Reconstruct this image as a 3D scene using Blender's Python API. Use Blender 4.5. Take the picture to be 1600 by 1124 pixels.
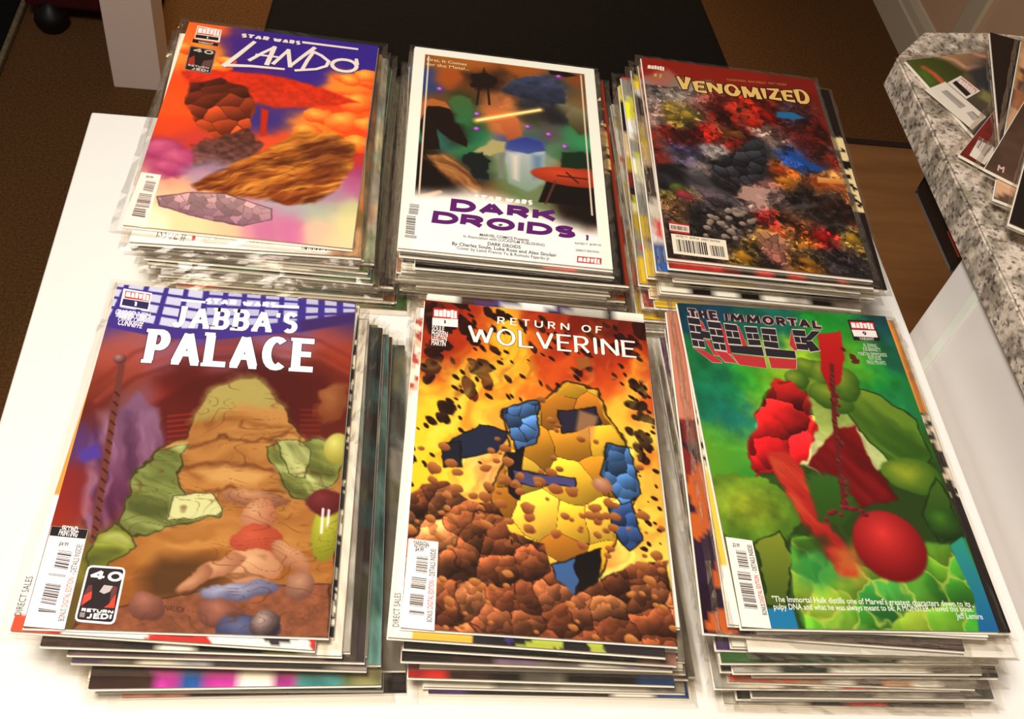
import bpy, bmesh, math, random
import numpy as np
from mathutils import Vector, Matrix

for _o in list(bpy.data.objects):
    bpy.data.objects.remove(_o, do_unlink=True)
SC = bpy.context.scene
COL = SC.collection

# ------------------------------------------------------------------ camera, world, light, exposure
cam_d = bpy.data.cameras.new('camera')
cam = bpy.data.objects.new('camera', cam_d)
COL.objects.link(cam)
cam_d.sensor_fit = 'HORIZONTAL'
cam_d.sensor_width = 36.0
cam_d.lens = 36.409
cam_d.clip_start = 0.02
RT = Vector((0.98648, -0.06052, 0.15225)); FWD = Vector((0.1570, 0.6159, -0.7720)).normalized()
RT = (RT - FWD * RT.dot(FWD)).normalized(); UPV = RT.cross(FWD)
cam.matrix_world = Matrix(((RT.x, UPV.x, -FWD.x, 0), (RT.y, UPV.y, -FWD.y, 0), (RT.z, UPV.z, -FWD.z, 1.385), (0, 0, 0, 1)))
SC.camera = cam

world = bpy.data.worlds.new('room_ambient')
SC.world = world
world.use_nodes = True
world.node_tree.nodes['Background'].inputs[0].default_value = (1.0, 0.80, 0.62, 1)
world.node_tree.nodes['Background'].inputs[1].default_value = 0.10


def area(name, loc, target, size, power, color):
    d = bpy.data.lights.new(name, 'AREA'); d.shape = 'DISK'; d.size = size; d.energy = power; d.color = color
    o = bpy.data.objects.new(name, d); COL.objects.link(o); o.location = loc
    o.rotation_euler = (Vector(target) - Vector(loc)).to_track_quat('-Z', 'Y').to_euler()
    return o


area('ceiling_lamp', (-0.25, 0.13, 2.05), (0.05, 0.46, 0.75), 0.40, 23.0, (1.0, 0.94, 0.86))
sp_d = bpy.data.lights.new('floor_spot', 'SPOT'); sp_d.energy = 150; sp_d.color = (1.0, 0.66, 0.34); sp_d.spot_size = math.radians(62); sp_d.spot_blend = 0.9; sp_d.shadow_soft_size = 0.12
sp = bpy.data.objects.new('floor_spot', sp_d); COL.objects.link(sp); sp.location = (-0.1, 3.5, 1.9)
sp.rotation_euler = (Vector((-0.15, 2.0, 0.0)) - Vector(sp.location)).to_track_quat('-Z', 'Y').to_euler()

SC.view_settings.view_transform = 'Standard'
SC.view_settings.look = 'None'
SC.view_settings.gamma = 1.0
SC.view_settings.use_curve_mapping = False
SC.view_settings.exposure = 0.0
try:
    SC.cycles.transparent_max_bounces = 48
except Exception:
    pass


# ------------------------------------------------------------------ helpers
def lin(c):
    c = np.asarray(c, float) / 255.0
    return np.where(c <= 0.04045, c / 12.92, ((c + 0.055) / 1.055) ** 2.4)


def lin4(c):
    l = lin(c)
    return (float(l[0]), float(l[1]), float(l[2]), 1.0)


def mat(name, rgb=(200, 200, 200), rough=0.5, spec=0.5, metal=0.0):
    m = bpy.data.materials.new(name); m.use_nodes = True
    b = m.node_tree.nodes['Principled BSDF']
    b.inputs['Base Color'].default_value = lin4(rgb)
    b.inputs['Roughness'].default_value = rough
    b.inputs['Specular IOR Level'].default_value = spec
    b.inputs['Metallic'].default_value = metal
    return m


def nd(m, typ, **kw):
    n = m.node_tree.nodes.new(typ)
    for k, v in kw.items():
        setattr(n, k, v)
    return n


def noise_mat(name, stops, scale, rough, spec=0.5, detail=6.0, bump=0.0, bscale=None, stretch=(1, 1, 1), bdist=0.001):
    """stops: list of (pos, rgb) driven by object-space noise"""
    m = mat(name, (200, 200, 200), rough, spec)
    L = m.node_tree.links; b = m.node_tree.nodes['Principled BSDF']
    tc = nd(m, 'ShaderNodeTexCoord'); mp = nd(m, 'ShaderNodeMapping'); mp.inputs['Scale'].default_value = stretch
    L.new(tc.outputs['Object'], mp.inputs['Vector'])
    nz = nd(m, 'ShaderNodeTexNoise'); nz.inputs['Scale'].default_value = scale; nz.inputs['Detail'].default_value = detail
    L.new(mp.outputs['Vector'], nz.inputs['Vector'])
    cr = nd(m, 'ShaderNodeValToRGB')
    while len(cr.color_ramp.elements) < len(stops):
        cr.color_ramp.elements.new(0.5)
    for e, (p, c) in zip(cr.color_ramp.elements, stops):
        e.position = p; e.color = lin4(c)
    L.new(nz.outputs['Fac'], cr.inputs['Fac']); L.new(cr.outputs['Color'], b.inputs['Base Color'])
    if bump:
        n2 = nd(m, 'ShaderNodeTexNoise'); n2.inputs['Scale'].default_value = bscale or scale * 2; n2.inputs['Detail'].default_value = 4
        L.new(mp.outputs['Vector'], n2.inputs['Vector'])
        bp = nd(m, 'ShaderNodeBump'); bp.inputs['Strength'].default_value = bump; bp.inputs['Distance'].default_value = bdist
        L.new(n2.outputs['Fac'], bp.inputs['Height']); L.new(bp.outputs['Normal'], b.inputs['Normal'])
    return m


def print_mat(name, rough):
    m = mat(name, (255, 255, 255), rough, 0.12)
    a = nd(m, 'ShaderNodeAttribute'); a.attribute_name = 'Col'
    m.node_tree.links.new(a.outputs['Color'], m.node_tree.nodes['Principled BSDF'].inputs['Base Color'])
    return m


def film_mat():
    m = bpy.data.materials.new('clear_plastic_film'); m.use_nodes = True
    t = m.node_tree; t.nodes.remove(t.nodes['Principled BSDF'])
    out = [n for n in t.nodes if n.type == 'OUTPUT_MATERIAL'][0]
    tr = t.nodes.new('ShaderNodeBsdfTransparent'); tr.inputs[0].default_value = (0.985, 0.975, 0.96, 1)
    gl = t.nodes.new('ShaderNodeBsdfGlossy'); gl.inputs['Roughness'].default_value = 0.07
    gl.inputs['Color'].default_value = (1, 0.98, 0.95, 1)
    fr = t.nodes.new('ShaderNodeFresnel'); fr.inputs['IOR'].default_value = 1.45
    nz = t.nodes.new('ShaderNodeTexNoise'); nz.inputs['Scale'].default_value = 60; nz.inputs['Detail'].default_value = 2
    tc = t.nodes.new('ShaderNodeTexCoord'); t.links.new(tc.outputs['Object'], nz.inputs['Vector'])
    bp = t.nodes.new('ShaderNodeBump'); bp.inputs['Strength'].default_value = 0.22; bp.inputs['Distance'].default_value = 0.002
    t.links.new(nz.outputs['Fac'], bp.inputs['Height'])
    t.links.new(bp.outputs['Normal'], gl.inputs['Normal'])
    mx = t.nodes.new('ShaderNodeMixShader')
    mm = t.nodes.new('ShaderNodeMath'); mm.operation = 'MULTIPLY'; mm.inputs[1].default_value = 0.32
    t.links.new(fr.outputs[0], mm.inputs[0]); t.links.new(mm.outputs[0], mx.inputs[0]); t.links.new(tr.outputs[0], mx.inputs[1]); t.links.new(gl.outputs[0], mx.inputs[2])
    df = t.nodes.new('ShaderNodeBsdfDiffuse'); df.inputs[0].default_value = (0.86, 0.78, 0.70, 1)
    m2 = t.nodes.new('ShaderNodeMixShader'); m2.inputs[0].default_value = 0.008
    t.links.new(mx.outputs[0], m2.inputs[1]); t.links.new(df.outputs[0], m2.inputs[2])
    t.links.new(m2.outputs[0], out.inputs['Surface'])
    return m


def add_box(bm, x0, x1, y0, y1, z0, z1):
    v = [bm.verts.new(p) for p in ((x0, y0, z0), (x1, y0, z0), (x1, y1, z0), (x0, y1, z0), (x0, y0, z1), (x1, y0, z1), (x1, y1, z1), (x0, y1, z1))]
    for f in ((3, 2, 1, 0), (4, 5, 6, 7), (0, 1, 5, 4), (1, 2, 6, 5), (2, 3, 7, 6), (3, 0, 4, 7)):
        bm.faces.new([v[i] for i in f])


def add_prism(bm, pts, z0, z1):
    a = [bm.verts.new((x, y, z0)) for x, y in pts]; b = [bm.verts.new((x, y, z1)) for x, y in pts]
    n = len(pts)
    bm.faces.new(a[::-1]); bm.faces.new(b)
    for i in range(n):
        bm.faces.new((a[i], a[(i + 1) % n], b[(i + 1) % n], b[i]))


def add_lathe(bm, prof, cx, cy, n=20):
    rings = []
    for r, z in prof:
        rings.append([bm.verts.new((cx + r * math.cos(2 * math.pi * i / n), cy + r * math.sin(2 * math.pi * i / n), z)) for i in range(n)])
    for a, b in zip(rings, rings[1:]):
        for i in range(n):
            bm.faces.new((a[i], a[(i + 1) % n], b[(i + 1) % n], b[i]))
    bm.faces.new(rings[0][::-1]); bm.faces.new(rings[-1])


def link(name, me, m, parent=None, loc=None, smooth=False):
    o = bpy.data.objects.new(name, me); COL.objects.link(o)
    if m is not None and not me.materials:
        me.materials.append(m)
    if parent is not None:
        o.parent = parent
    if loc is not None:
        o.location = loc
    if smooth:
        for p in me.polygons:
            p.use_smooth = True
    return o


def obj(name, bm, m, parent=None, loc=None, bevel=0.0, segs=2, smooth=False):
    if bevel:
        bmesh.ops.bevel(bm, geom=bm.edges[:], offset=bevel, segments=segs, affect='EDGES', profile=0.6)
    bmesh.ops.recalc_face_normals(bm, faces=bm.faces)
    me = bpy.data.meshes.new(name); bm.to_mesh(me); bm.free()
    return link(name, me, m, parent, loc, smooth)


def tag(o, label=None, cat=None, group=None, kind=None):
    if label: o['label'] = label
    if cat: o['category'] = cat
    if group: o['group'] = group
    if kind: o['kind'] = kind
    return o


def empty(name, loc, rz=0.0):
    o = bpy.data.objects.new(name, None); COL.objects.link(o)
    o.empty_display_size = 0.02; o.location = loc; o.rotation_euler = (0, 0, rz)
    return o


def set_col(me, cols, domain='POINT'):
    at = me.color_attributes.new('Col', 'FLOAT_COLOR', domain)
    arr = np.ones((len(cols), 4), np.float32); arr[:, :3] = cols
    at.data.foreach_set('color', arr.ravel())


# ------------------------------------------------------------------ materials
PRINT = print_mat('printed_cover', 0.42)
INK = print_mat('printed_ink', 0.45)
FILM = film_mat()
PAPER = mat('page_paper', (236, 226, 208), 0.7, 0.2)
BOARD = mat('backing_card', (246, 242, 232), 0.6, 0.25)
TABLE = noise_mat('white_table_laminate', [(0.0, (243, 238, 230)), (1.0, (249, 246, 240))], 3.0, 0.38, 0.4)
WHITE = noise_mat('white_panel_paint', [(0.0, (244, 236, 230)), (1.0, (248, 241, 235))], 6.0, 0.3, 0.5)
WHITE_REFL = mat('panel_reflection_white', (248, 250, 236), 0.25, 0.5)
WALLP = noise_mat('wall_paint', [(0.0, (228, 190, 154)), (1.0, (234, 196, 160))], 3.0, 0.6, 0.3)
TRIM = mat('trim_paint', (222, 206, 178), 0.45, 0.4)
CARPET = noise_mat('brown_carpet', [(0.25, (78, 52, 29)), (0.5, (102, 70, 40)), (0.75, (124, 86, 50))], 220.0, 0.95, 0.1, 5, 0.6, 500)
LAMINATE = noise_mat('glossy_brown_floor', [(0.3, (142, 98, 56)), (0.7, (166, 118, 70))], 4.0, 0.16, 0.6, 8, stretch=(1, 6, 1))
POSTW = noise_mat('white_post_paint', [(0.0, (242, 218, 202)), (1.0, (247, 224, 210))], 5.0, 0.5, 0.4)
BLACKF = noise_mat('black_upholstery', [(0.3, (12, 9, 9)), (0.7, (20, 15, 14))], 160.0, 0.9, 0.15, 4, 0.3, 400)
BLACKR = noise_mat('black_rug_pile', [(0.3, (16, 15, 17)), (0.7, (28, 26, 28))], 200.0, 0.95, 0.1, 4, 0.5, 500)
PIPING = noise_mat('rug_binding', [(0.3, (104, 92, 70)), (0.7, (140, 124, 96))], 120.0, 0.9, 0.1)
DARKG = mat('dark_gloss', (34, 20, 16), 0.14, 0.6)
RED_REFL = mat('rail_reflection_red', (190, 62, 44), 0.25, 0.5)
DARKRED = noise_mat('dark_red_lacquer', [(0.3, (56, 16, 20)), (0.7, (74, 22, 26))], 20.0, 0.4, 0.4)
BLACKP = mat('black_plastic', (13, 11, 12), 0.5, 0.4)


def granite_mat():
    m = mat('speckled_granite', (200, 190, 170), 0.32, 0.4)
    L = m.node_tree.links; b = m.node_tree.nodes['Principled BSDF']
    tc = nd(m, 'ShaderNodeTexCoord')

    def ramp(stops):
        r = nd(m, 'ShaderNodeValToRGB')
        while len(r.color_ramp.elements) < len(stops):
            r.color_ramp.elements.new(0.5)
        for e, (p, c) in zip(r.color_ramp.elements, stops):
            e.position = p; e.color = lin4(c)
        return r
    n1 = nd(m, 'ShaderNodeTexNoise'); n1.inputs['Scale'].default_value = 150; n1.inputs['Detail'].default_value = 4; n1.inputs['Roughness'].default_value = 0.6
    n2 = nd(m, 'ShaderNodeTexNoise'); n2.inputs['Scale'].default_value = 230; n2.inputs['Detail'].default_value = 3
    n3 = nd(m, 'ShaderNodeTexNoise'); n3.inputs['Scale'].default_value = 60; n3.inputs['Detail'].default_value = 3
    for n in (n1, n2, n3):
        L.new(tc.outputs['Object'], n.inputs['Vector'])
    r1 = ramp([(0.30, (150, 136, 126)), (0.45, (212, 194, 178)), (0.55, (236, 220, 200)), (0.7, (220, 194, 182))])
    L.new(n1.outputs['Fac'], r1.inputs['Fac'])
    r2 = ramp([(0.34, (60, 60, 60)), (0.46, (255, 255, 255))]); L.new(n2.outputs['Fac'], r2.inputs['Fac'])
    r3 = ramp([(0.40, (124, 124, 108)), (0.56, (255, 255, 255))]); L.new(n3.outputs['Fac'], r3.inputs['Fac'])
    mx = nd(m, 'ShaderNodeMixRGB'); mx.blend_type = 'MIX'
    L.new(r2.outputs['Color'], mx.inputs['Fac'])
    mx.inputs['Color1'].default_value = lin4((112, 98, 94)); L.new(r1.outputs['Color'], mx.inputs['Color2'])
    mu = nd(m, 'ShaderNodeMixRGB'); mu.blend_type = 'MULTIPLY'; mu.inputs['Fac'].default_value = 0.7
    L.new(mx.outputs['Color'], mu.inputs['Color1']); L.new(r3.outputs['Color'], mu.inputs['Color2'])
    L.new(mu.outputs['Color'], b.inputs['Base Color'])
    return m


GRANITE = granite_mat()

# ------------------------------------------------------------------ the room
bm = bmesh.new(); add_box(bm, -3.0, 1.36, -1.2, 5.0, -0.06, 0.0)
tag(obj('floor', bm, CARPET), kind='structure')
bm = bmesh.new(); add_box(bm, 0.62, 1.33, -0.6, 1.765, 0.0005, 0.006)
tag(obj('floor', bm, LAMINATE), kind='structure')
bm = bmesh.new(); add_box(bm, 0.62, 1.33, 1.765, 1.785, 0.0005, 0.008)
tag(obj('trim_1', bm, DARKG, bevel=0.002), kind='structure')
bm = bmesh.new(); add_box(bm, 1.345, 1.45, -1.2, 5.0, 0.0, 2.6)
tag(obj('wall_right', bm, WALLP), kind='structure')
bm = bmesh.new()
add_prism(bm, [(0, 0), (0, 0.075), (0.004, 0.08), (0.006, 0.10), (0.012, 0.115), (0.016, 0.12), (0.016, 0)], -1.2, 5.0)
o = obj('baseboard_right', bm, TRIM); tag(o, kind='structure')
o.matrix_world = Matrix(((1, 0, 0, 1.329), (0, 0, -1, 3.8), (0, 1, 0, 0.0), (0, 0, 0, 1)))
bm = bmesh.new(); add_box(bm, 1.331, 1.3449, 1.925, 1.995, 0.1205, 2.3)
tag(obj('trim_2', bm, TRIM, bevel=0.004), kind='structure')
bm = bmesh.new(); add_box(bm, -3.0, 1.36, 5.0, 5.1, 0.0, 2.6)
tag(obj('wall_back', bm, WALLP), kind='structure')

# ------------------------------------------------------------------ the white table
TBL = empty('table', (0.12, 0.42, 0.0)); tag(TBL, 'plain white table with square legs carrying the six piles of comics', 'table')
TX0, TX1, TY0, TY1 = -0.236, 0.487, 0.02, 0.767
bm = bmesh.new(); add_box(bm, TX0 - 0.12, TX1 - 0.12, TY0 - 0.42, TY1 - 0.42, 0.705, 0.75)
obj('tabletop', bm, TABLE, TBL, bevel=0.0025, segs=3)
for lx in (TX0 + 0.03, TX1 - 0.03):
    for ly in (TY0 + 0.03, TY1 - 0.03):
        bm = bmesh.new(); add_box(bm, lx - 0.145, lx - 0.095, ly - 0.445, ly - 0.395, 0.0, 0.705)
        obj('leg', bm, TABLE, TBL, bevel=0.002)

# ------------------------------------------------------------------ white post, rug, cabinet foot, bench
bm = bmesh.new(); add_box(bm, -0.047, 0.047, -0.047, 0.047, 0.0, 1.05)
o = obj('post', bm, POSTW, loc=(-0.439, 1.800, 0.0), bevel=0.003)
tag(o, 'square white wooden post standing on the brown carpet behind the table', 'post')

RUG = empty('rug', (-1.2, 2.2, 0.0)); tag(RUG, 'black rug with a pale bound edge lying on the brown carpet', 'rug')
bm = bmesh.new(); add_box(bm, -0.9, 0.488, -1.1, 1.2, 0.001, 0.013); obj('rug_pile', bm, BLACKR, RUG, bevel=0.003)
bm = bmesh.new(); add_box(bm, 0.489, 0.500, -1.1, 1.2, 0.001, 0.017); obj('rug_binding', bm, PIPING, RUG, bevel=0.004, segs=3)

CAB = empty('cabinet', (-0.55, 2.05, 0.0)); tag(CAB, 'dark red cabinet on round black feet beside the black rug', 'cabinet')
bm = bmesh.new(); add_box(bm, -0.13, 0.13, -0.13, 0.15, 0.055, 0.55); obj('body', bm, DARKRED, CAB, bevel=0.008)
for fx, fy in ((-0.085, -0.125), (0.10, -0.10), (-0.10, 0.12), (0.10, 0.12)):
    bm = bmesh.new(); add_lathe(bm, [(0.012, 0.0), (0.026, 0.008), (0.034, 0.025), (0.030, 0.045), (0.016, 0.058), (0.010, 0.066)], fx, fy, 18)
    obj('foot', bm, BLACKP, CAB, smooth=True)

BEN = empty('bench', (0.215, 1.52, 0.0)); tag(BEN, 'black upholstered bench standing behind the back piles of comics', 'bench')
bm = bmesh.new(); add_prism(bm, [(-0.365, -0.27), (0.365, -0.27), (0.325, 0.30), (-0.320, 0.30)], 0.36, 0.47)
obj('seat_cushion', bm, BLACKF, BEN, bevel=0.018, segs=3)
bm = bmesh.new(); add_box(bm, -0.31, 0.31, -0.25, 0.28, 0.30, 0.36); obj('seat_frame', bm, BLACKP, BEN, bevel=0.004)
for lx in (-0.28, 0.28):
    for ly in (-0.22, 0.25):
        bm = bmesh.new(); add_box(bm, lx - 0.02, lx + 0.02, ly - 0.02, ly + 0.02, 0.0, 0.30); obj('leg', bm, BLACKP, BEN, bevel=0.003)

# ------------------------------------------------------------------ the granite counter
CNT = empty('counter', (0.8, 0.4, 0.0)); tag(CNT, 'breakfast counter with speckled granite top on a white end panel', 'counter')
bm = bmesh.new()
gp = [(0.493, -0.25), (0.493, 0.795), (0.534, 0.838), (0.61, 0.849), (1.12, 0.849), (1.12, -0.25)]
add_prism(bm, [(x - 0.8, y - 0.4) for x, y in gp], 0.836, 0.8672)
obj('countertop_edge', bm, GRANITE, CNT, bevel=0.0012, segs=1)
bm = bmesh.new()
add_prism(bm, [(x - 0.8 + (0.0016 if x < 0.5 else 0.0008), y - 0.4 - 0.0008) for x, y in gp], 0.8668, 0.8676)
obj('joint', bm, DARKG, CNT)
bm = bmesh.new()
add_prism(bm, [(x - 0.8 + (0.0006 if x < 0.5 else 0), y - 0.4) for x, y in gp], 0.8676, 0.87)
obj('countertop', bm, GRANITE, CNT, bevel=0.0006, segs=1)
bm = bmesh.new(); add_box(bm, 0.4985 - 0.8, 0.516 - 0.8, -0.6, 0.571 - 0.4, 0.0, 0.836); obj('end_panel', bm, WHITE, CNT, bevel=0.001)
bm = bmesh.new(); add_box(bm, 0.497 - 0.8, 0.4985 - 0.8, 0.527 - 0.4, 0.537 - 0.4, 0.0, 0.835); obj('reflection_strip', bm, WHITE_REFL, CNT, bevel=0.0006)  # bright reflection streak on the panel, built as a paler raised strip
bm = bmesh.new(); add_box(bm, 0.5005 - 0.8, 0.53 - 0.8, 0.573 - 0.4, 0.679 - 0.4, 0.806, 0.836); ra = obj('support_rail', bm, DARKG, CNT, bevel=0.006, segs=3)
bm = bmesh.new(); add_box(bm, 0.4985 - 0.8, 0.5005 - 0.8, 0.576 - 0.4, 0.606 - 0.4, 0.8275, 0.8296); tag(obj('reflection', bm, RED_REFL, ra, bevel=0.0006), 'thin painted red reflection on the dark rail')  # red reflection in the glossy rail, built as a coloured sliver

# ------------------------------------------------------------------ artwork engine (flat print as vertex colour on a fine sheet)
CW, CH = 16.8, 25.88          # cover size in cm, x to the right, y down


def vnoise(x, y, seed):
    xi = np.floor(x).astype(np.int64); yi = np.floor(y).astype(np.int64)
    fx = x - xi; fy = y - yi
    fx = fx * fx * (3 - 2 * fx); fy = fy * fy * (3 - 2 * fy)

    def h(a, b):
        n = (a * 374761393 + b * 668265263 + seed * 974711) & 0x7fffffff
        n = ((n ^ (n >> 13)) * 1274126177) & 0x7fffffff
        return ((n ^ (n >> 16)) & 0xffff) / 65535.0
    return (h(xi, yi) * (1 - fx) + h(xi + 1, yi) * fx) * (1 - fy) + (h(xi, yi + 1) * (1 - fx) + h(xi + 1, yi + 1) * fx) * fy


def fbm(x, y, seed, octv=4):
    s = 0; a = 0.5; t = 0
    for k in range(octv):
        s = s + a * vnoise(x * 2 ** k + 17 * k, y * 2 ** k - 9 * k, seed + k); t += a; a *= 0.5
    return s / t


def seg_d(X, Y, a, b):
    dx, dy = b[0] - a[0], b[1] - a[1]
    L = dx * dx + dy * dy + 1e-12
    t = np.clip(((X - a[0]) * dx + (Y - a[1]) * dy) / L, 0, 1)
    return np.hypot(X - a[0] - t * dx, Y - a[1] - t * dy), t


class Art:
    def __init__(s, nx, ny, w=CW, h=CH):
        s.nx, s.ny, s.w, s.h = nx, ny, w, h
        gx, gy = np.meshgrid(np.linspace(0, w, nx), np.linspace(0, h, ny))
        s.X = gx.ravel(); s.Y = gy.ravel()
        s.c = np.full((nx * ny, 3), 255.0)

    def mix(s, m, rgb):
        s.c += (np.asarray(rgb, float) - s.c) * np.clip(m, 0, 1)[:, None]

    def warp(s, amp, freq, seed):
        if not amp:
            return s.X, s.Y
        return (s.X + amp * 2 * (fbm(s.X * freq, s.Y * freq, seed, 3) - 0.5), s.Y + amp * 2 * (fbm(s.X * freq + 50, s.Y * freq, seed + 9, 3) - 0.5))

    def inside(s, pts, X, Y):
        n = len(pts); ins = np.zeros(X.shape, bool); d = np.full(X.shape, 1e9)
        for i in range(n):
            (x0, y0), (x1, y1) = pts[i], pts[(i + 1) % n]
            c = ((y0 > Y) != (y1 > Y)) & (X < (x1 - x0) * (Y - y0) / ((y1 - y0) if y1 != y0 else 1e-9) + x0)
            ins ^= c
            d = np.minimum(d, seg_d(X, Y, pts[i], pts[(i + 1) % n])[0])
        return np.where(ins, -d, d)

    def rbf(s, pts, sig=1.2, wamp=0.5):
        X, Y = s.warp(wamp, 0.8, 3)
        W = np.zeros(X.shape); A = np.zeros((X.size, 3))
        for x, y, r, g, b in pts:
            d2 = (X - x) ** 2 + (Y - y) ** 2
            w = np.exp(-d2 / (2 * sig * sig)) + 1e-4 / (d2 * d2 + 0.05)
            W += w; A += w[:, None] * np.array((r, g, b), float)
        s.c = A / W[:, None]

    def poly(s, pts, rgb, soft=0.12, wamp=0.0, wf=1.0, rgb2=None, tex=0.0, line=None, lw=0.0, alpha=1.0):
        X, Y = s.warp(wamp, wf, 11)
        d = s.inside(pts, X, Y)
        m = np.clip(0.5 - d / max(soft, 1e-3), 0, 1) * alpha
        col = np.asarray(rgb, float)[None, :]
        if rgb2 is not None:
            ys = [p[1] for p in pts]; t = np.clip((s.Y - min(ys)) / (max(ys) - min(ys)), 0, 1)[:, None]
            col = col * (1 - t) + np.asarray(rgb2, float) * t
        if tex:
            col = col * (1 + tex * 2 * (fbm(s.X * 2.2, s.Y * 2.2, 23) - 0.5))[:, None]
        s.c += (col - s.c) * m[:, None]
        if line is not None:
            s.mix(np.clip(1 - np.abs(d) / lw, 0, 1) * 0.9, line)

    def ell(s, cx, cy, rx, ry, rot, hi, lo, soft=0.15, wamp=0.0, ox=-0.3, oy=-0.35, alpha=1.0):
        X, Y = s.warp(wamp, 1.2, 31)
        ca, sa = math.cos(rot), math.sin(rot)
        u = ((X - cx) * ca + (Y - cy) * sa) / rx; v = (-(X - cx) * sa + (Y - cy) * ca) / ry
        r = np.hypot(u, v); m = np.clip(0.5 - (r - 1) * min(rx, ry) / soft, 0, 1) * alpha
        t = np.clip(np.hypot(u - ox, v - oy) / 1.35, 0, 1)[:, None]
        col = np.asarray(hi, float) * (1 - t) + np.asarray(lo, float) * t
        s.c += (col - s.c) * m[:, None]

    def stroke(s, pts, w, rgb, soft=0.08, w1=None, wamp=0.0, alpha=1.0):
        X, Y = s.warp(wamp, 1.0, 41)
        n = len(pts) - 1; m = np.zeros(X.shape)
        for i in range(n):
            d, t = seg_d(X, Y, pts[i], pts[i + 1])
            ww = w if w1 is None else w + (w1 - w) * (i + t) / n
            m = np.maximum(m, np.clip(0.5 - (d - ww / 2) / soft, 0, 1))
        s.mix(m * alpha, rgb)

    def cells(s, pts, size, pal=None, jit=0.0, line=0.0, lrgb=(30, 20, 18), seed=1, rock=False, wamp=0.15, shade=0.5):
        rng = np.random.RandomState(seed)
        xs = [p[0] for p in pts]; ys = [p[1] for p in pts]
        x0, x1, y0, y1 = min(xs), max(xs), min(ys), max(ys)
        nx = max(2, int((x1 - x0) / size) + 2); ny = max(2, int((y1 - y0) / size) + 2)
        gx, gy = np.meshgrid(np.arange(nx), np.arange(ny))
        sx = (x0 - size / 2 + (gx + rng.rand(ny, nx)) * size).ravel(); sy = (y0 - size / 2 + (gy + rng.rand(ny, nx)) * size).ravel()
        d = s.inside(pts, *s.warp(0.25, 1.0, 5)); idx = np.where(d < 0.05)[0]
        Xw, Yw = s.warp(wamp, 1.5 / max(size, 0.3), 61)
        X = Xw[idx]; Y = Yw[idx]
        d1 = np.full(idx.size, 1e9); d2 = np.full(idx.size, 1e9); k1 = np.zeros(idx.size, int)
        for k in range(sx.size):
            dd = np.hypot(X - sx[k], Y - sy[k])
            c = dd < d1
            d2 = np.where(c, d1, np.minimum(d2, dd)); k1 = np.where(c, k, k1); d1 = np.where(c, dd, d1)
        if pal is not None:
            pc = np.asarray(pal, float)[rng.randint(0, len(pal), sx.size)]
            col = pc[k1]
        else:
            col = s.c[idx].copy()
        if jit:
            col = col * (1 + jit * (rng.rand(sx.size) * 2 - 1))[k1][:, None]
        if rock:
            lx = (X - sx[k1]) / size; ly = (Y - sy[k1]) / size
            col = col * np.clip(1.0 - shade * (lx * 0.5 + ly * 1.0), 0.45, 1.45)[:, None]
        if line:
            e = np.clip(1 - (d2 - d1) / (2 * line), 0, 1)[:, None]
            col = col + (np.asarray(lrgb, float) - col) * e * 0.9
        m = np.clip(0.5 - d[idx] / 0.12, 0, 1)[:, None]
        s.c[idx] += (col - s.c[idx]) * m

    def spots(s, pts, n, r0, r1, el, ang, rgb, seed=1, soft=0.07, hi=None, bunch=1):
        rng = np.random.RandomState(seed)
        xs = [p[0] for p in pts]; ys = [p[1] for p in pts]; done = 0; tries = 0
        while done < n and tries < n * 20:
            tries += 1
            x = rng.uniform(min(xs), max(xs)); y = rng.uniform(min(ys), max(ys))
            if s.inside(pts, np.array([x]), np.array([y]))[0] > 0:
                continue
            done += 1
            for b in range(bunch):
                r = rng.uniform(r0, r1); a = ang + rng.uniform(-0.3, 0.3)
                bx = x + (rng.uniform(-1, 1) * r1 * 1.6 if b else 0); by = y + (rng.uniform(-1, 1) * r1 * 1.6 if b else 0)
                sel = np.where((np.abs(s.X - bx) < r * el + 0.4) & (np.abs(s.Y - by) < r * el + 0.4))[0]
                if not sel.size:
                    continue
                X = s.X[sel] - bx; Y = s.Y[sel] - by
                u = (X * math.cos(a) + Y * math.sin(a)) / el; v = -X * math.sin(a) + Y * math.cos(a)
                q = np.hypot(u, v) + r * 0.5 * (vnoise(X * 3 + x * 7, Y * 3 + y * 5, seed) - 0.5)
                m = np.clip(0.5 - (q - r) / soft, 0, 1)[:, None]
                col = np.asarray(rgb, float)
                if hi is not None:
                    t = np.clip(0.5 - (v + u * 0.5) / (2.2 * r), 0, 1)[:, None]
                    col = col * (1 - t) + np.asarray(hi, float) * t
                s.c[sel] += (col - s.c[sel]) * m

    def strands(s, pts, ang, freq, dark, light, seed=1, amt=0.7, wave=0.6):
        d = s.inside(pts, s.X, s.Y); m = np.clip(0.5 - d / 0.5, 0, 1)
        X, Y = s.warp(wave, 0.5, seed)
        u = X * math.cos(ang) + Y * math.sin(ang); v = -X * math.sin(ang) + Y * math.cos(ang)
        n = fbm(u * freq * 0.16, v * freq, seed, 3)
        t = np.clip((n - 0.5) * 3.5, -1, 1)
        s.mix(m * np.clip(t, 0, 1) * amt, light); s.mix(m * np.clip(-t, 0, 1) * amt, dark)

    def tex(s, pts, amp, freq, seed=7):
        d = s.inside(pts, s.X, s.Y); m = np.clip(0.5 - d / 0.3, 0, 1)
        s.c *= (1 + amp * 2 * m * (fbm(s.X * freq, s.Y * freq, seed) - 0.5))[:, None]

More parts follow.
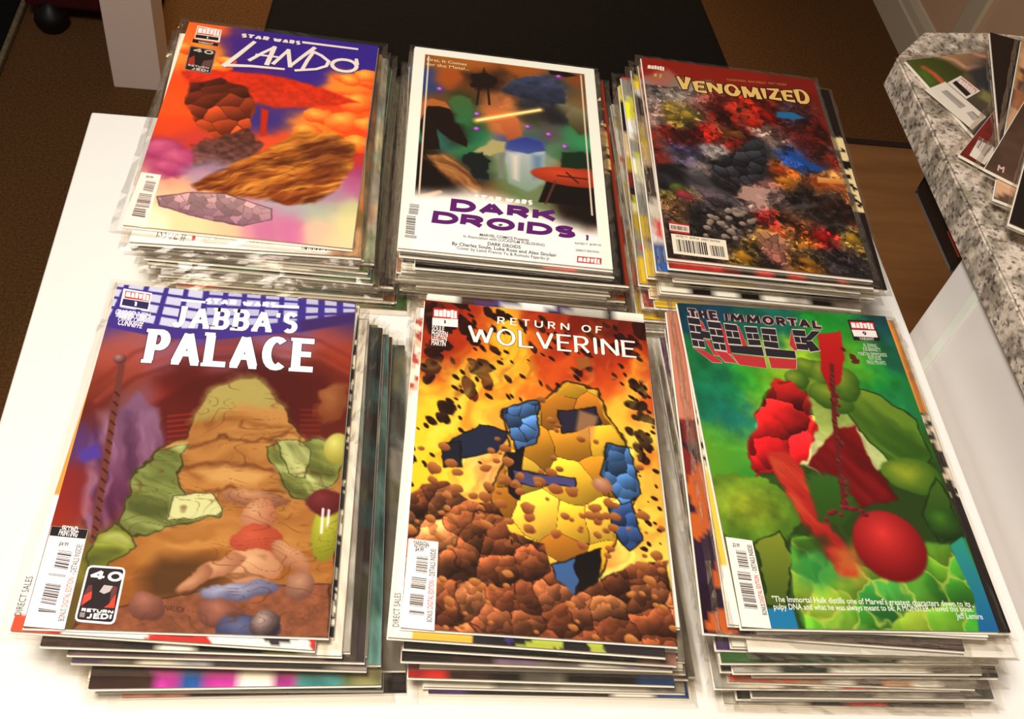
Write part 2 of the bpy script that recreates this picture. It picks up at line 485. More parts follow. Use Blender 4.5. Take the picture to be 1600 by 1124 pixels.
    def grid(s, quad, nu, nv, rgb, gap, soft=0.06):
        q = [np.array(p, float) for p in quad]
        for i in range(nu):
            for j in range(nv):
                u0, u1 = (i + gap) / nu, (i + 1 - gap) / nu; v0, v1 = (j + gap) / nv, (j + 1 - gap) / nv
                pt = [q[0] * (1 - u) * (1 - v) + q[1] * u * (1 - v) + q[2] * u * v + q[3] * (1 - u) * v for u, v in ((u0, v0), (u1, v0), (u1, v1), (u0, v1))]
                s.poly([tuple(p) for p in pt], rgb, soft)

    def lines(s, pts, freq, n, w, rgb, alpha=0.5, seed=3, stretch=(1, 1)):
        d = s.inside(pts, s.X, s.Y); m = np.clip(0.5 - d / 0.4, 0, 1)
        v = fbm(s.X * freq * stretch[0], s.Y * freq * stretch[1], seed, 2) * n
        e = np.abs(v - np.floor(v) - 0.5)
        gate = np.clip((fbm(s.X * freq * 1.3 + 9, s.Y * freq * 1.3, seed + 5, 2) - 0.42) * 6, 0, 1)
        s.mix(np.clip(1 - e / w, 0, 1) * m * alpha * gate, rgb)

    def linear(s, gain):
        return np.clip(lin(np.clip(s.c, 0, 255)) ** 1.22 * 1.12 * gain, 0, 0.92)     # printed inks are denser than their tints on screen


T_COVER = 0.0032
Z_BAG = 0.0035


def cover_mesh(name, art, gain=1.0, w=None, h=None, spine=(70, 50, 45)):
    """thin cover sheet with side walls: fine coloured top grid, plain rim"""
    nx, ny = art.nx, art.ny
    W = art.w / 100; H = art.h / 100
    co = np.zeros((nx * ny + 4 + 4, 3), np.float32)
    co[:nx * ny, 0] = art.X / 100 - W / 2; co[:nx * ny, 1] = H / 2 - art.Y / 100; co[:nx * ny, 2] = T_COVER
    zb = T_COVER - 0.0004
    c4 = [(-W / 2, H / 2), (W / 2, H / 2), (W / 2, -H / 2), (-W / 2, -H / 2)]
    for i, (x, y) in enumerate(c4):
        co[nx * ny + i] = (x, y, T_COVER); co[nx * ny + 4 + i] = (x, y, zb)
    ii = np.arange((nx - 1) * (ny - 1)); r = ii // (nx - 1); c = ii % (nx - 1)
    a = r * nx + c
    quads = np.stack([a, a + nx, a + nx + 1, a + 1], 1)
    b = nx * ny
    side = np.array([[b, b + 4, b + 5, b + 1], [b + 1, b + 5, b + 6, b + 2], [b + 2, b + 6, b + 7, b + 3], [b + 3, b + 7, b + 4, b], [b + 4, b + 7, b + 6, b + 5]])
    side = side[:, ::-1]
    F = np.concatenate([quads, side]).astype(np.int32)
    me = bpy.data.meshes.new(name)
    me.vertices.add(len(co)); me.vertices.foreach_set('co', co.ravel())
    me.loops.add(F.size); me.loops.foreach_set('vertex_index', F.ravel())
    me.polygons.add(len(F)); me.polygons.foreach_set('loop_start', np.arange(0, F.size, 4, dtype=np.int32))
    me.update(calc_edges=True)
    cols = np.zeros((len(co), 3), np.float32)
    cols[:nx * ny] = art.linear(gain)
    cols[nx * ny:] = lin(spine)
    set_col(me, cols)
    me.materials.append(PRINT)
    return me


# ------------------------------------------------------------------ print on top of the covers: boxes, bars, letters
class Ink:
    """collects flat coloured polygons (cm, y down) into one mesh"""
    def __init__(s):
        s.v = []; s.f = []; s.c = []

    def poly(s, pts, rgb, lev=1):
        b = len(s.v); col = lin(rgb)
        for p in pts:
            s.v.append((p[0] / 100 - CW / 200, CH / 200 - p[1] / 100, T_COVER + 0.00004 * lev + 0.0000018 * (len(s.f) % 20))); s.c.append(col)
        s.f.append(list(range(b, b + len(pts))))

    def quads(s, strip, rgb, lev):
        for a, b, c, d in strip:
            s.poly((a, b, c, d), rgb, lev)

    def rounded(s, q, r, rgb, lev):
        q = [np.array(p, float) for p in q]; out = []
        for i in range(4):
            p = q[i]; a = q[i - 1] - p; b = q[(i + 1) % 4] - p
            a = a / np.linalg.norm(a) * r; b = b / np.linalg.norm(b) * r
            for t in (0, .33, .67, 1):
                out.append(tuple(p + a * (1 - t) ** 2 + b * t ** 2))
        s.poly(out, rgb, lev)

    def build(s, name, parent, label=None):
        me = bpy.data.meshes.new(name)
        me.from_pydata(s.v, [], s.f); me.update()
        set_col(me, np.array(s.c))
        me.materials.append(INK)
        # face up
        bm = bmesh.new(); bm.from_mesh(me)
        for f in bm.faces:
            f.normal_update()
            if f.normal.z < 0:
                f.normal_flip()
        bm.to_mesh(me); bm.free()
        o = bpy.data.objects.new(name, me); COL.objects.link(o); o.parent = parent
        if label: o['label'] = label
        return o


def arc(cx, cy, rx, ry, a0, a1, n=9):
    return [(cx + rx * math.cos(math.radians(a0 + (a1 - a0) * i / n)), cy + ry * math.sin(math.radians(a0 + (a1 - a0) * i / n))) for i in range(n + 1)]


GL = {
    'A': (1.0, [[(0, 0), (.5, 1)], [(.5, 1), (1, 0)], [(.18, .3), (.82, .3)]], [(0, 0), (1, 0)]),
    'B': (.85, [[(0, 0), (0, 1)], [(0, 1), (.5, 1)] + arc(.55, .765, .38, .235, 80, -80, 6) + [(.5, .53), (0, .53)], [(.5, .53)] + arc(.6, .265, .4, .265, 80, -80, 6) + [(.5, 0), (0, 0)]], []),
    'C': (.95, [arc(.55, .5, .55, .5, 50, 310, 14)], []),
    'D': (.95, [[(0, 0), (0, 1)], [(0, 1), (.4, 1)] + arc(.42, .5, .58, .5, 85, -85, 12) + [(.4, 0), (0, 0)]], []),
    'E': (.8, [[(0, 0), (0, 1)], [(0, 1), (1, 1)], [(0, .52), (.8, .52)], [(0, 0), (1, 0)]], []),
    'F': (.7, [[(0, 0), (0, 1)], [(0, 1), (1, 1)], [(0, .52), (.8, .52)]], [(0, 0)]),
    'G': (1.0, [arc(.55, .5, .55, .5, 50, 345, 14) + [(.6, .42)]], []),
    'H': (.9, [[(0, 0), (0, 1)], [(1, 0), (1, 1)], [(0, .5), (1, .5)]], [(0, 0), (0, 1), (1, 0), (1, 1)]),
    'I': (.3, [[(.5, 0), (.5, 1)]], [(.5, 0), (.5, 1)]),
    'J': (.75, [[(.8, 1), (.8, .3)] + arc(.4, .28, .4, .28, 0, -160, 6)], [(.8, 1)]),
    'K': (.95, [[(0, 0), (0, 1)], [(1, 1), (.1, .45)], [(.3, .58), (1, 0)]], []),
    'L': (.8, [[(0, 1), (0, 0)], [(0, 0), (1, 0)]], [(0, 1)]),
    'M': (1.25, [[(0, 0), (.08, 1)], [(.08, 1), (.5, .15)], [(.5, .15), (.92, 1)], [(.92, 1), (1, 0)]], [(0, 0), (1, 0)]),
    'N': (1.0, [[(0, 0), (0, 1)], [(0, 1), (1, 0)], [(1, 0), (1, 1)]], [(0, 0), (1, 1)]),
    'O': (1.05, [arc(.5, .5, .5, .5, 0, 360, 20)], []),
    'P': (.82, [[(0, 0), (0, 1)], [(0, 1), (.5, 1)] + arc(.55, .73, .45, .27, 80, -80, 7) + [(.5, .46), (0, .46)]], [(0, 0)]),
    'R': (.88, [[(0, 0), (0, 1)], [(0, 1), (.5, 1)] + arc(.52, .74, .4, .26, 80, -80, 7) + [(.45, .48), (0, .48)], [(.42, .48), (1, 0)]], [(0, 0)]),
    'S': (.8, [[(.95, .86)] + arc(.5, .75, .45, .25, 40, 250, 8)[:-1] + [(.5, .5)] + arc(.5, .26, .48, .26, 75, -140, 8)], []),
    'T': (.82, [[(.5, 0), (.5, 1)], [(0, 1), (1, 1)]], [(.5, 0)]),
    'U': (.95, [[(0, 1), (0, .35)] + arc(.5, .35, .5, .35, 180, 360, 9) + [(1, .35), (1, 1)]], [(0, 1), (1, 1)]),
    'V': (1.0, [[(0, 1), (.5, 0)], [(.5, 0), (1, 1)]], [(0, 1), (1, 1)]),
    'W': (1.4, [[(0, 1), (.27, 0)], [(.27, 0), (.5, .85)], [(.5, .85), (.75, 0)], [(.75, 0), (1, 1)]], [(0, 1), (1, 1)]),
    'Z': (.85, [[(0, 1), (1, 1)], [(1, 1), (0, 0)], [(0, 0), (1, 0)]], []),
    "'": (.22, [[(.5, 1), (.3, .75)]], []),
    '1': (.45, [[(.1, .8), (.6, 1)], [(.6, 1), (.6, 0)]], []),
    '4': (1.0, [[(.7, 0), (.7, 1)], [(.7, 1), (0, .3)], [(0, .3), (1, .3)]], []),
    '0': (.9, [arc(.5, .5, .5, .5, 0, 360, 18)], []),
    '9': (.8, [arc(.5, .68, .45, .32, 0, 360, 12), [(.95, .68), (.9, .3), (.45, 0)]], []),
    '#': (.8, [[(.25, .1), (.4, .9)], [(.6, .1), (.75, .9)], [(.05, .65), (.95, .65)], [(.0, .35), (.9, .35)]], []),
    ' ': (.45, [], []),
}


def ribbon(pts, hw, ext):
    P = [np.array(p, float) for p in pts]
    P = [p for i, p in enumerate(P) if i == 0 or np.linalg.norm(p - P[i - 1]) > 1e-6]
    closed = np.linalg.norm(P[0] - P[-1]) < 1e-3 and len(P) > 3
    if not closed and ext:
        P[0] = P[0] - (P[1] - P[0]) / np.linalg.norm(P[1] - P[0]) * ext
        P[-1] = P[-1] + (P[-1] - P[-2]) / np.linalg.norm(P[-1] - P[-2]) * ext
    n = len(P); L = []; R = []
    for i in range(n):
        if closed:
            a = P[i] - P[i - 1] if i else P[0] - P[-2]; b = P[i + 1] - P[i] if i < n - 1 else P[1] - P[0]
        else:
            a = P[i] - P[i - 1] if i else P[1] - P[0]; b = P[i + 1] - P[i] if i < n - 1 else P[-1] - P[-2]
        ua = a / np.linalg.norm(a); ub = b / np.linalg.norm(b)
        d = ua + ub; d = d / (np.linalg.norm(d) + 1e-9)
        nrm = np.array([-d[1], d[0]])
        k = 1.0 / max(0.55, abs(nrm @ np.array([-ua[1], ua[0]])))
        w = hw(d, i / max(1, n - 1)) * k
        L.append(P[i] + nrm * w); R.append(P[i] - nrm * w)
    return [(L[i], L[i + 1], R[i + 1], R[i]) for i in range(n - 1)]


def lettering(ink, text, bl, br, tl, rgb, lev, wv=.2, wh=.2, grow=0.0, serif=0.0, sh=0.08, gap=.16, spiky=0.0, jit=None, boost=None):
    """bl, br, tl: corners (cm) of the word box; wv/wh: stroke widths relative to the letter height"""
    bl, br, tl = (np.array(p, float) for p in (bl, br, tl))
    W = np.linalg.norm(br - bl); H = np.linalg.norm(tl - bl)
    adv = sum(GL[c][0] for c in text) + gap * (len(text) - 1)
    sx = W / adv
    ex = (br - bl) / W; ey = (tl - bl) / H
    hv = wv * H / 2; hh = wh * H / 2; x = 0.0
    for ci, ch in enumerate(text):
        aw, strokes, ser = GL[ch]
        w = aw * sx; mh = min(hv, w * .45)
        dy, sc = (0, 1)
        if jit: dy, sc = jit[ci % len(jit)]

        def M(p):
            return np.array([x + mh + p[0] * (w - 2 * mh), (hh + p[1] * (H - 2 * hh)) * sc + dy * H])

        def out(q):
            return tuple(bl + ex * q[0] + ey * q[1])
        for st in strokes:
            pts = [M(p) for p in st]
            for e, i0, i1 in ((st[0], 0, 1), (st[-1], -1, -2)):        # free ends of crossbars reach the edge of the letter
                dv = pts[i0] - pts[i1]
                if abs(dv[1]) < 1e-6 and ch in 'EFLTZ' and (e[0] > .75 or (ch in 'TZ' and e[0] == 0)):
                    pts[i0] = pts[i0] + np.array([math.copysign(mh * .95, dv[0]), 0])

            def hw(d, t):
                b = hh + (mh - hh) * abs(d[1])
                if spiky: b *= (1 - spiky) + 2 * spiky * t
                return b + grow
            for qd in ribbon(pts, hw, grow if grow else 0.0):
                ink.poly([out(q) for q in qd], rgb, lev)
            for e in (st[0], st[-1]):            # square corners where strokes meet
                p = M(e)
                if 0.001 < e[0] < 0.999 or serif == 0 and not spiky:
                    continue
        if ch in 'BDEFLPRHZ' and not spiky:      # fill the outer corners of the stem
            for cy in ((0, 1) if ch in 'BDE' else ((1,) if ch in 'FPR' else ((0,) if ch == 'L' else ()))):
                p = M((0, cy)); g = grow
                ink.poly([out(p + np.array(d)) for d in ((-mh - g, -hh - g), (mh + g, -hh - g), (mh + g, hh + g), (-mh - g, hh + g))], rgb, lev)
        if serif:
            for (px, py) in ser:
                p = M((px, py)); s2 = serif * H; y0 = p[1] - hh if py == 0 else p[1] + hh - sh * H
                g = grow
                ink.poly([out(q) for q in ((p[0] - s2 - g, y0 - g), (p[0] + s2 + g, y0 - g), (p[0] + s2 + g, y0 + sh * H + g), (p[0] - s2 - g, y0 + sh * H + g))], rgb, lev)
            if ch in 'BDEPRFL':
                p = M((0, 0))
                for py in (0, 1):
                    p = M((0, py)); s2 = serif * H * .8; y0 = p[1] - hh if py == 0 else p[1] + hh - sh * H; g = grow
                    ink.poly([out(q) for q in ((p[0] - mh - s2 * .6 - g, y0 - g), (p[0] + g, y0 - g), (p[0] + g, y0 + sh * H + g), (p[0] - mh - s2 * .6 - g, y0 + sh * H + g))], rgb, lev)
        x += w + gap * sx


def barcode(ink, quad, n, rgb, lev, seed=1, along='v', frac=0.58):
    """bars filling a quad (tl, tr, br, bl); along='v' stacks them downwards, 'h' sideways"""
    rng = random.Random(seed); q = [np.array(p, float) for p in quad]
    ws = [(rng.choice((1, 1, 2, 3)), rng.choice((1, 1, 2))) for _ in range(n)]
    tot = sum(a + b for a, b in ws); t = 0
    for a, b in ws:
        t0, t1 = t / tot, (t + a) / tot; t += a + b
        if along == 'v':
            l = lambda u: q[0] + (q[3] - q[0]) * u; r = lambda u: q[1] + (q[2] - q[1]) * u
        else:
            l = lambda u: q[0] + (q[1] - q[0]) * u; r = lambda u: q[3] + (q[2] - q[3]) * u
        ink.poly([tuple(l(t0)), tuple(r(t0)), tuple(r(t1)), tuple(l(t1))], rgb, lev)


def small_text(name, parent, body, p0, p1, h, rgb, lev=2, bold=0.0):
    """a line of the built-in font fitted between two baseline points (cm)"""
    cu = bpy.data.curves.new(name, 'FONT'); cu.body = body; cu.resolution_u = 2
    cu.offset = bold
    to = bpy.data.objects.new(name, cu)
    me = bpy.data.meshes.new_from_object(to)
    bpy.data.objects.remove(to); bpy.data.curves.remove(cu)
    n = len(me.vertices); co = np.zeros(n * 3, np.float32); me.vertices.foreach_get('co', co); co = co.reshape(-1, 3)
    x0, x1 = co[:, 0].min(), co[:, 0].max()
    p0 = np.array(p0, float); p1 = np.array(p1, float); e = p1 - p0; L = np.linalg.norm(e); e = e / L
    up = np.array([e[1], -e[0]])
    u = (co[:, 0] - x0) / (x1 - x0) * L; v = co[:, 1] / 0.72 * h
    P = p0 + u[:, None] * e + v[:, None] * up
    out = np.stack([P[:, 0] / 100 - CW / 200, CH / 200 - P[:, 1] / 100, np.full(n, T_COVER + 0.00004 * lev)], 1).astype(np.float32)
    me.vertices.foreach_set('co', out.ravel()); me.update(); me.name = name
    set_col(me, np.tile(lin(rgb), (n, 1)))
    me.materials.clear(); me.materials.append(INK)
    o = bpy.data.objects.new(name, me); COL.objects.link(o); o.parent = parent
    return o


# ------------------------------------------------------------------ comic book parts shared by every copy
def board_mesh(w=0.1690, h=0.2600, name='backing_board'):
    bm = bmesh.new(); add_box(bm, -w / 2, w / 2, -h / 2, h / 2, 0.0003, 0.0009)
    me = bpy.data.meshes.new(name); bm.to_mesh(me); bm.free(); me.materials.append(BOARD); return me


def pages_mesh():
    bm = bmesh.new()
    for k in range(3):
        i = 0.0004 * k
        add_box(bm, -0.0838 + i * .2, 0.0838 - i, -0.1291 + i * .3, 0.1291 - i * .3, 0.0010 + 0.0006 * k, 0.0016 + 0.0006 * k)
    me = bpy.data.meshes.new('pages'); bm.to_mesh(me); bm.free(); me.materials.append(PAPER); return me


def sleeve_mesh(seed, w=0.1775, h=0.2695):
    rng = random.Random(seed)
    bm = bmesh.new(); inner = []; outer = []; low = []
    W, H = w / 2, h / 2; n = 22; m = 32
    per = [(-W + 2 * W * i / n, -H) for i in range(n)] + [(W, -H + 2 * H * i / m) for i in range(m)] + [(W - 2 * W * i / n, H) for i in range(n)] + [(-W, H - 2 * H * i / m) for i in range(m)]
    for x, y in per:
        ix = max(-W + 0.0045, min(W - 0.0045, x)); iy = max(-H + 0.0045, min(H - 0.0045, y))
        inner.append(bm.verts.new((ix + rng.uniform(-.0004, .0004), iy + rng.uniform(-.0004, .0004), Z_BAG)))
        ox = x + rng.uniform(-.0006, .0004); oy = y + rng.uniform(-.0003, .0002)
        lr = abs(x) > W - 0.001
        outer.append(bm.verts.new((ox, oy, 0.0013 + (rng.uniform(-.0007, .0009) if lr else rng.uniform(-.00025, .00025)))))
        low.append(bm.verts.new((ix, iy, 0.0002)))
    N = len(per)
    bm.faces.new(inner)
    for i in range(N):
        j = (i + 1) % N
        bm.faces.new((outer[i], outer[j], inner[j], inner[i]))
        bm.faces.new((low[i], low[j], outer[j], outer[i]))
    me = bpy.data.meshes.new('sleeve'); bm.to_mesh(me); bm.free(); me.materials.append(FILM)
    return me


M_BOARD = board_mesh(); M_PAGES = pages_mesh(); M_SLEEVES = [sleeve_mesh(k, 0.1775 + 0.0016 * k, 0.2695 + 0.001 * k) for k in range(6)]


def assemble(x, y, z, rz, cover_me, label, group, k, board=None, sleeve=None, cat='comic'):
    r = empty('comic_book', (x, y, z), math.radians(rz)); tag(r, label, cat, group)
    link('backing_board', board or M_BOARD, None, r)
    link('pages', M_PAGES, None, r)
    link('cover', cover_me, None, r)
    link('sleeve', sleeve or M_SLEEVES[k % 6], None, r)
    return r


def plain_art(seed, pal, strip=None, left=None, right=None, top=None, nx=26, ny=40, back=None):
    """the cover of a comic that only shows its margins: print patches plus margins read from the photograph"""
    a = Art(nx, ny)
    full = [(-1, -1), (CW + 1, -1), (CW + 1, CH + 1), (-1, CH + 1)]
    a.cells(full, 2.6, pal, 0.25, 0.0, seed=seed, wamp=0.6)
    if strip:
        t = (a.X / CW + 0.05 * (fbm(a.X * .9, a.Y * .9, seed + 3) - .5)) * len(strip); i = np.clip(t.astype(int), 0, len(strip) - 1)
        c = np.asarray(strip, float)[i]; m = (a.Y > CH - 3.2)
        a.c[m] = c[m] * np.where(c[m].max(1) < 225, 0.7 + 0.6 * fbm(a.X[m] * 1.6, a.Y[m] * 1.6, seed), 1.0)[:, None]
    n = np.clip(0.72 + 0.9 * (fbm(a.X * 1.5, a.Y * .45, seed) - 0.35), 0.45, 1.1)[:, None]
    for mk, cc in ((a.X < 2.2, left), (a.X > CW - 2.2, right)):
        if cc is not None:
            k = 0.75 if min(cc) < 200 else 0.97
            a.c[mk] = a.c[mk] * (1 - k) + np.asarray(cc, float) * k * (n[mk] if k < .9 else 1.0)
    return a



# ---- top comic of the back left pile
a = Art(250, 385)
a.rbf([(0.44,1.06,232,128,52),(2.52,3.47,240,155,60),(0.75,7.06,225,90,40),(0.89,0.47,225,105,45),(2.92,0.99,225,110,50),(7.13,1.03,78,46,135),(11.55,0.06,72,46,145),(15.71,1.59,60,48,150),(16.18,3.87,70,50,150),(6.71,5.83,75,45,140),(4.3,2.61,110,55,120),(1.83,8.62,222,92,35),(0.24,5.81,240,160,70),(11.03,5.39,75,50,145),(14.42,6.07,240,150,60),(16.28,8.38,235,110,40),(6.97,7.58,215,70,30),(9.82,8.77,205,65,30),(13.65,9.33,215,75,35),(0.79,11.4,228,98,40),(0.93,14.66,218,85,40),(2.74,16.31,200,75,60),(1.14,16.99,165,65,95),(2.38,18.3,175,62,115),(1.42,19.59,190,110,130),(1.18,20.74,218,175,150),(8.72,12.39,75,60,135),(10.03,10.46,85,60,135),(11.79,11.82,240,150,60),(14.39,11.33,238,125,45),(16.11,12.68,228,85,30),(16.84,14.99,195,65,50),(9.05,14.78,222,92,50),(16.78,17.36,170,72,115),(16.66,18.9,185,115,150),(16.42,21.89,198,200,150),(16.31,23.34,228,210,160),(14,22.27,175,188,165),(14.23,24.35,228,188,165),(11.31,24.1,200,130,160),(9.44,24.39,205,145,162),(7.19,25.08,235,195,160),(4.85,25.1,238,208,170),(1.95,24.52,242,218,185),(1.27,25.65,245,230,210),(3.17,21.14,225,175,140),(2.52,22.68,240,205,165),(14.82,20.69,175,135,160),(11.51,21.95,178,168,175),(16.26,25.42,228,205,165),(4.61,23.76,240,208,165)], sig=0.9, wamp=0.5)
a.ell(14.59, 4.94, 1.5, 1.2, 0, (250, 190, 90), (222, 84, 30), soft=0.14, wamp=0.35)
a.ell(16.3, 5.24, 1.3, 1.04, 0, (250, 190, 90), (222, 84, 30), soft=0.14, wamp=0.35)
a.ell(13.52, 8.04, 1.2, 0.96, 0, (250, 190, 90), (222, 84, 30), soft=0.14, wamp=0.35)
a.ell(15.74, 8.49, 1.6, 1.28, 0, (250, 190, 90), (222, 84, 30), soft=0.14, wamp=0.35)
a.ell(12.73, 10.79, 1.3, 1.04, 0, (250, 190, 90), (222, 84, 30), soft=0.14, wamp=0.35)
a.ell(14.91, 11.23, 1.7, 1.36, 0, (250, 190, 90), (222, 84, 30), soft=0.14, wamp=0.35)
a.ell(11.93, 13.03, 1.2, 0.96, 0, (250, 190, 90), (222, 84, 30), soft=0.14, wamp=0.35)
a.ell(16.79, 11.3, 1.2, 0.96, 0, (250, 190, 90), (222, 84, 30), soft=0.14, wamp=0.35)
a.ell(16.22, 13.89, 1.4, 1.12, 0, (250, 190, 90), (222, 84, 30), soft=0.14, wamp=0.35)
a.ell(1.75, 2.21, 1, 0.8, 0, (250, 190, 90), (222, 84, 30), soft=0.14, wamp=0.35)
a.ell(0.42, 3.93, 1, 0.8, 0, (250, 190, 90), (222, 84, 30), soft=0.14, wamp=0.35)
a.ell(3.76, 5.99, 0.9, 0.72, 0, (250, 190, 90), (222, 84, 30), soft=0.14, wamp=0.35)
a.poly([(4.84,-2.23),(16.48,-4.92),(17.16,4.04),(13.19,4.86),(4.27,4.13),(3.13,1.91),(3.45,0.48)], (70, 46, 146), soft=1.2, wamp=0.6, alpha=0.75)
a.ell(16.24, 4.6, 1.1, 0.88, 0, (250, 190, 90), (226, 98, 34), soft=0.14, wamp=0.3)
a.ell(14.82, 5.54, 1, 0.8, 0, (250, 190, 90), (226, 98, 34), soft=0.14, wamp=0.3)
a.ell(3.34, 6.71, 1, 0.8, 0, (250, 190, 90), (226, 98, 34), soft=0.14, wamp=0.3)
a.ell(4.14, 4.99, 0.8, 0.64, 0, (250, 190, 90), (226, 98, 34), soft=0.14, wamp=0.3)
a.poly([(0.68,7.26),(3.03,6.41),(7.84,6.14),(12.31,6.95),(15.73,8.32),(12.6,9.62),(8.98,10.49),(6.22,9.65),(1.9,9.04)], (206, 60, 30), soft=0.35, wamp=0.2, rgb2=(196, 66, 36), tex=0.15)
a.poly([(7.85,10.71),(8.51,10.92),(8.71,14.2),(8.26,14.28)], (190, 55, 30), soft=0.2)
a.ell(1.17, 17.14, 1.5, 1.2, 0, (205, 110, 140), (160, 60, 110), soft=0.6, wamp=0.4)
a.ell(2.59, 18.11, 1.6, 1.28, 0, (205, 110, 140), (160, 60, 110), soft=0.6, wamp=0.4)
a.ell(1.94, 19.28, 1.3, 1.04, 0, (205, 110, 140), (160, 60, 110), soft=0.6, wamp=0.4)
a.poly([(1.69,11.22),(1.83,8.62),(4.01,7.47),(6.21,8.26),(7.3,10.56),(7.4,13.3),(6.57,15.23),(4.83,15.38),(3,13.63)], (92, 42, 26), soft=0.2, wamp=0.3, wf=0.8, rgb2=(196, 88, 44))
a.cells([(1.79,11.2),(1.86,8.78),(4.04,7.64),(6.24,8.43),(7.2,10.58),(7.3,13.32),(6.54,15.07),(4.8,15.23),(3.02,13.46)], 1.5, jit=0.2, line=0.05, lrgb=(110, 48, 26), seed=4, rock=True, shade=0.5)
a.poly([(3.47,16.18),(4.54,15.2),(7.07,13.52),(8.86,15.21),(7.9,17.34),(6.18,19.01),(3.77,19.19)], (104, 60, 46), soft=0.3, wamp=0.5, rgb2=(120, 84, 84), tex=0.4)
a.poly([(3.02,19.1),(5,17.85),(6.99,17.88),(5.91,20.32),(4.23,21.69)], (176, 150, 172), soft=1.2, wamp=0.5, alpha=0.8)
a.poly([(4.07,20.84),(6.11,18.57),(9.18,15.71),(11.45,13.37),(14,12.74),(15.8,13.88),(15.96,16.88),(15.18,19.3),(13.42,21.5),(11,21.75),(8.07,21.64),(4.64,21.33)], (190, 128, 48), soft=0.35, wamp=0.5, wf=0.7, rgb2=(140, 66, 30))
a.strands([(4.07,20.84),(6.11,18.57),(9.18,15.71),(11.45,13.37),(14,12.74),(15.8,13.88),(15.96,16.88),(15.18,19.3),(13.42,21.5),(11,21.75),(8.07,21.64),(4.64,21.33)], -0.55, 2.6, (96, 44, 20), (236, 182, 84), seed=5, amt=0.75)
a.poly([(11.11,14.81),(14.07,13.46),(15.67,14.8),(15.21,17.01),(12.95,17.39)], (104, 52, 28), soft=1.0, wamp=0.6, alpha=0.7)
a.strands([(4.07,20.84),(6.11,18.57),(9.18,15.71),(11.45,13.37),(14,12.74),(15.8,13.88),(15.96,16.88),(15.18,19.3),(13.42,21.5),(11,21.75),(8.07,21.64),(4.64,21.33)], -0.4, 2.2, (90, 42, 20), (214, 140, 66), seed=9, amt=0.5)
a.poly([(1.73,22.53),(4.23,21.69),(6.59,21.45),(10.33,22.57),(10.49,23.67),(8.54,24.67),(6.15,24.49),(2.11,23.45)], (196, 164, 160), soft=0.12, wamp=0.12, rgb2=(160, 122, 136), line=(104, 68, 88), lw=0.1)
a.cells([(1.73,22.53),(4.23,21.69),(6.59,21.45),(10.33,22.57),(10.49,23.67),(8.54,24.67),(6.15,24.49),(2.11,23.45)], 0.7, jit=0.18, line=0.03, lrgb=(130, 92, 104), seed=3)
a.poly([(9.26,24.42),(10.56,23.87),(11.21,26.17),(9.7,26.13)], (196, 120, 160), soft=0.5, alpha=0.5)
a.poly([(11.31,24.1),(12.71,23.75),(13.37,26.12),(11.83,26.21)], (200, 120, 165), soft=0.6, alpha=0.5)
root = assemble(-0.0767, 0.6896, 0.81042, -3.26, cover_mesh('cover', a, 1.1, spine=(180, 110, 70)), 'bagged comic with an orange cloud cover and white brush lettering on the back left pile', 'bagged comics in the back left pile', 65)
k = Ink()
k.poly([(0.79,0.41),(2.94,0.59),(3.05,2.43),(0.87,2.33)], (244, 236, 226), 1)
k.poly([(0.88,0.58),(2.87,0.73),(2.89,1.65),(0.91,1.59)], (206, 70, 52), 2)
lettering(k, 'MARVEL', (0.97, 1.54), (2.86, 1.59), (0.93, 0.61), (248, 240, 232), 3, wv=0.32, wh=0.2, gap=0.12)
k.poly([(0.91,1.71),(2.87,1.78),(2.9,2.23),(0.91,2.21)], (40, 26, 24), 3)
lettering(k, '1', (1.83, 2.16), (2.05, 2.17), (1.82, 1.85), (245, 240, 230), 4, wv=0.3, wh=0.2)
k.poly([(0.76,2.43),(2.99,2.63),(2.99,3.05),(0.8,2.92)], (34, 24, 22), 2)
k.build('publisher_box', root)
small_text('small_print', root, 'VARIANT', (1.28, 2.93), (2.57, 2.99), 0.3, (230, 220, 210), 5, 0.02)
k = Ink()
k.rounded([(0.7,3.43),(2.99,3.65),(3.08,7.01),(0.87,6.86)], 0.2, (130, 112, 104), 1)
k.rounded([(0.81,3.56),(2.92,3.78),(2.98,6.89),(0.93,6.74)], 0.15, (38, 28, 28), 2)
k.poly([(0.94,5.21),(1.33,4.75),(1.56,5.99),(0.99,6.04)], (170, 50, 40), 3)
k.poly([(2.19,5.35),(2.91,5.01),(2.9,6.07),(2.11,6.06)], (110, 70, 66), 3)
lettering(k, '40', (1.02, 4.23), (2.8, 4.37), (1.05, 3.66), (205, 190, 180), 4, wv=0.3, wh=0.22, gap=0.1)
lettering(k, 'JEDI', (1.4, 6.75), (2.84, 6.85), (1.4, 6.39), (205, 190, 180), 4, wv=0.34, wh=0.3, gap=0.12)
lettering(k, 'RETURN', (1.04, 6.32), (2.83, 6.41), (1.03, 6.03), (190, 175, 165), 4, wv=0.34, wh=0.3, gap=0.1)
k.build('anniversary_emblem', root)
k = Ink()
k.quads(ribbon([(6.06,1.79),(5.04,3.83),(4,5.79)], lambda d, t: (0.36 + (0.14) * t) / 2, 0.05), (70, 50, 96), 1)
k.quads(ribbon([(3.97,5.65),(6.25,5.32),(9.08,5.17)], lambda d, t: (0.42 + (-0.16) * t) / 2, 0.05), (70, 50, 96), 1)
k.quads(ribbon([(5.98,4.57),(6.94,3.28),(7.92,2.15)], lambda d, t: (0.36 + (-0.06) * t) / 2, 0.05), (70, 50, 96), 1)
k.quads(ribbon([(7.86,2.17),(7.69,3.49),(7.52,4.87)], lambda d, t: (0.4 + (0.04) * t) / 2, 0.05), (70, 50, 96), 1)
k.quads(ribbon([(6.44,3.61),(8.29,3.59)], lambda d, t: (0.24 + (0) * t) / 2, 0.05), (70, 50, 96), 1)
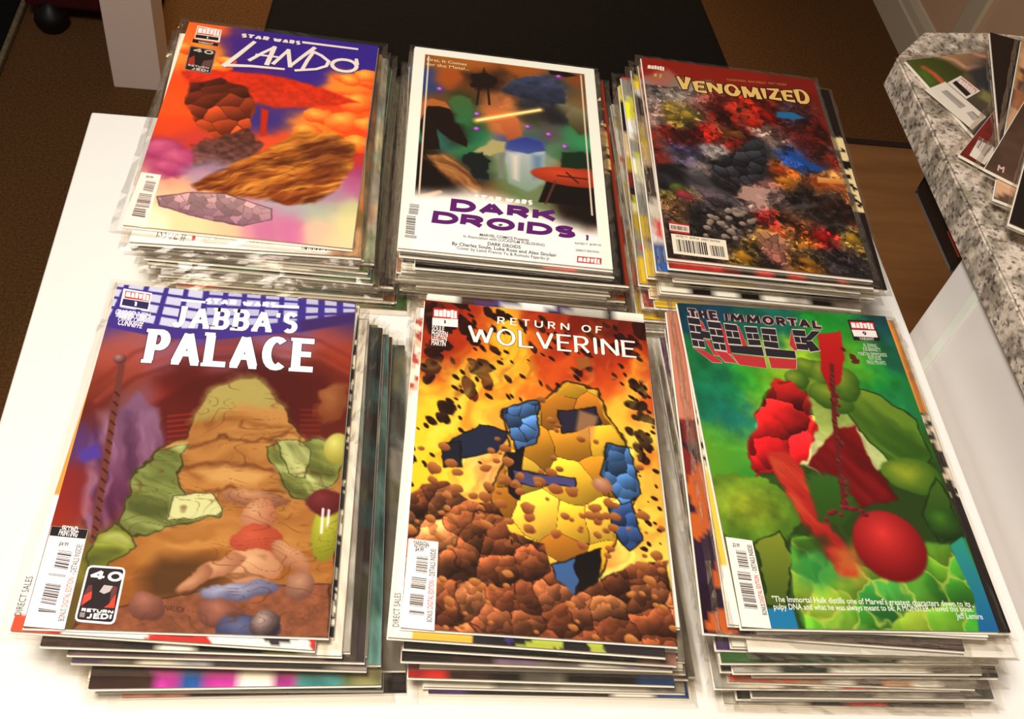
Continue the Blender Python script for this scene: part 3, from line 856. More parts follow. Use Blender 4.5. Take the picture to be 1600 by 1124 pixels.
k.quads(ribbon([(8.04,4.65),(9.13,2.31)], lambda d, t: (0.36 + (-0.06) * t) / 2, 0.05), (70, 50, 96), 1)
k.quads(ribbon([(9.07,2.33),(9.53,4.78)], lambda d, t: (0.36 + (0) * t) / 2, 0.05), (70, 50, 96), 1)
k.quads(ribbon([(9.48,4.72),(10.37,3.11),(11.32,1.53)], lambda d, t: (0.3 + (0.1) * t) / 2, 0.05), (70, 50, 96), 1)
k.quads(ribbon([(11.27,2.16),(10.87,3.57),(10.61,4.89)], lambda d, t: (0.34 + (0) * t) / 2, 0.05), (70, 50, 96), 1)
k.quads(ribbon([(11.04,2.06),(12,2.58),(12.73,3.29),(12.6,4),(11.77,4.61),(10.01,5.16)], lambda d, t: (0.34 + (-0.04) * t) / 2, 0.05), (70, 50, 96), 1)
k.quads(ribbon([(15.21,3.53),(15.17,3.82),(15,4.09),(14.73,4.3),(14.39,4.42),(14.02,4.44),(13.67,4.37),(13.36,4.2),(13.15,3.96),(13.06,3.68),(13.09,3.38),(13.25,3.11),(13.52,2.9),(13.86,2.78),(14.24,2.75),(14.6,2.83),(14.9,3),(15.12,3.24),(15.21,3.53)], lambda d, t: (0.36 + (0) * t) / 2, 0.05), (70, 50, 96), 1)
k.quads(ribbon([(15.09,2.45),(15.22,3.22)], lambda d, t: (0.3 + (0.06) * t) / 2, 0.05), (70, 50, 96), 1)
k.quads(ribbon([(5.99,1.71),(4.97,3.75),(3.93,5.71)], lambda d, t: (0.36 + (0.14) * t) / 2, 0.05), (238, 226, 220), 2)
k.quads(ribbon([(3.91,5.57),(6.19,5.24),(9.01,5.1)], lambda d, t: (0.42 + (-0.16) * t) / 2, 0.05), (238, 226, 220), 2)
k.quads(ribbon([(5.91,4.49),(6.88,3.2),(7.85,2.07)], lambda d, t: (0.36 + (-0.06) * t) / 2, 0.05), (238, 226, 220), 2)
k.quads(ribbon([(7.79,2.08),(7.63,3.41),(7.46,4.79)], lambda d, t: (0.4 + (0.04) * t) / 2, 0.05), (238, 226, 220), 2)
k.quads(ribbon([(6.37,3.53),(8.23,3.51)], lambda d, t: (0.24 + (0) * t) / 2, 0.05), (238, 226, 220), 2)
k.quads(ribbon([(7.97,4.57),(9.06,2.23)], lambda d, t: (0.36 + (-0.06) * t) / 2, 0.05), (238, 226, 220), 2)
k.quads(ribbon([(9,2.24),(9.47,4.7)], lambda d, t: (0.36 + (0) * t) / 2, 0.05), (238, 226, 220), 2)
k.quads(ribbon([(9.42,4.64),(10.31,3.03),(11.25,1.45)], lambda d, t: (0.3 + (0.1) * t) / 2, 0.05), (238, 226, 220), 2)
k.quads(ribbon([(11.21,2.08),(10.81,3.49),(10.54,4.81)], lambda d, t: (0.34 + (0) * t) / 2, 0.05), (238, 226, 220), 2)
k.quads(ribbon([(10.97,1.97),(11.93,2.49),(12.66,3.21),(12.53,3.92),(11.71,4.54),(9.95,5.09)], lambda d, t: (0.34 + (-0.04) * t) / 2, 0.05), (238, 226, 220), 2)
k.quads(ribbon([(15.14,3.45),(15.1,3.74),(14.94,4.01),(14.67,4.22),(14.33,4.34),(13.96,4.36),(13.6,4.29),(13.3,4.12),(13.09,3.88),(12.99,3.6),(13.03,3.3),(13.19,3.03),(13.46,2.82),(13.8,2.69),(14.17,2.67),(14.54,2.74),(14.84,2.92),(15.05,3.16),(15.14,3.45)], lambda d, t: (0.36 + (0) * t) / 2, 0.05), (238, 226, 220), 2)
k.quads(ribbon([(15.02,2.37),(15.16,3.14)], lambda d, t: (0.3 + (0.06) * t) / 2, 0.05), (238, 226, 220), 2)
k.build('title', root)
k = Ink()
lettering(k, 'STAR', (4.68, 1.3), (7.17, 1.33), (4.72, 0.7), (236, 224, 214), 2, wv=0.4, wh=0.27, gap=0.1)
lettering(k, 'WARS', (7.49, 1.34), (9.93, 1.35), (7.5, 0.75), (236, 224, 214), 2, wv=0.4, wh=0.27, gap=0.1)
k.poly([(10.05,0.74),(15.06,0.74),(15.06,1.01),(10.07,1.05)], (236, 224, 214), 2)
k.build('series_title', root)
k = Ink()
k.poly([(0.1,20.05),(1.61,20.13),(1.69,25.94),(-0.04,25.82)], (246, 236, 224), 1)
barcode(k, [(0.64,20.92),(1.4,20.95),(1.38,22.21),(0.64,22.1)], 13, (120, 98, 88), 2, 3, 'v')
barcode(k, [(0.48,22.38),(1.4,22.42),(1.47,23.88),(0.45,23.87)], 12, (110, 90, 80), 2, 5, 'v')
barcode(k, [(0.44,23.96),(1.29,24),(1.4,24.94),(0.42,24.87)], 7, (100, 80, 72), 2, 6, 'v')
k.build('barcode', root)
small_text('small_print', root, '$4.99', (0.55, 20.58), (1.08, 20.64), 0.25, (90, 80, 75), 3, 0.02)

# ---- top comic of the back middle pile
a = Art(250, 385)
a.rbf([(0.17,1.75,150,95,40),(3.07,1.15,168,108,45),(6.62,2.35,178,108,45),(10.18,1.63,168,98,40),(14.99,1.62,140,85,40),(0.88,4.46,60,80,140),(1.41,6.2,52,78,132),(3.17,4.47,172,92,40),(6.34,3.83,55,34,28),(7.21,3.19,48,30,24),(4.94,6.42,62,64,42),(4.12,7.93,80,100,62),(5.49,5.4,122,78,40),(8.97,3.78,115,78,50),(11.34,3.31,78,85,108),(13.1,3.91,72,78,98),(14.85,4.5,112,92,60),(11.27,6.12,62,62,72),(12.97,7.6,46,44,46),(10.65,8.04,72,66,56),(14.47,6.42,132,124,92),(16,5.21,152,96,50),(16.09,8.81,92,84,52),(1.05,8.07,168,112,60),(2.14,7.41,122,76,40),(2.79,9.94,42,26,18),(4.22,11.81,42,27,18),(1.49,11.88,60,122,112),(2.88,12.47,60,112,102),(5.56,9.86,60,96,62),(5.87,11.94,52,128,90),(5.35,13.69,72,138,92),(7.52,6.83,172,112,70),(8.08,8.51,208,134,80),(8.92,10.11,198,122,75),(7.24,9.11,192,122,70),(10.6,10.67,90,115,82),(12.3,10.36,100,92,90),(14.57,10.39,72,138,92),(15.39,11.1,60,155,114),(13.36,12.3,112,152,112),(1.36,14.79,52,36,25),(3,16.11,142,102,60),(4.34,16.68,132,92,55),(1.24,17.97,32,24,18),(3.08,18.44,62,42,30),(5.91,14.82,36,42,40),(6.2,16.37,46,52,50),(7.53,12.9,152,152,112),(7.26,15.4,122,144,102),(8.91,12.24,66,82,150),(10.59,11.52,74,88,150),(9.17,13.85,180,186,190),(10.54,14.03,150,168,180),(9.95,16.14,158,174,158),(11.62,14.66,140,152,122),(8.33,17.98,112,134,92),(11,17.54,122,134,96),(13.91,12.62,42,74,45),(15.56,13.17,32,52,36),(13.23,15.6,190,84,45),(14.89,15.33,180,78,45),(15.68,16,150,62,40),(13.17,17.2,52,32,25),(14.77,17.72,36,26,22),(15.89,17.15,32,24,20),(7.27,18.53,132,88,50),(5.7,18.78,92,66,45),(1.57,19.44,62,46,35)], sig=0.75, wamp=0.35)
a.poly([(1.61,8.19),(3.29,8.07),(5.07,12.34),(5.02,13.31),(3.68,12.58),(2.38,11.26),(2.85,13.88),(1.49,14.11),(0.83,10.75)], (40, 24, 16), soft=0.15, wamp=0.1)
a.poly([(0.63,10.39),(0.84,8.13),(1.83,7.28),(3.01,7.51),(3.56,8.43),(2.52,8.22),(1.49,8.41),(1.07,10.31)], (178, 112, 58), soft=0.15, wamp=0.1)
a.poly([(1.28,14.9),(3.12,14.49),(4.38,15.49),(5.52,16.76),(6.39,18.24),(5.92,19.02),(4.43,17.49),(2.82,16.67)], (172, 122, 72), soft=0.2, wamp=0.25, rgb2=(140, 92, 52))
a.poly([(0.31,15.07),(1.51,14.49),(3.07,16.81),(4.33,18.39),(5.08,19.33),(0.57,19.88)], (34, 22, 16), soft=0.5, wamp=0.2)
a.strands([(1.28,14.9),(3.12,14.49),(4.38,15.49),(5.52,16.76),(6.39,18.24),(5.92,19.02),(4.43,17.49),(2.82,16.67)], 0.6, 2, (70, 42, 24), (214, 164, 104), seed=2)
a.poly([(7.87,5.09),(8.82,3.39),(10.47,2.35),(11.86,2),(13.22,2.73),(13.98,4.33),(13.78,5.87),(11.75,5.94),(9.34,5.55)], (76, 84, 112), soft=0.2, wamp=0.15, rgb2=(52, 54, 70))
a.tex([(7.73,2.73),(14.24,1.41),(14.04,6.24),(7.73,7.44)], 0.25, 1.5)
a.poly([(5.18,4.11),(5.29,3),(6.37,2.34),(7.46,2.78),(7.73,3.6),(7.33,4.77),(6.39,5.17),(5.59,5)], (42, 26, 22), soft=0.3, wamp=0.5, wf=1.5)
a.stroke([(6.43,1.88),(6.44,2.99)], 0.08, (42, 26, 22))
a.stroke([(5.99,5.03),(5.82,7.38)], 0.2, (46, 32, 24))
a.stroke([(6.79,4.87),(6.94,7.17)], 0.2, (46, 32, 24))
a.poly([(12.44,1.1),(14.12,0.99),(15.09,1.35),(14.09,1.78),(12.56,1.64)], (34, 24, 28), soft=0.2)
a.poly([(6.43,9.32),(7.21,7.95),(9.05,7.81),(9.5,8.75),(9.93,10.88),(8.5,11.82),(7.99,9.84)], (208, 130, 76), soft=0.25, wamp=0.25, rgb2=(172, 96, 60))
a.stroke([(5.79,9.6),(8.65,8.3),(11.52,7.03)], 0.6, (246, 190, 96), w1=0.45, soft=0.5, alpha=0.8)
a.stroke([(5.92,9.53),(8.65,8.3),(11.46,7.07)], 0.3, (255, 236, 170), soft=0.15)
a.poly([(13.73,7.14),(14.59,6.14),(15.77,6.76),(16.07,8.77),(14.95,9.78),(13.82,8.36)], (140, 132, 98), soft=0.3, wamp=0.3, rgb2=(80, 72, 50))
a.poly([(3.4,7.43),(4.16,6.24),(5.36,7.06),(5.55,10.68),(4.25,10.12)], (84, 112, 66), soft=0.5, wamp=0.4, rgb2=(60, 120, 80))
a.poly([(5.59,13.68),(7.22,11.95),(8.37,11.94),(8.37,13.3),(6.98,14.11)], (176, 166, 118), soft=0.2, wamp=0.2)
a.poly([(4.49,14.72),(5.22,14.03),(6.47,13.72),(6.92,14.87),(6.87,16.9),(5.77,17.09),(5.25,15.71)], (32, 38, 38), soft=0.15, wamp=0.3, wf=1.5)
a.poly([(8.43,13.29),(11.83,12.7),(11.53,16.69),(10.2,17.9),(8.54,17.17)], (182, 186, 190), soft=0.3, rgb2=(140, 158, 140), wamp=0.15)
a.poly([(8.37,12.91),(8.76,11.88),(10.19,11.07),(11.48,11.49),(11.9,12.59),(10.28,13.25)], (58, 70, 150), soft=0.2, wamp=0.1, rgb2=(84, 98, 150))
a.poly([(8.87,13.59),(9.51,13.48),(9.41,16.76),(8.98,16.56)], (222, 206, 196), soft=0.5, alpha=0.8)
a.poly([(10.66,13.28),(11.56,13.22),(11.35,16.17),(10.73,16.27)], (104, 134, 160), soft=0.6, alpha=0.8)
a.poly([(7.73,13.6),(8.3,13.5),(8.23,16.68),(7.74,16.76)], (130, 136, 122), soft=0.3)
a.poly([(13.26,12.45),(15.22,12.11),(15.89,14.11),(13.04,14.77)], (30, 56, 36), soft=0.2, wamp=0.2)
a.poly([(12.07,15.49),(16.15,15.19),(16.05,18.84),(11.03,19.09)], (36, 24, 20), soft=0.15, rgb2=(28, 20, 18))
a.ell(14.09, 15.59, 3.6, 1.15, 0.02, (200, 84, 46), (150, 58, 36), soft=0.1)
a.stroke([(12.54,16.34),(11.64,19.17)], 0.2, (104, 66, 50), soft=0.15)
a.stroke([(12.76,15.57),(15.29,15.61)], 0.15, (70, 34, 26), soft=0.1)
a.stroke([(13.54,15.06),(14.5,16.2)], 0.15, (70, 34, 26), soft=0.1)
a.ell(10.34, 9.65, 0.28, 0.28, 0, (220, 150, 230), (110, 50, 150), soft=0.2)
a.ell(12.19, 10.34, 0.28, 0.28, 0, (220, 150, 230), (110, 50, 150), soft=0.2)
a.ell(13.57, 11.73, 0.28, 0.28, 0, (220, 150, 230), (110, 50, 150), soft=0.2)
a.ell(5.88, 8.71, 0.28, 0.28, 0, (220, 150, 230), (110, 50, 150), soft=0.2)
a.ell(2.5, 5.82, 0.28, 0.28, 0, (220, 150, 230), (110, 50, 150), soft=0.2)
a.ell(13.39, 1.85, 0.28, 0.28, 0, (220, 150, 230), (110, 50, 150), soft=0.2)
a.ell(5.87, 10.72, 0.28, 0.28, 0, (220, 150, 230), (110, 50, 150), soft=0.2)
a.stroke([(0.83,20.35),(2.97,19.14)], 0.55, (186, 136, 84), w1=0.4, soft=0.2)
m = np.clip((a.Y - (18.6 + 1.9 * np.clip((a.X - 5) / 10, 0, 1) - 1.2 * np.exp(-((a.X - 7) / 5) ** 2) + 0.6 * (fbm(a.X * .6, a.Y * .6, 5) - .5))) / 2.2, 0, 1); a.mix(m * m * (3 - 2 * m), (238, 232, 228))
a.mix((a.X < 0.95) | (a.X > CW - 0.95) | (a.Y < 0.95), (238, 230, 220)); a.mix(((np.abs(a.X - 1.3) < .06) | (np.abs(a.X - CW + 1.3) < .06)) & (a.Y > 1.2) & (a.Y < 20), (216, 200, 180))
root = assemble(0.1249, 0.6835, 0.81136, -3.06, cover_mesh('cover', a, 1.1, spine=(225, 215, 200)), 'bagged comic with a dark painted cover in a white border on the back middle pile', 'bagged comics in the back middle pile', 66)
k = Ink()
lettering(k, 'STAR', (5.68, 19.56), (7.97, 19.57), (5.79, 18.97), (245, 240, 235), 3, wv=0.4, wh=0.27, gap=0.1)
lettering(k, 'WARS', (8.23, 19.57), (10.52, 19.55), (8.33, 18.97), (245, 240, 235), 3, wv=0.4, wh=0.27, gap=0.1)
k.build('series_title', root)
k = Ink()
lettering(k, 'DARK', (3.83, 21.23), (12.54, 21.22), (3.92, 19.77), (96, 30, 108), 2, wv=0.34, wh=0.31, gap=0.08)
lettering(k, 'DROIDS', (2.42, 22.78), (13.95, 22.91), (2.55, 21.39), (96, 30, 108), 2, wv=0.34, wh=0.31, gap=0.07)
lettering(k, '1', (14.67, 23.0), (15.07, 23.01), (14.76, 22.27), (96, 30, 108), 2, wv=0.24, wh=0.2)
k.poly([(x, y) for x, y in [(7.69,22.21),(7.97,22.08),(8.13,22.21),(7.88,22.38)]], (96, 30, 108), 2)
k.build('title', root, 'wide purple lettering')
small_text('small_print', root, 'MARVEL COMICS Presents', (6.26, 23.69), (10.17, 23.72), 0.3, (70, 62, 66), 2, 0.02)
small_text('small_print', root, 'In Association with LUCASFILM PUBLISHING', (4.99, 24.03), (11.42, 24.11), 0.32, (80, 72, 76), 2, 0.01)
small_text('small_print', root, 'DARK DROIDS', (6.9, 24.61), (9.51, 24.64), 0.36, (60, 52, 56), 2, 0.02)
small_text('small_print', root, 'By Charles Soule, Luke Ross and Alex Sinclair', (4.12, 24.98), (12.35, 25.12), 0.36, (70, 62, 66), 2, 0.02)
small_text('small_print', root, 'Cover by Leinil Francis Yu & Romulo Fajardo Jr.', (4.51, 25.39), (11.84, 25.56), 0.34, (76, 68, 72), 2, 0.01)
small_text('small_print', root, 'RATED T  $3.99 US', (13.9, 23.5), (16.01, 23.42), 0.22, (90, 84, 86), 2, 0.02)
small_text('small_print', root, 'DIRECT EDITION', (13.93, 24.26), (15.79, 24.22), 0.22, (90, 84, 86), 2, 0.02)
small_text('small_print', root, 'First, It Comes', (1.18, 1.89), (4.81, 1.94), 0.42, (232, 214, 186), 2, 0.01)
small_text('small_print', root, 'for the Metal...', (1.16, 2.6), (5.07, 2.6), 0.42, (236, 208, 160), 2, 0.01)
k = Ink()
k.poly([(14,24.79),(15.97,24.76),(15.9,25.46),(13.94,25.49)], (196, 44, 52), 1)
lettering(k, 'MARVEL', (14.04, 25.41), (15.81, 25.4), (14.09, 24.87), (246, 240, 236), 2, wv=0.32, wh=0.2, gap=0.12)
k.build('publisher_box', root)
k = Ink()
barcode(k, [(0.65,20.89),(1.41,20.91),(1.33,22.1),(0.6,22.08)], 12, (104, 98, 98), 2, 2, 'v')
barcode(k, [(0.48,22.27),(1.2,22.28),(1.19,24.34),(0.48,24.28)], 15, (90, 84, 84), 2, 4, 'v')
barcode(k, [(0.44,24.41),(1.38,24.43),(1.35,24.75),(0.44,24.73)], 3, (80, 74, 74), 2, 5, 'v')
k.build('barcode', root)

# ---- top comic of the back right pile
a = Art(250, 385)
a.rbf([(0.38,1.08,150,42,25),(3.49,0.42,146,40,24),(9.02,0.73,146,40,24),(15.91,0.78,136,38,24),(1.39,3.28,172,112,96),(0.65,4.85,152,142,136),(2.47,4.48,142,132,122),(4.2,5.06,152,142,132),(5.31,5.77,152,86,76),(6.48,6,134,46,36),(11.52,4.54,128,32,22),(15.99,3.66,128,34,22),(0.32,8.55,162,136,126),(2.69,8.09,152,132,60),(3.6,7.73,142,122,82),(6.9,7.28,114,28,20),(0.66,11.09,124,36,28),(2.36,11.21,102,32,26),(5.4,9.78,155,32,25),(6.6,9.55,132,82,40),(7.86,8.88,112,42,30),(10.04,6.22,168,50,28),(11.21,6.45,152,27,20),(13.09,6.09,40,94,138),(14.66,5.78,62,74,96),(15.75,6.49,134,36,25),(10.76,9.22,192,166,156),(11.86,9.71,152,132,126),(8.27,10.11,92,27,22),(13.75,9.1,62,42,52),(15.92,8.7,124,36,25),(0.1,14.13,114,32,25),(2.21,12.67,72,72,114),(2.95,13.62,92,86,112),(5.66,12.3,152,142,140),(7.48,11.55,124,32,22),(9.57,11.17,66,66,72),(9,12.96,72,74,82),(7.24,13.27,76,80,88),(12.65,11.89,36,78,148),(13.92,12.93,46,84,146),(16.49,10.35,82,72,72),(16.22,11.68,124,42,30),(15,11.9,82,46,50),(-0.08,16.18,52,46,50),(1.87,15.84,62,56,60),(4.19,15.04,132,122,116),(5.9,14.74,52,50,60),(7.93,14.39,86,90,98),(9.1,14.18,60,60,66),(9.42,15.75,142,92,86),(9.79,16.88,112,96,92),(10.79,14.3,172,92,40),(11.46,15.4,192,122,50),(15.69,14.28,212,152,82),(14.41,14.9,162,92,45),(16.53,15.76,142,92,60),(12.4,16.45,52,44,42),(1.62,18.24,112,122,50),(1.86,18.59,142,92,80),(0.87,20.27,162,122,80),(4.5,16.98,62,47,50),(6.65,17.4,36,32,34),(8.18,18.32,182,152,142),(7.73,17.62,172,142,132),(12.11,18.06,52,44,44),(14.43,17.69,72,46,38),(-0.31,21.57,62,46,42),(3.56,20.21,46,42,44),(5.01,21.47,76,66,62),(6.98,20.79,72,64,60),(3.82,22.38,56,50,48),(8.93,20.48,132,27,24),(11.11,20.51,122,72,36),(14.03,19.67,62,52,46),(16.42,18.91,92,46,36),(8.35,22.41,202,152,72),(9.05,23.03,202,152,122),(9.14,24.09,172,116,102),(10.57,23.52,122,92,42),(11.95,21.86,162,92,32),(13.36,21.65,162,26,26),(12.09,24.01,62,57,57),(11.67,24.78,142,96,32),(13.6,24.5,46,43,46),(16.2,21.21,132,116,72),(16.52,22.27,152,122,62),(15.82,24.17,46,43,46),(5.58,24.97,142,112,56),(6.28,25.56,152,126,52),(4.88,24.37,62,54,50),(7.61,25.37,52,40,37),(0.32,25.74,62,52,47)], sig=0.62, wamp=0.5)
a.poly([(8.36,5.16),(17.15,2.95),(16.89,12.38),(13.41,10.66),(10.63,7.9)], (120, 30, 22), soft=2.5, wamp=1, alpha=0.55)
a.cells([(-0.24,4.09),(16.38,3.58),(17.24,25.52),(-0.33,26.11)], 1, jit=0.4, line=0.03, lrgb=(24, 16, 18), seed=7, wamp=1.1)
a.cells([(-0.24,4.09),(16.38,3.58),(17.24,25.52),(-0.33,26.11)], 0.5, jit=0.22, line=0.0, seed=17, wamp=0.5)
a.cells([(-0.57,18.61),(19.66,15.24),(17.24,25.52),(-0.33,26.11)], 0.6, jit=0.4, line=0.02, lrgb=(22, 16, 18), seed=8, wamp=0.7)
a.strands([(-0.24,4.09),(16.38,3.58),(17.24,25.52),(-0.33,26.11)], 0.9, 1.2, (22, 14, 16), (150, 120, 110), seed=21, amt=0.4)
a.poly([(12.2,5.68),(13.75,5.49),(14.86,6.08),(13.56,6.55),(12.06,6.5)], (48, 116, 160), soft=0.2, wamp=0.1)
a.poly([(12.08,11.11),(12.91,10.97),(14.1,12.45),(15.33,12.86),(14.32,13.55),(13.05,12.63)], (36, 84, 150), soft=0.4, wamp=0.2)
a.poly([(14.35,14.16),(16.83,14.04),(16.66,14.68),(14.35,14.87)], (228, 180, 108), soft=0.15, wamp=0.1)
a.poly([(14.14,14.5),(17.08,14.2),(17.07,15.62),(14.23,15.5)], (170, 80, 36), soft=1.0, alpha=0.5)
a.poly([(4.84,14.08),(8.11,10.98),(9.97,10.21),(10.36,11.43),(9.58,14.47),(8.17,16.32),(6.06,17.46),(4.44,16.16)], (70, 74, 82), soft=0.5, wamp=0.8, wf=1.2, rgb2=(34, 32, 38), alpha=0.85)
a.cells([(4.84,14.08),(8.11,10.98),(9.97,10.21),(10.36,11.43),(9.58,14.47),(8.17,16.32),(6.06,17.46),(4.44,16.16)], 1.1, jit=0.3, line=0.06, lrgb=(20, 18, 22), seed=12, rock=True)
a.poly([(-0.03,15.54),(2.16,14.34),(3.13,15.59),(5.61,16.75),(5.76,17.7),(3.64,17.08),(-0.27,18.13)], (36, 32, 36), soft=0.4, wamp=0.5)
a.strands([(0.01,15.13),(6.4,15.02),(7.68,19.5),(3.63,21.63),(2.77,18.78),(-0.3,18.52)], 0.7, 1.4, (26, 22, 26), (120, 116, 120), seed=8, amt=0.5)
a.poly([(6.52,18.16),(7.57,16.62),(10.11,16.39),(9.31,17.89),(8.24,19.41),(8.14,18.28)], (186, 152, 142), soft=0.2, wamp=0.4, wf=1.2, alpha=0.9)
a.strands([(9.41,17.29),(15.37,15.51),(17.53,18.69),(15.65,20.87),(10.43,19.43)], -0.3, 1.8, (24, 20, 22), (96, 84, 80), seed=6, amt=0.7)
a.spots([(3.95,20.09),(8.3,19.02),(7.71,22.81),(3.18,23.14)], 34, 0.1, 0.32, 1.2, 0, (112, 98, 92), seed=4, hi=(176, 158, 144))
a.ell(9.72, 8.07, 0.75, 0.55, 0.4, (196, 54, 28), (117, 32, 16), soft=0.25, wamp=0.5)
a.ell(11.13, 6.68, 0.75, 0.55, 0.4, (176, 30, 22), (105, 18, 13), soft=0.25, wamp=0.5)
a.ell(7.74, 9.54, 0.75, 0.55, 0.4, (150, 92, 44), (90, 55, 26), soft=0.25, wamp=0.5)
a.ell(13.45, 21.57, 0.75, 0.55, 0.4, (176, 26, 26), (105, 15, 15), soft=0.25, wamp=0.5)
a.ell(9.62, 21.79, 0.75, 0.55, 0.4, (214, 100, 40), (128, 60, 24), soft=0.25, wamp=0.5)
a.ell(8.35, 22.17, 0.75, 0.55, 0.4, (214, 166, 82), (128, 99, 49), soft=0.25, wamp=0.5)
a.ell(11.5, 24.73, 0.75, 0.55, 0.4, (176, 120, 40), (105, 72, 24), soft=0.25, wamp=0.5)
a.ell(6.07, 25, 0.75, 0.55, 0.4, (206, 150, 40), (123, 90, 24), soft=0.25, wamp=0.5)
a.ell(16.2, 21.52, 0.75, 0.55, 0.4, (190, 150, 50), (114, 90, 30), soft=0.25, wamp=0.5)
a.ell(1.65, 17.81, 0.75, 0.55, 0.4, (104, 120, 48), (62, 72, 28), soft=0.25, wamp=0.5)
a.ell(1.99, 18.42, 0.75, 0.55, 0.4, (176, 70, 84), (105, 42, 50), soft=0.25, wamp=0.5)
a.ell(11.3, 15.19, 0.75, 0.55, 0.4, (214, 140, 54), (128, 84, 32), soft=0.25, wamp=0.5)
a.ell(10.97, 13.82, 0.75, 0.55, 0.4, (196, 84, 36), (117, 50, 21), soft=0.25, wamp=0.5)
a.ell(2.21, 8.39, 0.75, 0.55, 0.4, (160, 136, 56), (96, 81, 33), soft=0.25, wamp=0.5)
a.ell(3.57, 7.91, 0.75, 0.55, 0.4, (186, 160, 60), (111, 96, 36), soft=0.25, wamp=0.5)
a.poly([(7.55,22.11),(9.51,21.63),(10.19,23.16),(9.43,25.21),(8.63,25.33),(8.25,23.63)], (196, 150, 122), soft=0.3, wamp=0.4, rgb2=(150, 96, 86), alpha=0.85)
a.cells([(7.55,22.11),(9.51,21.63),(10.19,23.16),(9.43,25.21),(8.63,25.33),(8.25,23.63)], 0.8, jit=0.25, line=0.05, lrgb=(80, 44, 40), seed=5)
root = assemble(0.3326, 0.6724, 0.83056, -3.42, cover_mesh('cover', a, 1.05, spine=(120, 40, 28)), 'comic with a crowded dark red cover and jagged yellow title on the back right pile', 'bagged comics in the back right pile', 67)
k = Ink()
lettering(k, 'VENOMIZED', (3.06, 4.39), (15.82, 3.75), (3.02, 2.44), (36, 20, 16), 2, wv=0.21, wh=0.16, grow=0.11, spiky=0.34, gap=0.12, jit=[(0.04, 1.12), (0.0, 0.86), (0.02, 0.86), (-0.02, 0.9), (-0.16, 1.02), (-0.06, 0.92), (0, 0.84), (-0.04, 0.86), (-0.1, 1.12)])
lettering(k, 'VENOMIZED', (3.06, 4.39), (15.82, 3.75), (3.02, 2.44), (232, 192, 112), 3, wv=0.21, wh=0.16, spiky=0.34, gap=0.12, jit=[(0.04, 1.12), (0.0, 0.86), (0.02, 0.86), (-0.02, 0.9), (-0.16, 1.02), (-0.06, 0.92), (0, 0.84), (-0.04, 0.86), (-0.1, 1.12)])
k.build('title', root, 'jagged yellow lettering with black outline')
k = Ink()
lettering(k, 'MARVEL', (0.43, 1.72), (2.02, 1.71), (0.53, 1.07), (240, 222, 205), 2, wv=0.32, wh=0.2, gap=0.12)
lettering(k, '#1', (0.82, 2.9), (1.63, 2.95), (0.98, 2.15), (206, 160, 70), 2, wv=0.24, wh=0.2, gap=0.25)
k.build('publisher_mark', root)
small_text('small_print', root, 'CULLEN BUNN   IBAN COELLO   MATT YACKEY', (8.0, 1.92), (13.91, 1.51), 0.3, (190, 130, 70), 2, 0.01)
k = Ink()
k.poly([(0.51,23.19),(4.99,23.28),(4.94,25.49),(0.51,25.4)], (238, 226, 206), 2)
barcode(k, [(0.85,23.77),(3.35,23.8),(3.34,25.18),(0.87,25.11)], 20, (30, 24, 24), 3, 3, 'h')
barcode(k, [(3.55,24.05),(4.76,24.04),(4.75,25.21),(3.59,25.2)], 12, (44, 38, 38), 3, 4, 'h')
k.build('barcode', root)
k = Ink()
k.poly([(0.46,21.86),(2.13,21.98),(2.06,23.1),(0.46,23)], (184, 46, 32), 1)
k.poly([(0.47,22.06),(2.1,22.13),(2.06,22.88),(0.44,22.81)], (232, 214, 198), 2)
barcode(k, [(0.58,22.22),(2.01,22.28),(1.99,22.75),(0.58,22.68)], 18, (50, 34, 30), 3, 9, 'h')
k.build('rating_badge', root)
small_text('small_print', root, 'RATED T+   $3.99 US   DIRECT EDITION', (0.91, 23.51), (4.48, 23.63), 0.22, (96, 84, 78), 4, 0.02)

# ---- top comic of the front left pile
a = Art(250, 385)
a.rbf([(0.39,0.67,110,100,175),(5.19,0.46,150,145,205),(9.69,0.6,120,110,190),(16.11,0.86,95,75,130),(0.49,3.34,90,75,165),(5.61,3.13,110,90,180),(12.18,2.77,100,80,165),(16.19,2.08,90,65,120),(1.65,4.96,188,112,104),(1.15,6.68,186,96,80),(3.83,5.32,170,106,122),(8.2,6.04,152,84,92),(12.3,3.94,185,122,126),(15.35,3.06,192,98,82),(16.41,5.3,178,80,52),(6.43,8.39,112,42,36),(10.49,7.23,98,48,50),(14.79,7.13,112,46,36),(16.78,7.52,132,52,36),(1.17,8.84,152,72,50),(1.19,10.91,122,46,36),(5.15,10.6,155,47,32),(12.81,8.94,92,37,30),(16.71,9.69,152,62,36),(0.55,13.45,110,72,130),(2,16.65,114,52,80),(0.51,16.74,165,57,42),(0.55,18.53,185,62,32),(1.18,18.05,152,52,60),(2.77,10.79,150,110,130),(3.89,11.46,165,130,150),(3.91,13.69,130,92,120),(3.51,14.68,100,75,110),(3.67,17.46,122,62,90),(3.64,19.23,132,62,90),(3.09,20.13,102,42,50),(4.92,11.64,165,60,50),(6.91,11.49,130,45,35),(16.01,11.83,150,80,50),(2.37,25.04,120,100,50),(2.46,20.58,160,170,60),(8.93,24.38,150,98,68),(14.35,24.17,150,96,66),(7.17,22.44,95,64,30),(17.24,17.57,120,70,60),(16.98,13.77,200,190,110)], sig=1.0, wamp=0.35)
a.stroke([(0.8,10.94),(2.67,8.18),(6.09,6.23),(10.3,5.63),(14.7,6.13),(17.08,7.49)], 0.35, (128, 52, 44), soft=0.3, alpha=0.55)
a.stroke([(0.65,10.24),(2.53,7.43),(5.97,5.46),(10.2,4.84),(14.64,5.34),(17.03,6.72)], 0.35, (176, 84, 74), soft=0.3, alpha=0.55)
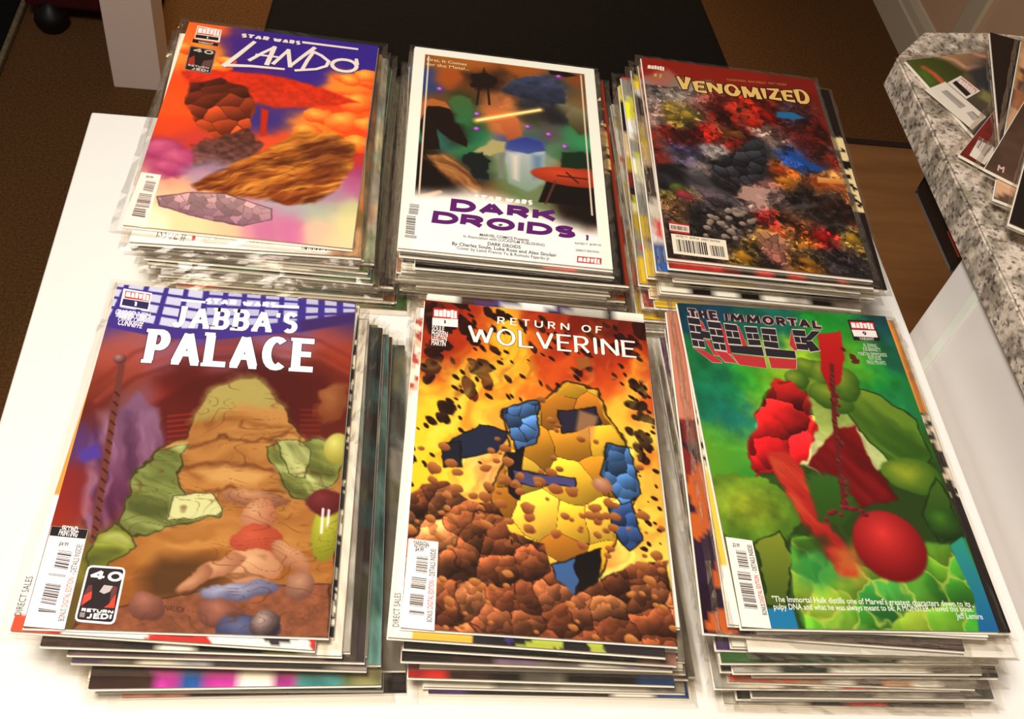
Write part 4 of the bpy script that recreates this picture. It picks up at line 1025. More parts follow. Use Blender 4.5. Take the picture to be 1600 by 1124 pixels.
a.stroke([(0.38,8.9),(2.27,6.02),(5.75,3.99),(10.02,3.34),(14.52,3.85),(16.94,5.25)], 0.35, (148, 62, 56), soft=0.3, alpha=0.55)
a.poly([(3.95,10.69),(6.35,7.86),(10.42,6.68),(14.79,7.13),(17,8.87),(17.17,12.76),(4.1,13.68)], (104, 38, 32), soft=0.6, wamp=0.2, alpha=0.75)
a.stroke([(5.32,11.1),(6.8,10.78)], 0.12, (190, 62, 44), soft=0.1, alpha=0.7)
a.stroke([(13.75,9.92),(15.01,9.83)], 0.12, (180, 56, 40), soft=0.1, alpha=0.5)
a.stroke([(5.38,11.5),(6.87,11.19)], 0.12, (190, 62, 44), soft=0.1, alpha=0.7)
a.stroke([(13.79,10.34),(15.05,10.24)], 0.12, (180, 56, 40), soft=0.1, alpha=0.5)
a.stroke([(5.45,11.9),(6.93,11.59)], 0.12, (190, 62, 44), soft=0.1, alpha=0.7)
a.stroke([(13.83,10.76),(15.08,10.66)], 0.12, (180, 56, 40), soft=0.1, alpha=0.5)
a.stroke([(5.52,12.3),(6.99,11.99)], 0.12, (190, 62, 44), soft=0.1, alpha=0.7)
a.stroke([(13.87,11.17),(15.11,11.07)], 0.12, (180, 56, 40), soft=0.1, alpha=0.5)
a.stroke([(5.59,12.69),(7.05,12.38)], 0.12, (190, 62, 44), soft=0.1, alpha=0.7)
a.stroke([(13.9,11.58),(15.15,11.48)], 0.12, (180, 56, 40), soft=0.1, alpha=0.5)
a.stroke([(5.65,13.08),(7.12,12.78)], 0.12, (190, 62, 44), soft=0.1, alpha=0.7)
a.stroke([(13.94,11.98),(15.18,11.89)], 0.12, (180, 56, 40), soft=0.1, alpha=0.5)
a.poly([(-0.09,-0.2),(16.81,0.23),(16.9,1.7),(10.88,3.14),(5.78,4.22),(0.22,3.72),(-0.05,2.81)], (88, 72, 164), soft=0.15)
a.grid([(-0.66,-0.63),(6.09,-0.13),(6.26,3.94),(-1.3,2.94)], 5, 4, (222, 222, 244), 0.13)
a.grid([(6.17,-0.51),(12.78,-0.35),(12.97,2.58),(6.25,3.36)], 5, 4, (206, 206, 238), 0.14)
a.grid([(12.98,-0.24),(16.98,0.09),(17.07,1.44),(13.13,2.44)], 3, 3, (210, 208, 232), 0.18)
a.poly([(0.06,2.92),(3.97,3.7),(7.4,3.42),(13.01,2.09),(16.85,0.97),(16.91,1.89),(13.11,3.16),(7.54,4.4),(3.92,4.63),(0.1,3.96)], (92, 70, 160), soft=0.12)
a.poly([(13.01,2.09),(16.85,0.97),(16.91,1.89),(13.11,3.16)], (84, 56, 96), soft=0.4, alpha=0.6)
a.poly([(1.98,10.85),(3.09,9.31),(4.75,10.63),(5.49,13.09),(5.25,15.75),(3.95,16.98),(2.64,19.72),(1.84,19.42),(1.81,15.74),(0.4,14.51),(1.5,12.4)], (150, 112, 140), soft=0.4, wamp=0.45, rgb2=(112, 50, 84))
a.strands([(0.8,10.94),(5.07,10.61),(5.94,15.7),(2.73,20.14),(1.56,19.78)], 1.3, 1.3, (70, 36, 64), (196, 160, 184), seed=3, amt=0.55)
a.poly([(0.33,14.19),(1.31,13.39),(1.91,14.41),(0.9,15.05)], (104, 76, 170), soft=0.3, wamp=0.2)
a.stroke([(1.66,7.18),(1.9,10.86),(2.18,14.77),(2.44,18.42),(2.63,20.36)], 0.42, (134, 76, 66), soft=0.12)
a.stroke([(1.69,9.42),(1.99,9.71)], 0.12, (86, 40, 36), soft=0.08)
a.stroke([(1.75,10.2),(2.05,10.49)], 0.12, (86, 40, 36), soft=0.08)
a.stroke([(1.81,10.97),(2.1,11.25)], 0.12, (86, 40, 36), soft=0.08)
a.stroke([(1.87,11.72),(2.16,12)], 0.12, (86, 40, 36), soft=0.08)
a.stroke([(1.92,12.46),(2.21,12.74)], 0.12, (86, 40, 36), soft=0.08)
a.stroke([(1.98,13.2),(2.26,13.47)], 0.12, (86, 40, 36), soft=0.08)
a.stroke([(2.03,13.92),(2.32,14.19)], 0.12, (86, 40, 36), soft=0.08)
a.stroke([(2.08,14.64),(2.37,14.9)], 0.12, (86, 40, 36), soft=0.08)
a.stroke([(2.14,15.34),(2.42,15.61)], 0.12, (86, 40, 36), soft=0.08)
a.stroke([(2.19,16.04),(2.47,16.3)], 0.12, (86, 40, 36), soft=0.08)
a.stroke([(2.24,16.73),(2.52,16.98)], 0.12, (86, 40, 36), soft=0.08)
a.stroke([(2.29,17.4),(2.57,17.66)], 0.12, (86, 40, 36), soft=0.08)
a.stroke([(2.34,18.07),(2.61,18.32)], 0.12, (86, 40, 36), soft=0.08)
a.stroke([(2.39,18.73),(2.66,18.98)], 0.12, (86, 40, 36), soft=0.08)
a.stroke([(2.44,19.39),(2.71,19.63)], 0.12, (86, 40, 36), soft=0.08)
a.stroke([(2.48,20.03),(2.75,20.27)], 0.12, (86, 40, 36), soft=0.08)
a.ell(1.43, 6.65, 0.42, 0.42, 0, (196, 150, 140), (110, 60, 66), soft=0.1)
a.poly([(7.04,10.97),(7.78,9.08),(9.06,7.74),(10.53,7.61),(11.71,8.6),(12.97,10.51),(14.4,12.45),(16.47,12.31),(17.35,14.24),(17.24,17.57),(16.76,20.72),(16.73,22.84),(16.88,25.66),(2.87,25.78),(2.63,21.42),(3.97,19),(3.97,16.06),(5.07,13.61),(6.67,12.51)], (206, 160, 100), soft=0.2, wamp=0.3, rgb2=(172, 108, 44), line=(70, 40, 24), lw=0.1)
a.strands([(7.04,10.97),(7.78,9.08),(9.06,7.74),(10.53,7.61),(11.71,8.6),(12.97,10.51),(14.4,12.45),(16.47,12.31),(17.35,14.24),(17.24,17.57),(16.76,20.72),(16.73,22.84),(16.88,25.66),(2.87,25.78),(2.63,21.42),(3.97,19),(3.97,16.06),(5.07,13.61),(6.67,12.51)], -0.12, 0.9, (150, 92, 42), (226, 176, 104), seed=12, amt=0.6, wave=1.0)
a.poly([(6.91,11.49),(7.76,8.92),(9.17,7.62),(10.6,7.49),(11.83,8.59),(12.5,10.02),(9.96,9.8),(8.05,10.89)], (186, 178, 110), soft=0.8, wamp=0.4, alpha=0.85)
a.stroke([(6.83,13.49),(8.69,12.56),(11.14,12.69),(13.08,11.64)], 0.3, (134, 80, 42), soft=0.3, wamp=0.5, alpha=0.8)
a.stroke([(6.71,15.18),(9.35,14.39),(12.21,14.97),(14.11,13.72)], 0.3, (134, 80, 42), soft=0.3, wamp=0.5, alpha=0.8)
a.stroke([(7.37,16.87),(10.01,16.34),(13.16,16.33)], 0.3, (134, 80, 42), soft=0.3, wamp=0.5, alpha=0.8)
a.poly([(7.48,15.13),(9.37,14.58),(12.22,15.06),(11.52,15.87),(8.77,15.85)], (226, 184, 120), soft=0.5, alpha=0.7)
a.poly([(3.97,19),(3.95,15.97),(5.09,13.71),(6.83,13),(6.55,15.43),(7.4,17.05),(9.59,17.56),(9.5,18.29),(5.94,19.63),(4.52,19.96)], (140, 150, 84), soft=0.25, wamp=0.4, line=(60, 60, 30), lw=0.08)
a.strands([(3.97,19),(3.95,15.97),(5.09,13.71),(6.83,13),(6.55,15.43),(7.4,17.05),(9.59,17.56),(9.5,18.29),(5.94,19.63),(4.52,19.96)], 0.3, 1.2, (84, 90, 44), (226, 230, 170), seed=4, amt=0.7)
a.poly([(12.01,13.12),(13.38,12.53),(15.2,12.09),(17.14,13.01),(16.29,15.52),(15.21,17),(13.56,16.4),(12.78,15.02)], (150, 156, 86), soft=0.25, wamp=0.4, line=(60, 60, 30), lw=0.08)
a.strands([(12.01,13.12),(13.38,12.53),(15.2,12.09),(17.14,13.01),(16.29,15.52),(15.21,17),(13.56,16.4),(12.78,15.02)], 0.3, 1.2, (84, 90, 44), (226, 230, 170), seed=4, amt=0.7)
a.poly([(2.28,21.43),(2.77,20.36),(3.78,19.01),(4.98,20.45),(3.79,21.77),(3.15,23.83)], (150, 156, 60), soft=0.25, wamp=0.4, line=(60, 60, 30), lw=0.08)
a.strands([(2.28,21.43),(2.77,20.36),(3.78,19.01),(4.98,20.45),(3.79,21.77),(3.15,23.83)], 0.3, 1.2, (84, 90, 44), (226, 230, 170), seed=4, amt=0.7)
a.poly([(6.63,17.05),(8.89,16.68),(9.62,17.78),(9.31,18.3),(6.53,18.72)], (222, 222, 168), soft=0.3, wamp=0.3, line=(70, 66, 40), lw=0.07)
a.poly([(12.36,12.6),(13.63,12.21),(14.54,13.05),(14.56,15.15),(13.62,14.97),(12.89,13.8)], (200, 204, 140), soft=0.3, wamp=0.3, line=(70, 70, 40), lw=0.07)
a.strands([(12.36,12.6),(16.05,12.34),(16.42,17.16),(13.17,16.42)], 0.9, 1.4, (96, 100, 50), (232, 234, 180), seed=14, amt=0.5)
a.poly([(5.73,22.51),(6.59,21.22),(9.52,21.08),(10.81,22.28),(9.91,23.74),(6.38,24.09)], (84, 56, 24), soft=1.2, alpha=0.7)
a.poly([(2.45,26.18),(3.7,24.79),(6.72,24),(9.84,23.22),(13.09,22.79),(16.63,22.51),(16.83,25.97)], (158, 100, 70), soft=0.15, wamp=0.15, line=(80, 46, 32), lw=0.08, tex=0.2)
a.ell(11.64, 16.89, 2.1, 0.6, 0.1, (214, 164, 120), (150, 100, 76), soft=0.12, wamp=0.25)
a.ell(11.98, 18.1, 1, 1.2, 0, (222, 176, 136), (186, 120, 88), soft=0.12, wamp=0.25)
a.ell(12.08, 19.87, 1.5, 1.2, 0, (214, 112, 80), (180, 84, 58), soft=0.12, wamp=0.25)
a.ell(12.06, 21.59, 1.7, 1.2, 0, (236, 194, 150), (196, 140, 104), soft=0.12, wamp=0.25)
a.ell(10.17, 21.68, 1.5, 0.6, -0.5, (226, 178, 134), (180, 124, 92), soft=0.12, wamp=0.25)
a.ell(14.2, 20.85, 1.5, 0.7, 0.7, (222, 174, 130), (176, 120, 88), soft=0.12, wamp=0.25)
a.ell(8.83, 22.57, 1.2, 0.5, -0.8, (216, 168, 126), (170, 114, 86), soft=0.12, wamp=0.25)
a.ell(11.47, 23.15, 2.4, 0.55, -0.15, (190, 190, 210), (110, 108, 140), soft=0.12, wamp=0.25)
a.ell(6.36, 24.41, 1.1, 0.9, 0.2, (190, 132, 112), (122, 76, 64), soft=0.12, wamp=0.25)
a.ell(10.59, 24.71, 1.3, 1, 0.3, (190, 130, 108), (116, 70, 60), soft=0.12, wamp=0.25)
a.ell(14.95, 22.71, 0.8, 1, 0.2, (206, 160, 130), (140, 96, 80), soft=0.12, wamp=0.25)
a.ell(12.15, 25.63, 1.8, 1, 0, (120, 124, 160), (56, 56, 90), soft=0.12, wamp=0.25)
a.ell(13.08, 25.21, 0.8, 1, 0.3, (206, 180, 170), (60, 46, 50), soft=0.12, wamp=0.25)
a.ell(16.22, 18.76, 0.95, 2.3, 0.1, (212, 212, 90), (150, 150, 40), soft=0.15)
a.ell(15.92, 16.95, 1.2, 1, 0.1, (146, 66, 66), (104, 36, 40), soft=0.2, wamp=0.2)
a.ell(16.42, 12.81, 0.9, 1.2, 0, (230, 226, 140), (170, 160, 70), soft=0.12)
a.stroke([(15.84,17.42),(15.86,19.1)], 0.15, (250, 245, 240))
a.stroke([(16.2,17.49),(16.21,18.63)], 0.15, (250, 245, 240))
a.ell(15.82, 9.23, 1.1, 1.7, 0.2, (176, 120, 76), (140, 76, 46), soft=0.3, wamp=0.4)
a.lines([(7.04,10.97),(7.78,9.08),(9.06,7.74),(10.53,7.61),(11.71,8.6),(12.97,10.51),(14.4,12.45),(16.47,12.31),(17.35,14.24),(17.24,17.57),(16.76,20.72),(16.73,22.84),(16.88,25.66),(2.87,25.78),(2.63,21.42),(3.97,19),(3.97,16.06),(5.07,13.61),(6.67,12.51)], 0.45, 9, 0.09, (110, 64, 30), alpha=0.5, seed=4, stretch=(0.6, 1.6))
root = assemble(-0.0835, 0.3814, 0.80292, -1.72, cover_mesh('cover', a, 0.8, spine=(90, 50, 50)), 'bagged comic with white slab lettering over a red hall on the front left pile', 'bagged comics in the front left pile', 68)
k = Ink()
lettering(k, "JABBA'S", (4.2, 3.59), (12.86, 3.36), (4.19, 1.6), (66, 40, 58), 1, wv=0.2, wh=0.17, serif=0.11, sh=0.13, gap=0.14, grow=0.018)
lettering(k, "JABBA'S", (4.2, 3.59), (12.86, 3.36), (4.19, 1.6), (250, 248, 250), 2, wv=0.2, wh=0.17, serif=0.11, sh=0.13, gap=0.14)
lettering(k, 'PALACE', (2.95, 6.86), (14.26, 6.71), (2.85, 3.87), (66, 30, 38), 1, wv=0.21, wh=0.165, serif=0.09, sh=0.1, gap=0.12, grow=0.05)
lettering(k, 'PALACE', (2.95, 6.86), (14.26, 6.71), (2.85, 3.87), (250, 248, 250), 2, wv=0.21, wh=0.165, serif=0.09, sh=0.1, gap=0.12)
k.build('title', root, 'white slab lettering')
k = Ink()
lettering(k, 'STAR', (6.2, 1.24), (8.41, 1.14), (6.19, 0.7), (250, 250, 252), 2, wv=0.4, wh=0.27, gap=0.1)
lettering(k, 'WARS', (8.75, 1.16), (11.16, 1.07), (8.76, 0.67), (250, 250, 252), 2, wv=0.4, wh=0.27, gap=0.1)
k.poly([(4.52,0.93),(6.22,0.97),(6.23,1.18),(4.53,1.14)], (250, 250, 252), 2)
k.poly([(11.13,0.82),(12.77,0.74),(12.79,0.99),(11.12,1.07)], (250, 250, 252), 2)
k.build('series_title', root)
k = Ink()
k.poly([(0.46,0.36),(2.46,0.6),(2.54,2.28),(0.52,2.01)], (246, 244, 248), 1)
k.poly([(0.63,0.55),(2.37,0.73),(2.4,1.4),(0.7,1.25)], (200, 70, 66), 2)
lettering(k, 'MARVEL', (0.74, 1.15), (2.37, 1.33), (0.7, 0.59), (250, 246, 246), 3, wv=0.32, wh=0.2, gap=0.12)
k.poly([(0.62,1.31),(2.42,1.49),(2.43,2.15),(0.63,1.91)], (50, 44, 92), 2)
lettering(k, '1', (1.42, 1.95), (1.7, 1.98), (1.39, 1.47), (240, 240, 245), 3, wv=0.3, wh=0.2)
k.build('publisher_box', root)
small_text('small_print', root, 'GUGGENHEIM', (0.33, 2.77), (2.68, 2.95), 0.48, (246, 242, 250), 2, 0.025)
small_text('small_print', root, 'MIRACOLO', (0.65, 3.3), (2.38, 3.45), 0.48, (246, 242, 250), 2, 0.025)
small_text('small_print', root, 'CUNNIFFE', (0.68, 3.7), (2.34, 3.89), 0.48, (246, 242, 250), 2, 0.025)
k = Ink()
k.poly([(0.05,19.49),(2.17,19.63),(2.23,25.93),(0.03,25.81)], (250, 248, 248), 1)
k.poly([(0.06,19.5),(2.16,19.64),(2.15,20.25),(0.08,20.13)], (34, 26, 28), 2)
barcode(k, [(0.8,21.06),(1.59,21.14),(1.59,22.33),(0.8,22.2)], 10, (90, 80, 84), 2, 3, 'v')
barcode(k, [(0.61,22.55),(1.59,22.63),(1.57,22.83),(0.61,22.74)], 2, (110, 98, 100), 2, 4, 'v')
barcode(k, [(0.61,23.17),(1.46,23.26),(1.44,24.54),(0.59,24.41)], 12, (96, 84, 88), 2, 6, 'v')
barcode(k, [(0.57,24.71),(1.55,24.84),(1.57,25),(0.62,25)], 2, (90, 78, 80), 2, 7, 'v')
k.build('barcode', root)
small_text('small_print', root, 'SECOND', (0.64, 19.81), (1.57, 19.85), 0.4, (245, 240, 240), 3, 0.03)
small_text('small_print', root, 'PRINTING', (0.56, 20.07), (1.64, 20.15), 0.4, (245, 240, 240), 3, 0.03)
small_text('small_print', root, '$4.99', (0.73, 20.76), (1.27, 20.8), 0.28, (110, 100, 100), 3, 0.02)
small_text('small_print', root, 'BONUS', (2.1, 25.43), (2.07, 24.71), 0.34, (100, 92, 92), 3, 0.01)
small_text('small_print', root, 'DIGITAL EDITION', (2.1, 24.6), (2.07, 22.77), 0.34, (214, 110, 100), 3, 0.01)
small_text('small_print', root, '- DETAILS INSIDE!', (2.08, 22.59), (2.07, 20.63), 0.34, (100, 92, 92), 3, 0.01)
k = Ink()
k.rounded([(2.64,21.92),(4.81,22),(4.86,25.56),(2.63,25.44)], 0.35, (248, 244, 244), 1)
k.rounded([(2.76,22.06),(4.7,22.12),(4.72,25.42),(2.74,25.31)], 0.2, (46, 34, 36), 2)
k.poly([(2.87,23.55),(2.97,23.19),(4.57,23.23),(4.6,24.55),(2.76,24.49)], (110, 60, 58), 3)
k.poly([(2.83,23.84),(3.25,23.54),(3.27,24.24),(2.83,24.51)], (216, 76, 58), 4)
k.poly([(4.24,24.41),(4.57,23.69),(4.65,24.55),(4.08,24.54)], (224, 72, 52), 4)
k.poly([(3.14,23.04),(3.63,22.95),(4.26,23.57),(4.34,24.27),(4.02,24.55),(2.82,24.48),(3.29,24.03)], (40, 30, 32), 5)
k.poly([(3.63,23.59),(3.8,23.16),(4.31,23.21),(4.19,23.57),(3.91,23.72)], (196, 186, 186), 6)
lettering(k, '40', (2.85, 22.84), (4.72, 22.94), (2.9, 22.22), (246, 242, 242), 7, wv=0.3, wh=0.22, gap=0.08)
lettering(k, 'RETURN', (2.9, 24.84), (4.65, 24.92), (2.9, 24.62), (244, 240, 240), 7, wv=0.34, wh=0.28, gap=0.1)
lettering(k, 'JEDI', (3.24, 25.25), (4.62, 25.26), (3.24, 24.91), (244, 240, 240), 7, wv=0.32, wh=0.26, gap=0.1)
k.poly([(2.85,24.88),(3.14,24.9),(3.15,25.19),(2.87,25.16)], (150, 140, 140), 7)
k.build('anniversary_emblem', root)
small_text('small_print', root, 'NAUCK', (7.39, 24.56), (8.54, 24.68), 0.35, (60, 34, 30), 2, 0)

# ---- top comic of the front middle pile
a = Art(250, 385)
a.rbf([(0.54,0.7,90,28,20),(1.72,0.53,175,58,30),(4.59,0.14,192,66,32),(5.8,0.61,245,190,60),(8.96,0.18,178,62,32),(11.43,-0.16,150,50,28),(13.89,0.15,110,38,26),(15.86,0.52,140,48,28),(0.96,4.32,165,56,28),(2.76,2.88,198,72,32),(5.13,3.79,240,140,45),(6.54,3.91,250,220,60),(7.95,4.63,228,112,40),(9.86,3.79,202,77,35),(12.72,4.03,208,82,38),(15.63,3.66,195,72,32),(0.65,7.26,222,122,50),(1.95,5.96,195,72,32),(3.35,6.94,245,185,50),(4.29,7.96,250,220,70),(2.07,8.77,245,200,60),(5.64,7.23,245,200,60),(6.55,8.25,250,215,80),(8.39,6.9,222,112,45),(9.34,5.63,208,86,38),(14.03,6.23,208,82,38),(15.94,6,228,112,45),(14.9,7.28,245,185,60),(16.24,8.26,205,78,35),(14.32,9.03,250,210,70),(12.96,8.63,235,150,55),(0.4,10.59,250,205,50),(1.72,10.98,246,222,60),(3.45,10.25,242,190,60),(4.79,10.64,252,240,120),(0.18,14.24,242,212,50),(1.49,15.1,238,216,60),(3.62,15.87,246,236,110),(5.26,12.69,250,240,140),(5.72,15.17,252,245,170),(15.6,10.54,250,232,110),(15.89,12.63,226,145,50),(16.17,14.65,236,172,70),(14.83,14.78,250,232,90),(15.13,16.72,250,226,90),(16.36,17.57,242,202,90),(13.57,13.89,250,245,150),(15.76,19.49,240,216,100),(13.67,19.21,250,240,120),(13.17,20.62,246,236,130),(9.09,18.22,250,240,150),(8.22,21.03,220,160,80),(2.73,24.45,140,80,42),(14.58,23.99,140,76,40),(8.95,25.23,130,70,38)], sig=0.95, wamp=0.9)
a.stroke([(5.31,-0.61),(6.54,3.91),(7.93,6.96),(8.82,9.1)], 1.6, (252, 222, 70), soft=0.9, wamp=0.8, alpha=0.75)
a.stroke([(2.9,6.99),(4.09,9.09),(5.25,11.65)], 1.3, (250, 226, 80), soft=0.9, wamp=0.8, alpha=0.75)
a.stroke([(16.12,3.6),(15.14,7.25),(13.76,10.73)], 1, (250, 200, 70), soft=0.9, wamp=0.8, alpha=0.75)
a.stroke([(0.24,7.88),(1.72,10.98),(2.29,14.02)], 1.5, (252, 220, 70), soft=0.9, wamp=0.8, alpha=0.75)
a.spots([(0.18,0.11),(16.55,-0.08),(16.24,8.26),(11.19,6.57),(4.77,9.56),(0.45,10.05)], 46, 0.12, 0.3, 2.2, 0.9, (48, 22, 18), seed=3, soft=0.08)
a.spots([(0.18,0.11),(6.53,-0.13),(5.68,11.6),(0.4,12.17)], 16, 0.2, 0.42, 1.9, 0.9, (48, 22, 18), seed=5, soft=0.08, bunch=3)
a.spots([(12.96,-1.02),(16.67,-0.23),(16.52,3.55),(14.17,3.85)], 8, 0.2, 0.4, 1.6, 0.8, (48, 22, 18), seed=6, soft=0.08, bunch=3)
a.spots([(15.22,6.09),(16.71,5.91),(16.62,12.55),(15.44,12.67)], 10, 0.15, 0.34, 1.6, 0.8, (48, 22, 18), seed=7, soft=0.08, bunch=3)
a.spots([(-0.01,0.14),(1.22,-0.03),(1.93,5.38),(0.24,7.88)], 8, 0.3, 0.5, 1.5, 0.8, (48, 22, 18), seed=8, bunch=2)
a.strands([(-0.79,5.72),(16.71,3.53),(16.87,21.21),(0.19,20.82)], -1.05, 0.8, (214, 96, 34), (255, 236, 110), seed=7, amt=0.5, wave=1.6)
a.strands([(-0.01,0.14),(16.62,-0.22),(16.43,7.1),(-0.14,9.03)], -1, 0.8, (132, 38, 22), (236, 120, 44), seed=8, amt=0.5, wave=1.4)
a.spots([(0.19,0.43),(16.54,0.11),(16.29,10.46),(14.03,6.23),(4.78,10.1),(0.27,12.19)], 60, 0.05, 0.16, 2.2, 0.9, (48, 22, 18), seed=33, soft=0.06)
a.spots([(-0.2,7.93),(2.92,7.56),(4.85,13.76),(-0.11,16.23)], 30, 0.05, 0.18, 1.8, 0.8, (60, 28, 18), seed=34, soft=0.06)
a.spots([(14.9,7.28),(16.81,7.06),(16.45,19.43),(14.91,19.56)], 26, 0.05, 0.18, 1.6, 0.8, (60, 28, 18), seed=35, soft=0.06)
a.poly([(5.89,9.44),(8.6,8.29),(10.73,6.4),(12.68,6.74),(13.3,9.15),(14.55,11.18),(14.98,15.26),(13.65,18.28),(12.27,21.8),(9.03,21.4),(5.56,19),(5.1,16.21),(6.39,12.57)], (226, 178, 56), soft=0.15, wamp=0.35, rgb2=(196, 134, 48), line=(34, 22, 16), lw=0.14)
a.cells([(6.11,9.52),(8.6,8.57),(10.72,6.63),(12.58,6.98),(13.2,9.27),(14.4,11.31),(14.8,15.28),(13.47,18.3),(12.12,21.59),(9.03,21.23),(5.77,18.89),(5.31,16.19),(6.57,12.56)], 2.7, pal=[(222, 176, 56), (232, 190, 66), (206, 152, 50), (190, 130, 46), (236, 196, 80)], line=0.03, lrgb=(60, 36, 18), seed=3, rock=True, shade=0.4, wamp=0.3)
a.poly([(5.88,9.33),(8.65,8.34),(8.24,11.86),(6.79,12.74),(6.39,11)], (84, 120, 166), soft=0.12, wamp=0.25, line=(24, 18, 18), lw=0.1)
a.poly([(9.82,8.99),(12.5,8.46),(12.8,9.97),(10.13,10.91)], (60, 54, 76), soft=0.12, wamp=0.25, line=(24, 18, 18), lw=0.1)
a.poly([(13.27,11.32),(14.83,11.69),(15.24,15.24),(13.85,16.35),(12.68,13.98)], (74, 110, 152), soft=0.12, wamp=0.25, line=(24, 18, 18), lw=0.1)
a.poly([(2.23,12.5),(4.35,10.8),(6.39,11.32),(5.53,12.97),(2.79,13.77)], (52, 58, 82), soft=0.12, wamp=0.25, line=(24, 18, 18), lw=0.1)
a.poly([(6.35,12.84),(7.36,12.47),(7.09,16.5),(6.33,16.09)], (40, 34, 44), soft=0.12, wamp=0.25, line=(24, 18, 18), lw=0.1)
a.poly([(6.57,14.34),(10.91,14.41),(10.7,15.28),(6.58,15.33)], (96, 92, 140), soft=0.12, wamp=0.25, line=(24, 18, 18), lw=0.1)
a.poly([(12.98,16.43),(14.54,15.8),(15.18,18.85),(14.27,19.71),(13.3,18.31)], (66, 96, 146), soft=0.12, wamp=0.25, line=(24, 18, 18), lw=0.1)
a.poly([(9.12,20.95),(10.9,20.45),(10.58,23.44),(9.61,23.94)], (80, 120, 172), soft=0.12, wamp=0.25, line=(24, 18, 18), lw=0.1)
a.poly([(10.69,20.38),(12.47,19.59),(11.98,22.69),(10.77,23.68)], (30, 24, 26), soft=0.12, wamp=0.25, line=(24, 18, 18), lw=0.1)
a.poly([(1.71,12.55),(3.17,12.4),(3.32,14.22),(1.97,14.45)], (44, 48, 60), soft=0.12, wamp=0.25, line=(24, 18, 18), lw=0.1)
a.cells([(5.88,9.33),(8.65,8.34),(8.24,11.86),(6.79,12.74)], 1, jit=0.3, line=0.04, lrgb=(30, 30, 40), seed=2, rock=True)
a.cells([(12.82,11.37),(15.06,11.66),(14.95,19.1),(13.25,19.25)], 1, jit=0.3, seed=4, rock=True)
a.poly([(11.34,8.82),(12.7,9.22),(12.14,11.44),(11.04,10.6)], (214, 160, 104), soft=0.3, alpha=0.7)
a.ell(12.64, 14.84, 0.7, 0.6, 0.3, (222, 176, 140), (170, 110, 84), soft=0.2, wamp=0.2)
a.cells([(-0.05,17.08),(0.7,15.96),(2.36,15.6),(3.87,17.05),(5.75,17.01),(6.59,18.91),(8.65,19.64),(9.25,22.04),(10.6,23.02),(12.27,21.8),(14.21,20.53),(16.64,20.06),(16.89,26.06),(-0.04,25.99)], 1.9, pal=[(160, 104, 68), (148, 92, 58), (136, 82, 52), (172, 118, 76), (126, 76, 48)], line=0.05, lrgb=(60, 28, 16), seed=6, rock=True, shade=0.8, wamp=0.6)
a.cells([(-0.05,17.08),(0.7,15.96),(2.36,15.6),(3.87,17.05),(5.75,17.01),(6.59,18.91),(8.65,19.64),(9.25,22.04),(10.6,23.02),(12.27,21.8),(14.21,20.53),(16.64,20.06),(16.89,26.06),(-0.04,25.99)], 0.9, jit=0.16, seed=26, rock=True, shade=0.35, wamp=0.5)
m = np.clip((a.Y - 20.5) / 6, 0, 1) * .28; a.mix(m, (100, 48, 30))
a.spots([(0.12,13.23),(5.69,12.13),(15.13,16.72),(16.97,17.99),(16.87,21.21),(9.07,19.15),(2.45,17.89)], 60, 0.1, 0.42, 1.25, 0.4, (140, 80, 42), seed=11, hi=(206, 144, 82))
a.spots([(5.21,9.51),(16.62,3.54),(15.76,19.49),(4.92,17.66)], 24, 0.1, 0.3, 1.2, 0.4, (128, 74, 38), seed=12, hi=(204, 146, 84))
a.spots([(-0.05,17.08),(0.7,15.96),(2.36,15.6),(3.87,17.05),(5.75,17.01),(6.59,18.91),(8.65,19.64),(9.25,22.04),(10.6,23.02),(12.27,21.8),(14.21,20.53),(16.64,20.06),(16.89,26.06),(-0.04,25.99)], 46, 0.12, 0.32, 1.4, 0.5, (150, 88, 46), seed=13, hi=(226, 164, 96))
a.poly([(11.27,4.21),(12.25,3.85),(12.44,4.78),(11.52,5.25)], (176, 112, 56), soft=0.1, wamp=0.2)
a.mix((a.X < 0.0), (60, 26, 20))
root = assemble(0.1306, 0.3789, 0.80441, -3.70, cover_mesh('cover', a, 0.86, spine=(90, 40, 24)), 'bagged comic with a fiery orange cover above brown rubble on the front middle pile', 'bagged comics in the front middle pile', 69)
k = Ink()
lettering(k, 'WOLVERINE', (3.3, 3.66), (15.89, 3.57), (3.27, 2.06), (90, 34, 26), 1, wv=0.16, wh=0.1, serif=0.05, sh=0.05, gap=0.16, grow=0.04)
lettering(k, 'WOLVERINE', (3.3, 3.66), (15.89, 3.57), (3.27, 2.06), (248, 242, 236), 2, wv=0.16, wh=0.1, serif=0.05, sh=0.05, gap=0.16)
lettering(k, 'RETURN', (5.44, 1.62), (10.89, 1.56), (5.45, 0.92), (246, 238, 228), 2, wv=0.2, wh=0.13, serif=0.05, sh=0.07, gap=0.55)
lettering(k, 'OF', (11.79, 1.56), (13.37, 1.55), (11.84, 0.85), (246, 238, 228), 2, wv=0.2, wh=0.13, serif=0.05, sh=0.07, gap=0.5)
k.build('title', root, 'white serif lettering')
k = Ink()
k.poly([(0.65,0.7),(2.52,0.62),(2.52,1.58),(0.65,1.68)], (200, 50, 46), 1)
lettering(k, 'MARVEL', (0.74, 1.59), (2.44, 1.51), (0.72, 0.81), (248, 244, 240), 2, wv=0.32, wh=0.2, gap=0.12)
k.poly([(0.63,1.68),(2.52,1.58),(2.53,2.35),(0.65,2.41)], (246, 240, 234), 1)
lettering(k, '1', (1.44, 2.14), (1.68, 2.15), (1.44, 1.78), (40, 30, 30), 2, wv=0.3, wh=0.2)
k.build('publisher_box', root)
small_text('small_print', root, 'SOULE', (0.65, 2.91), (1.54, 2.9), 0.48, (246, 238, 232), 2, 0.02)
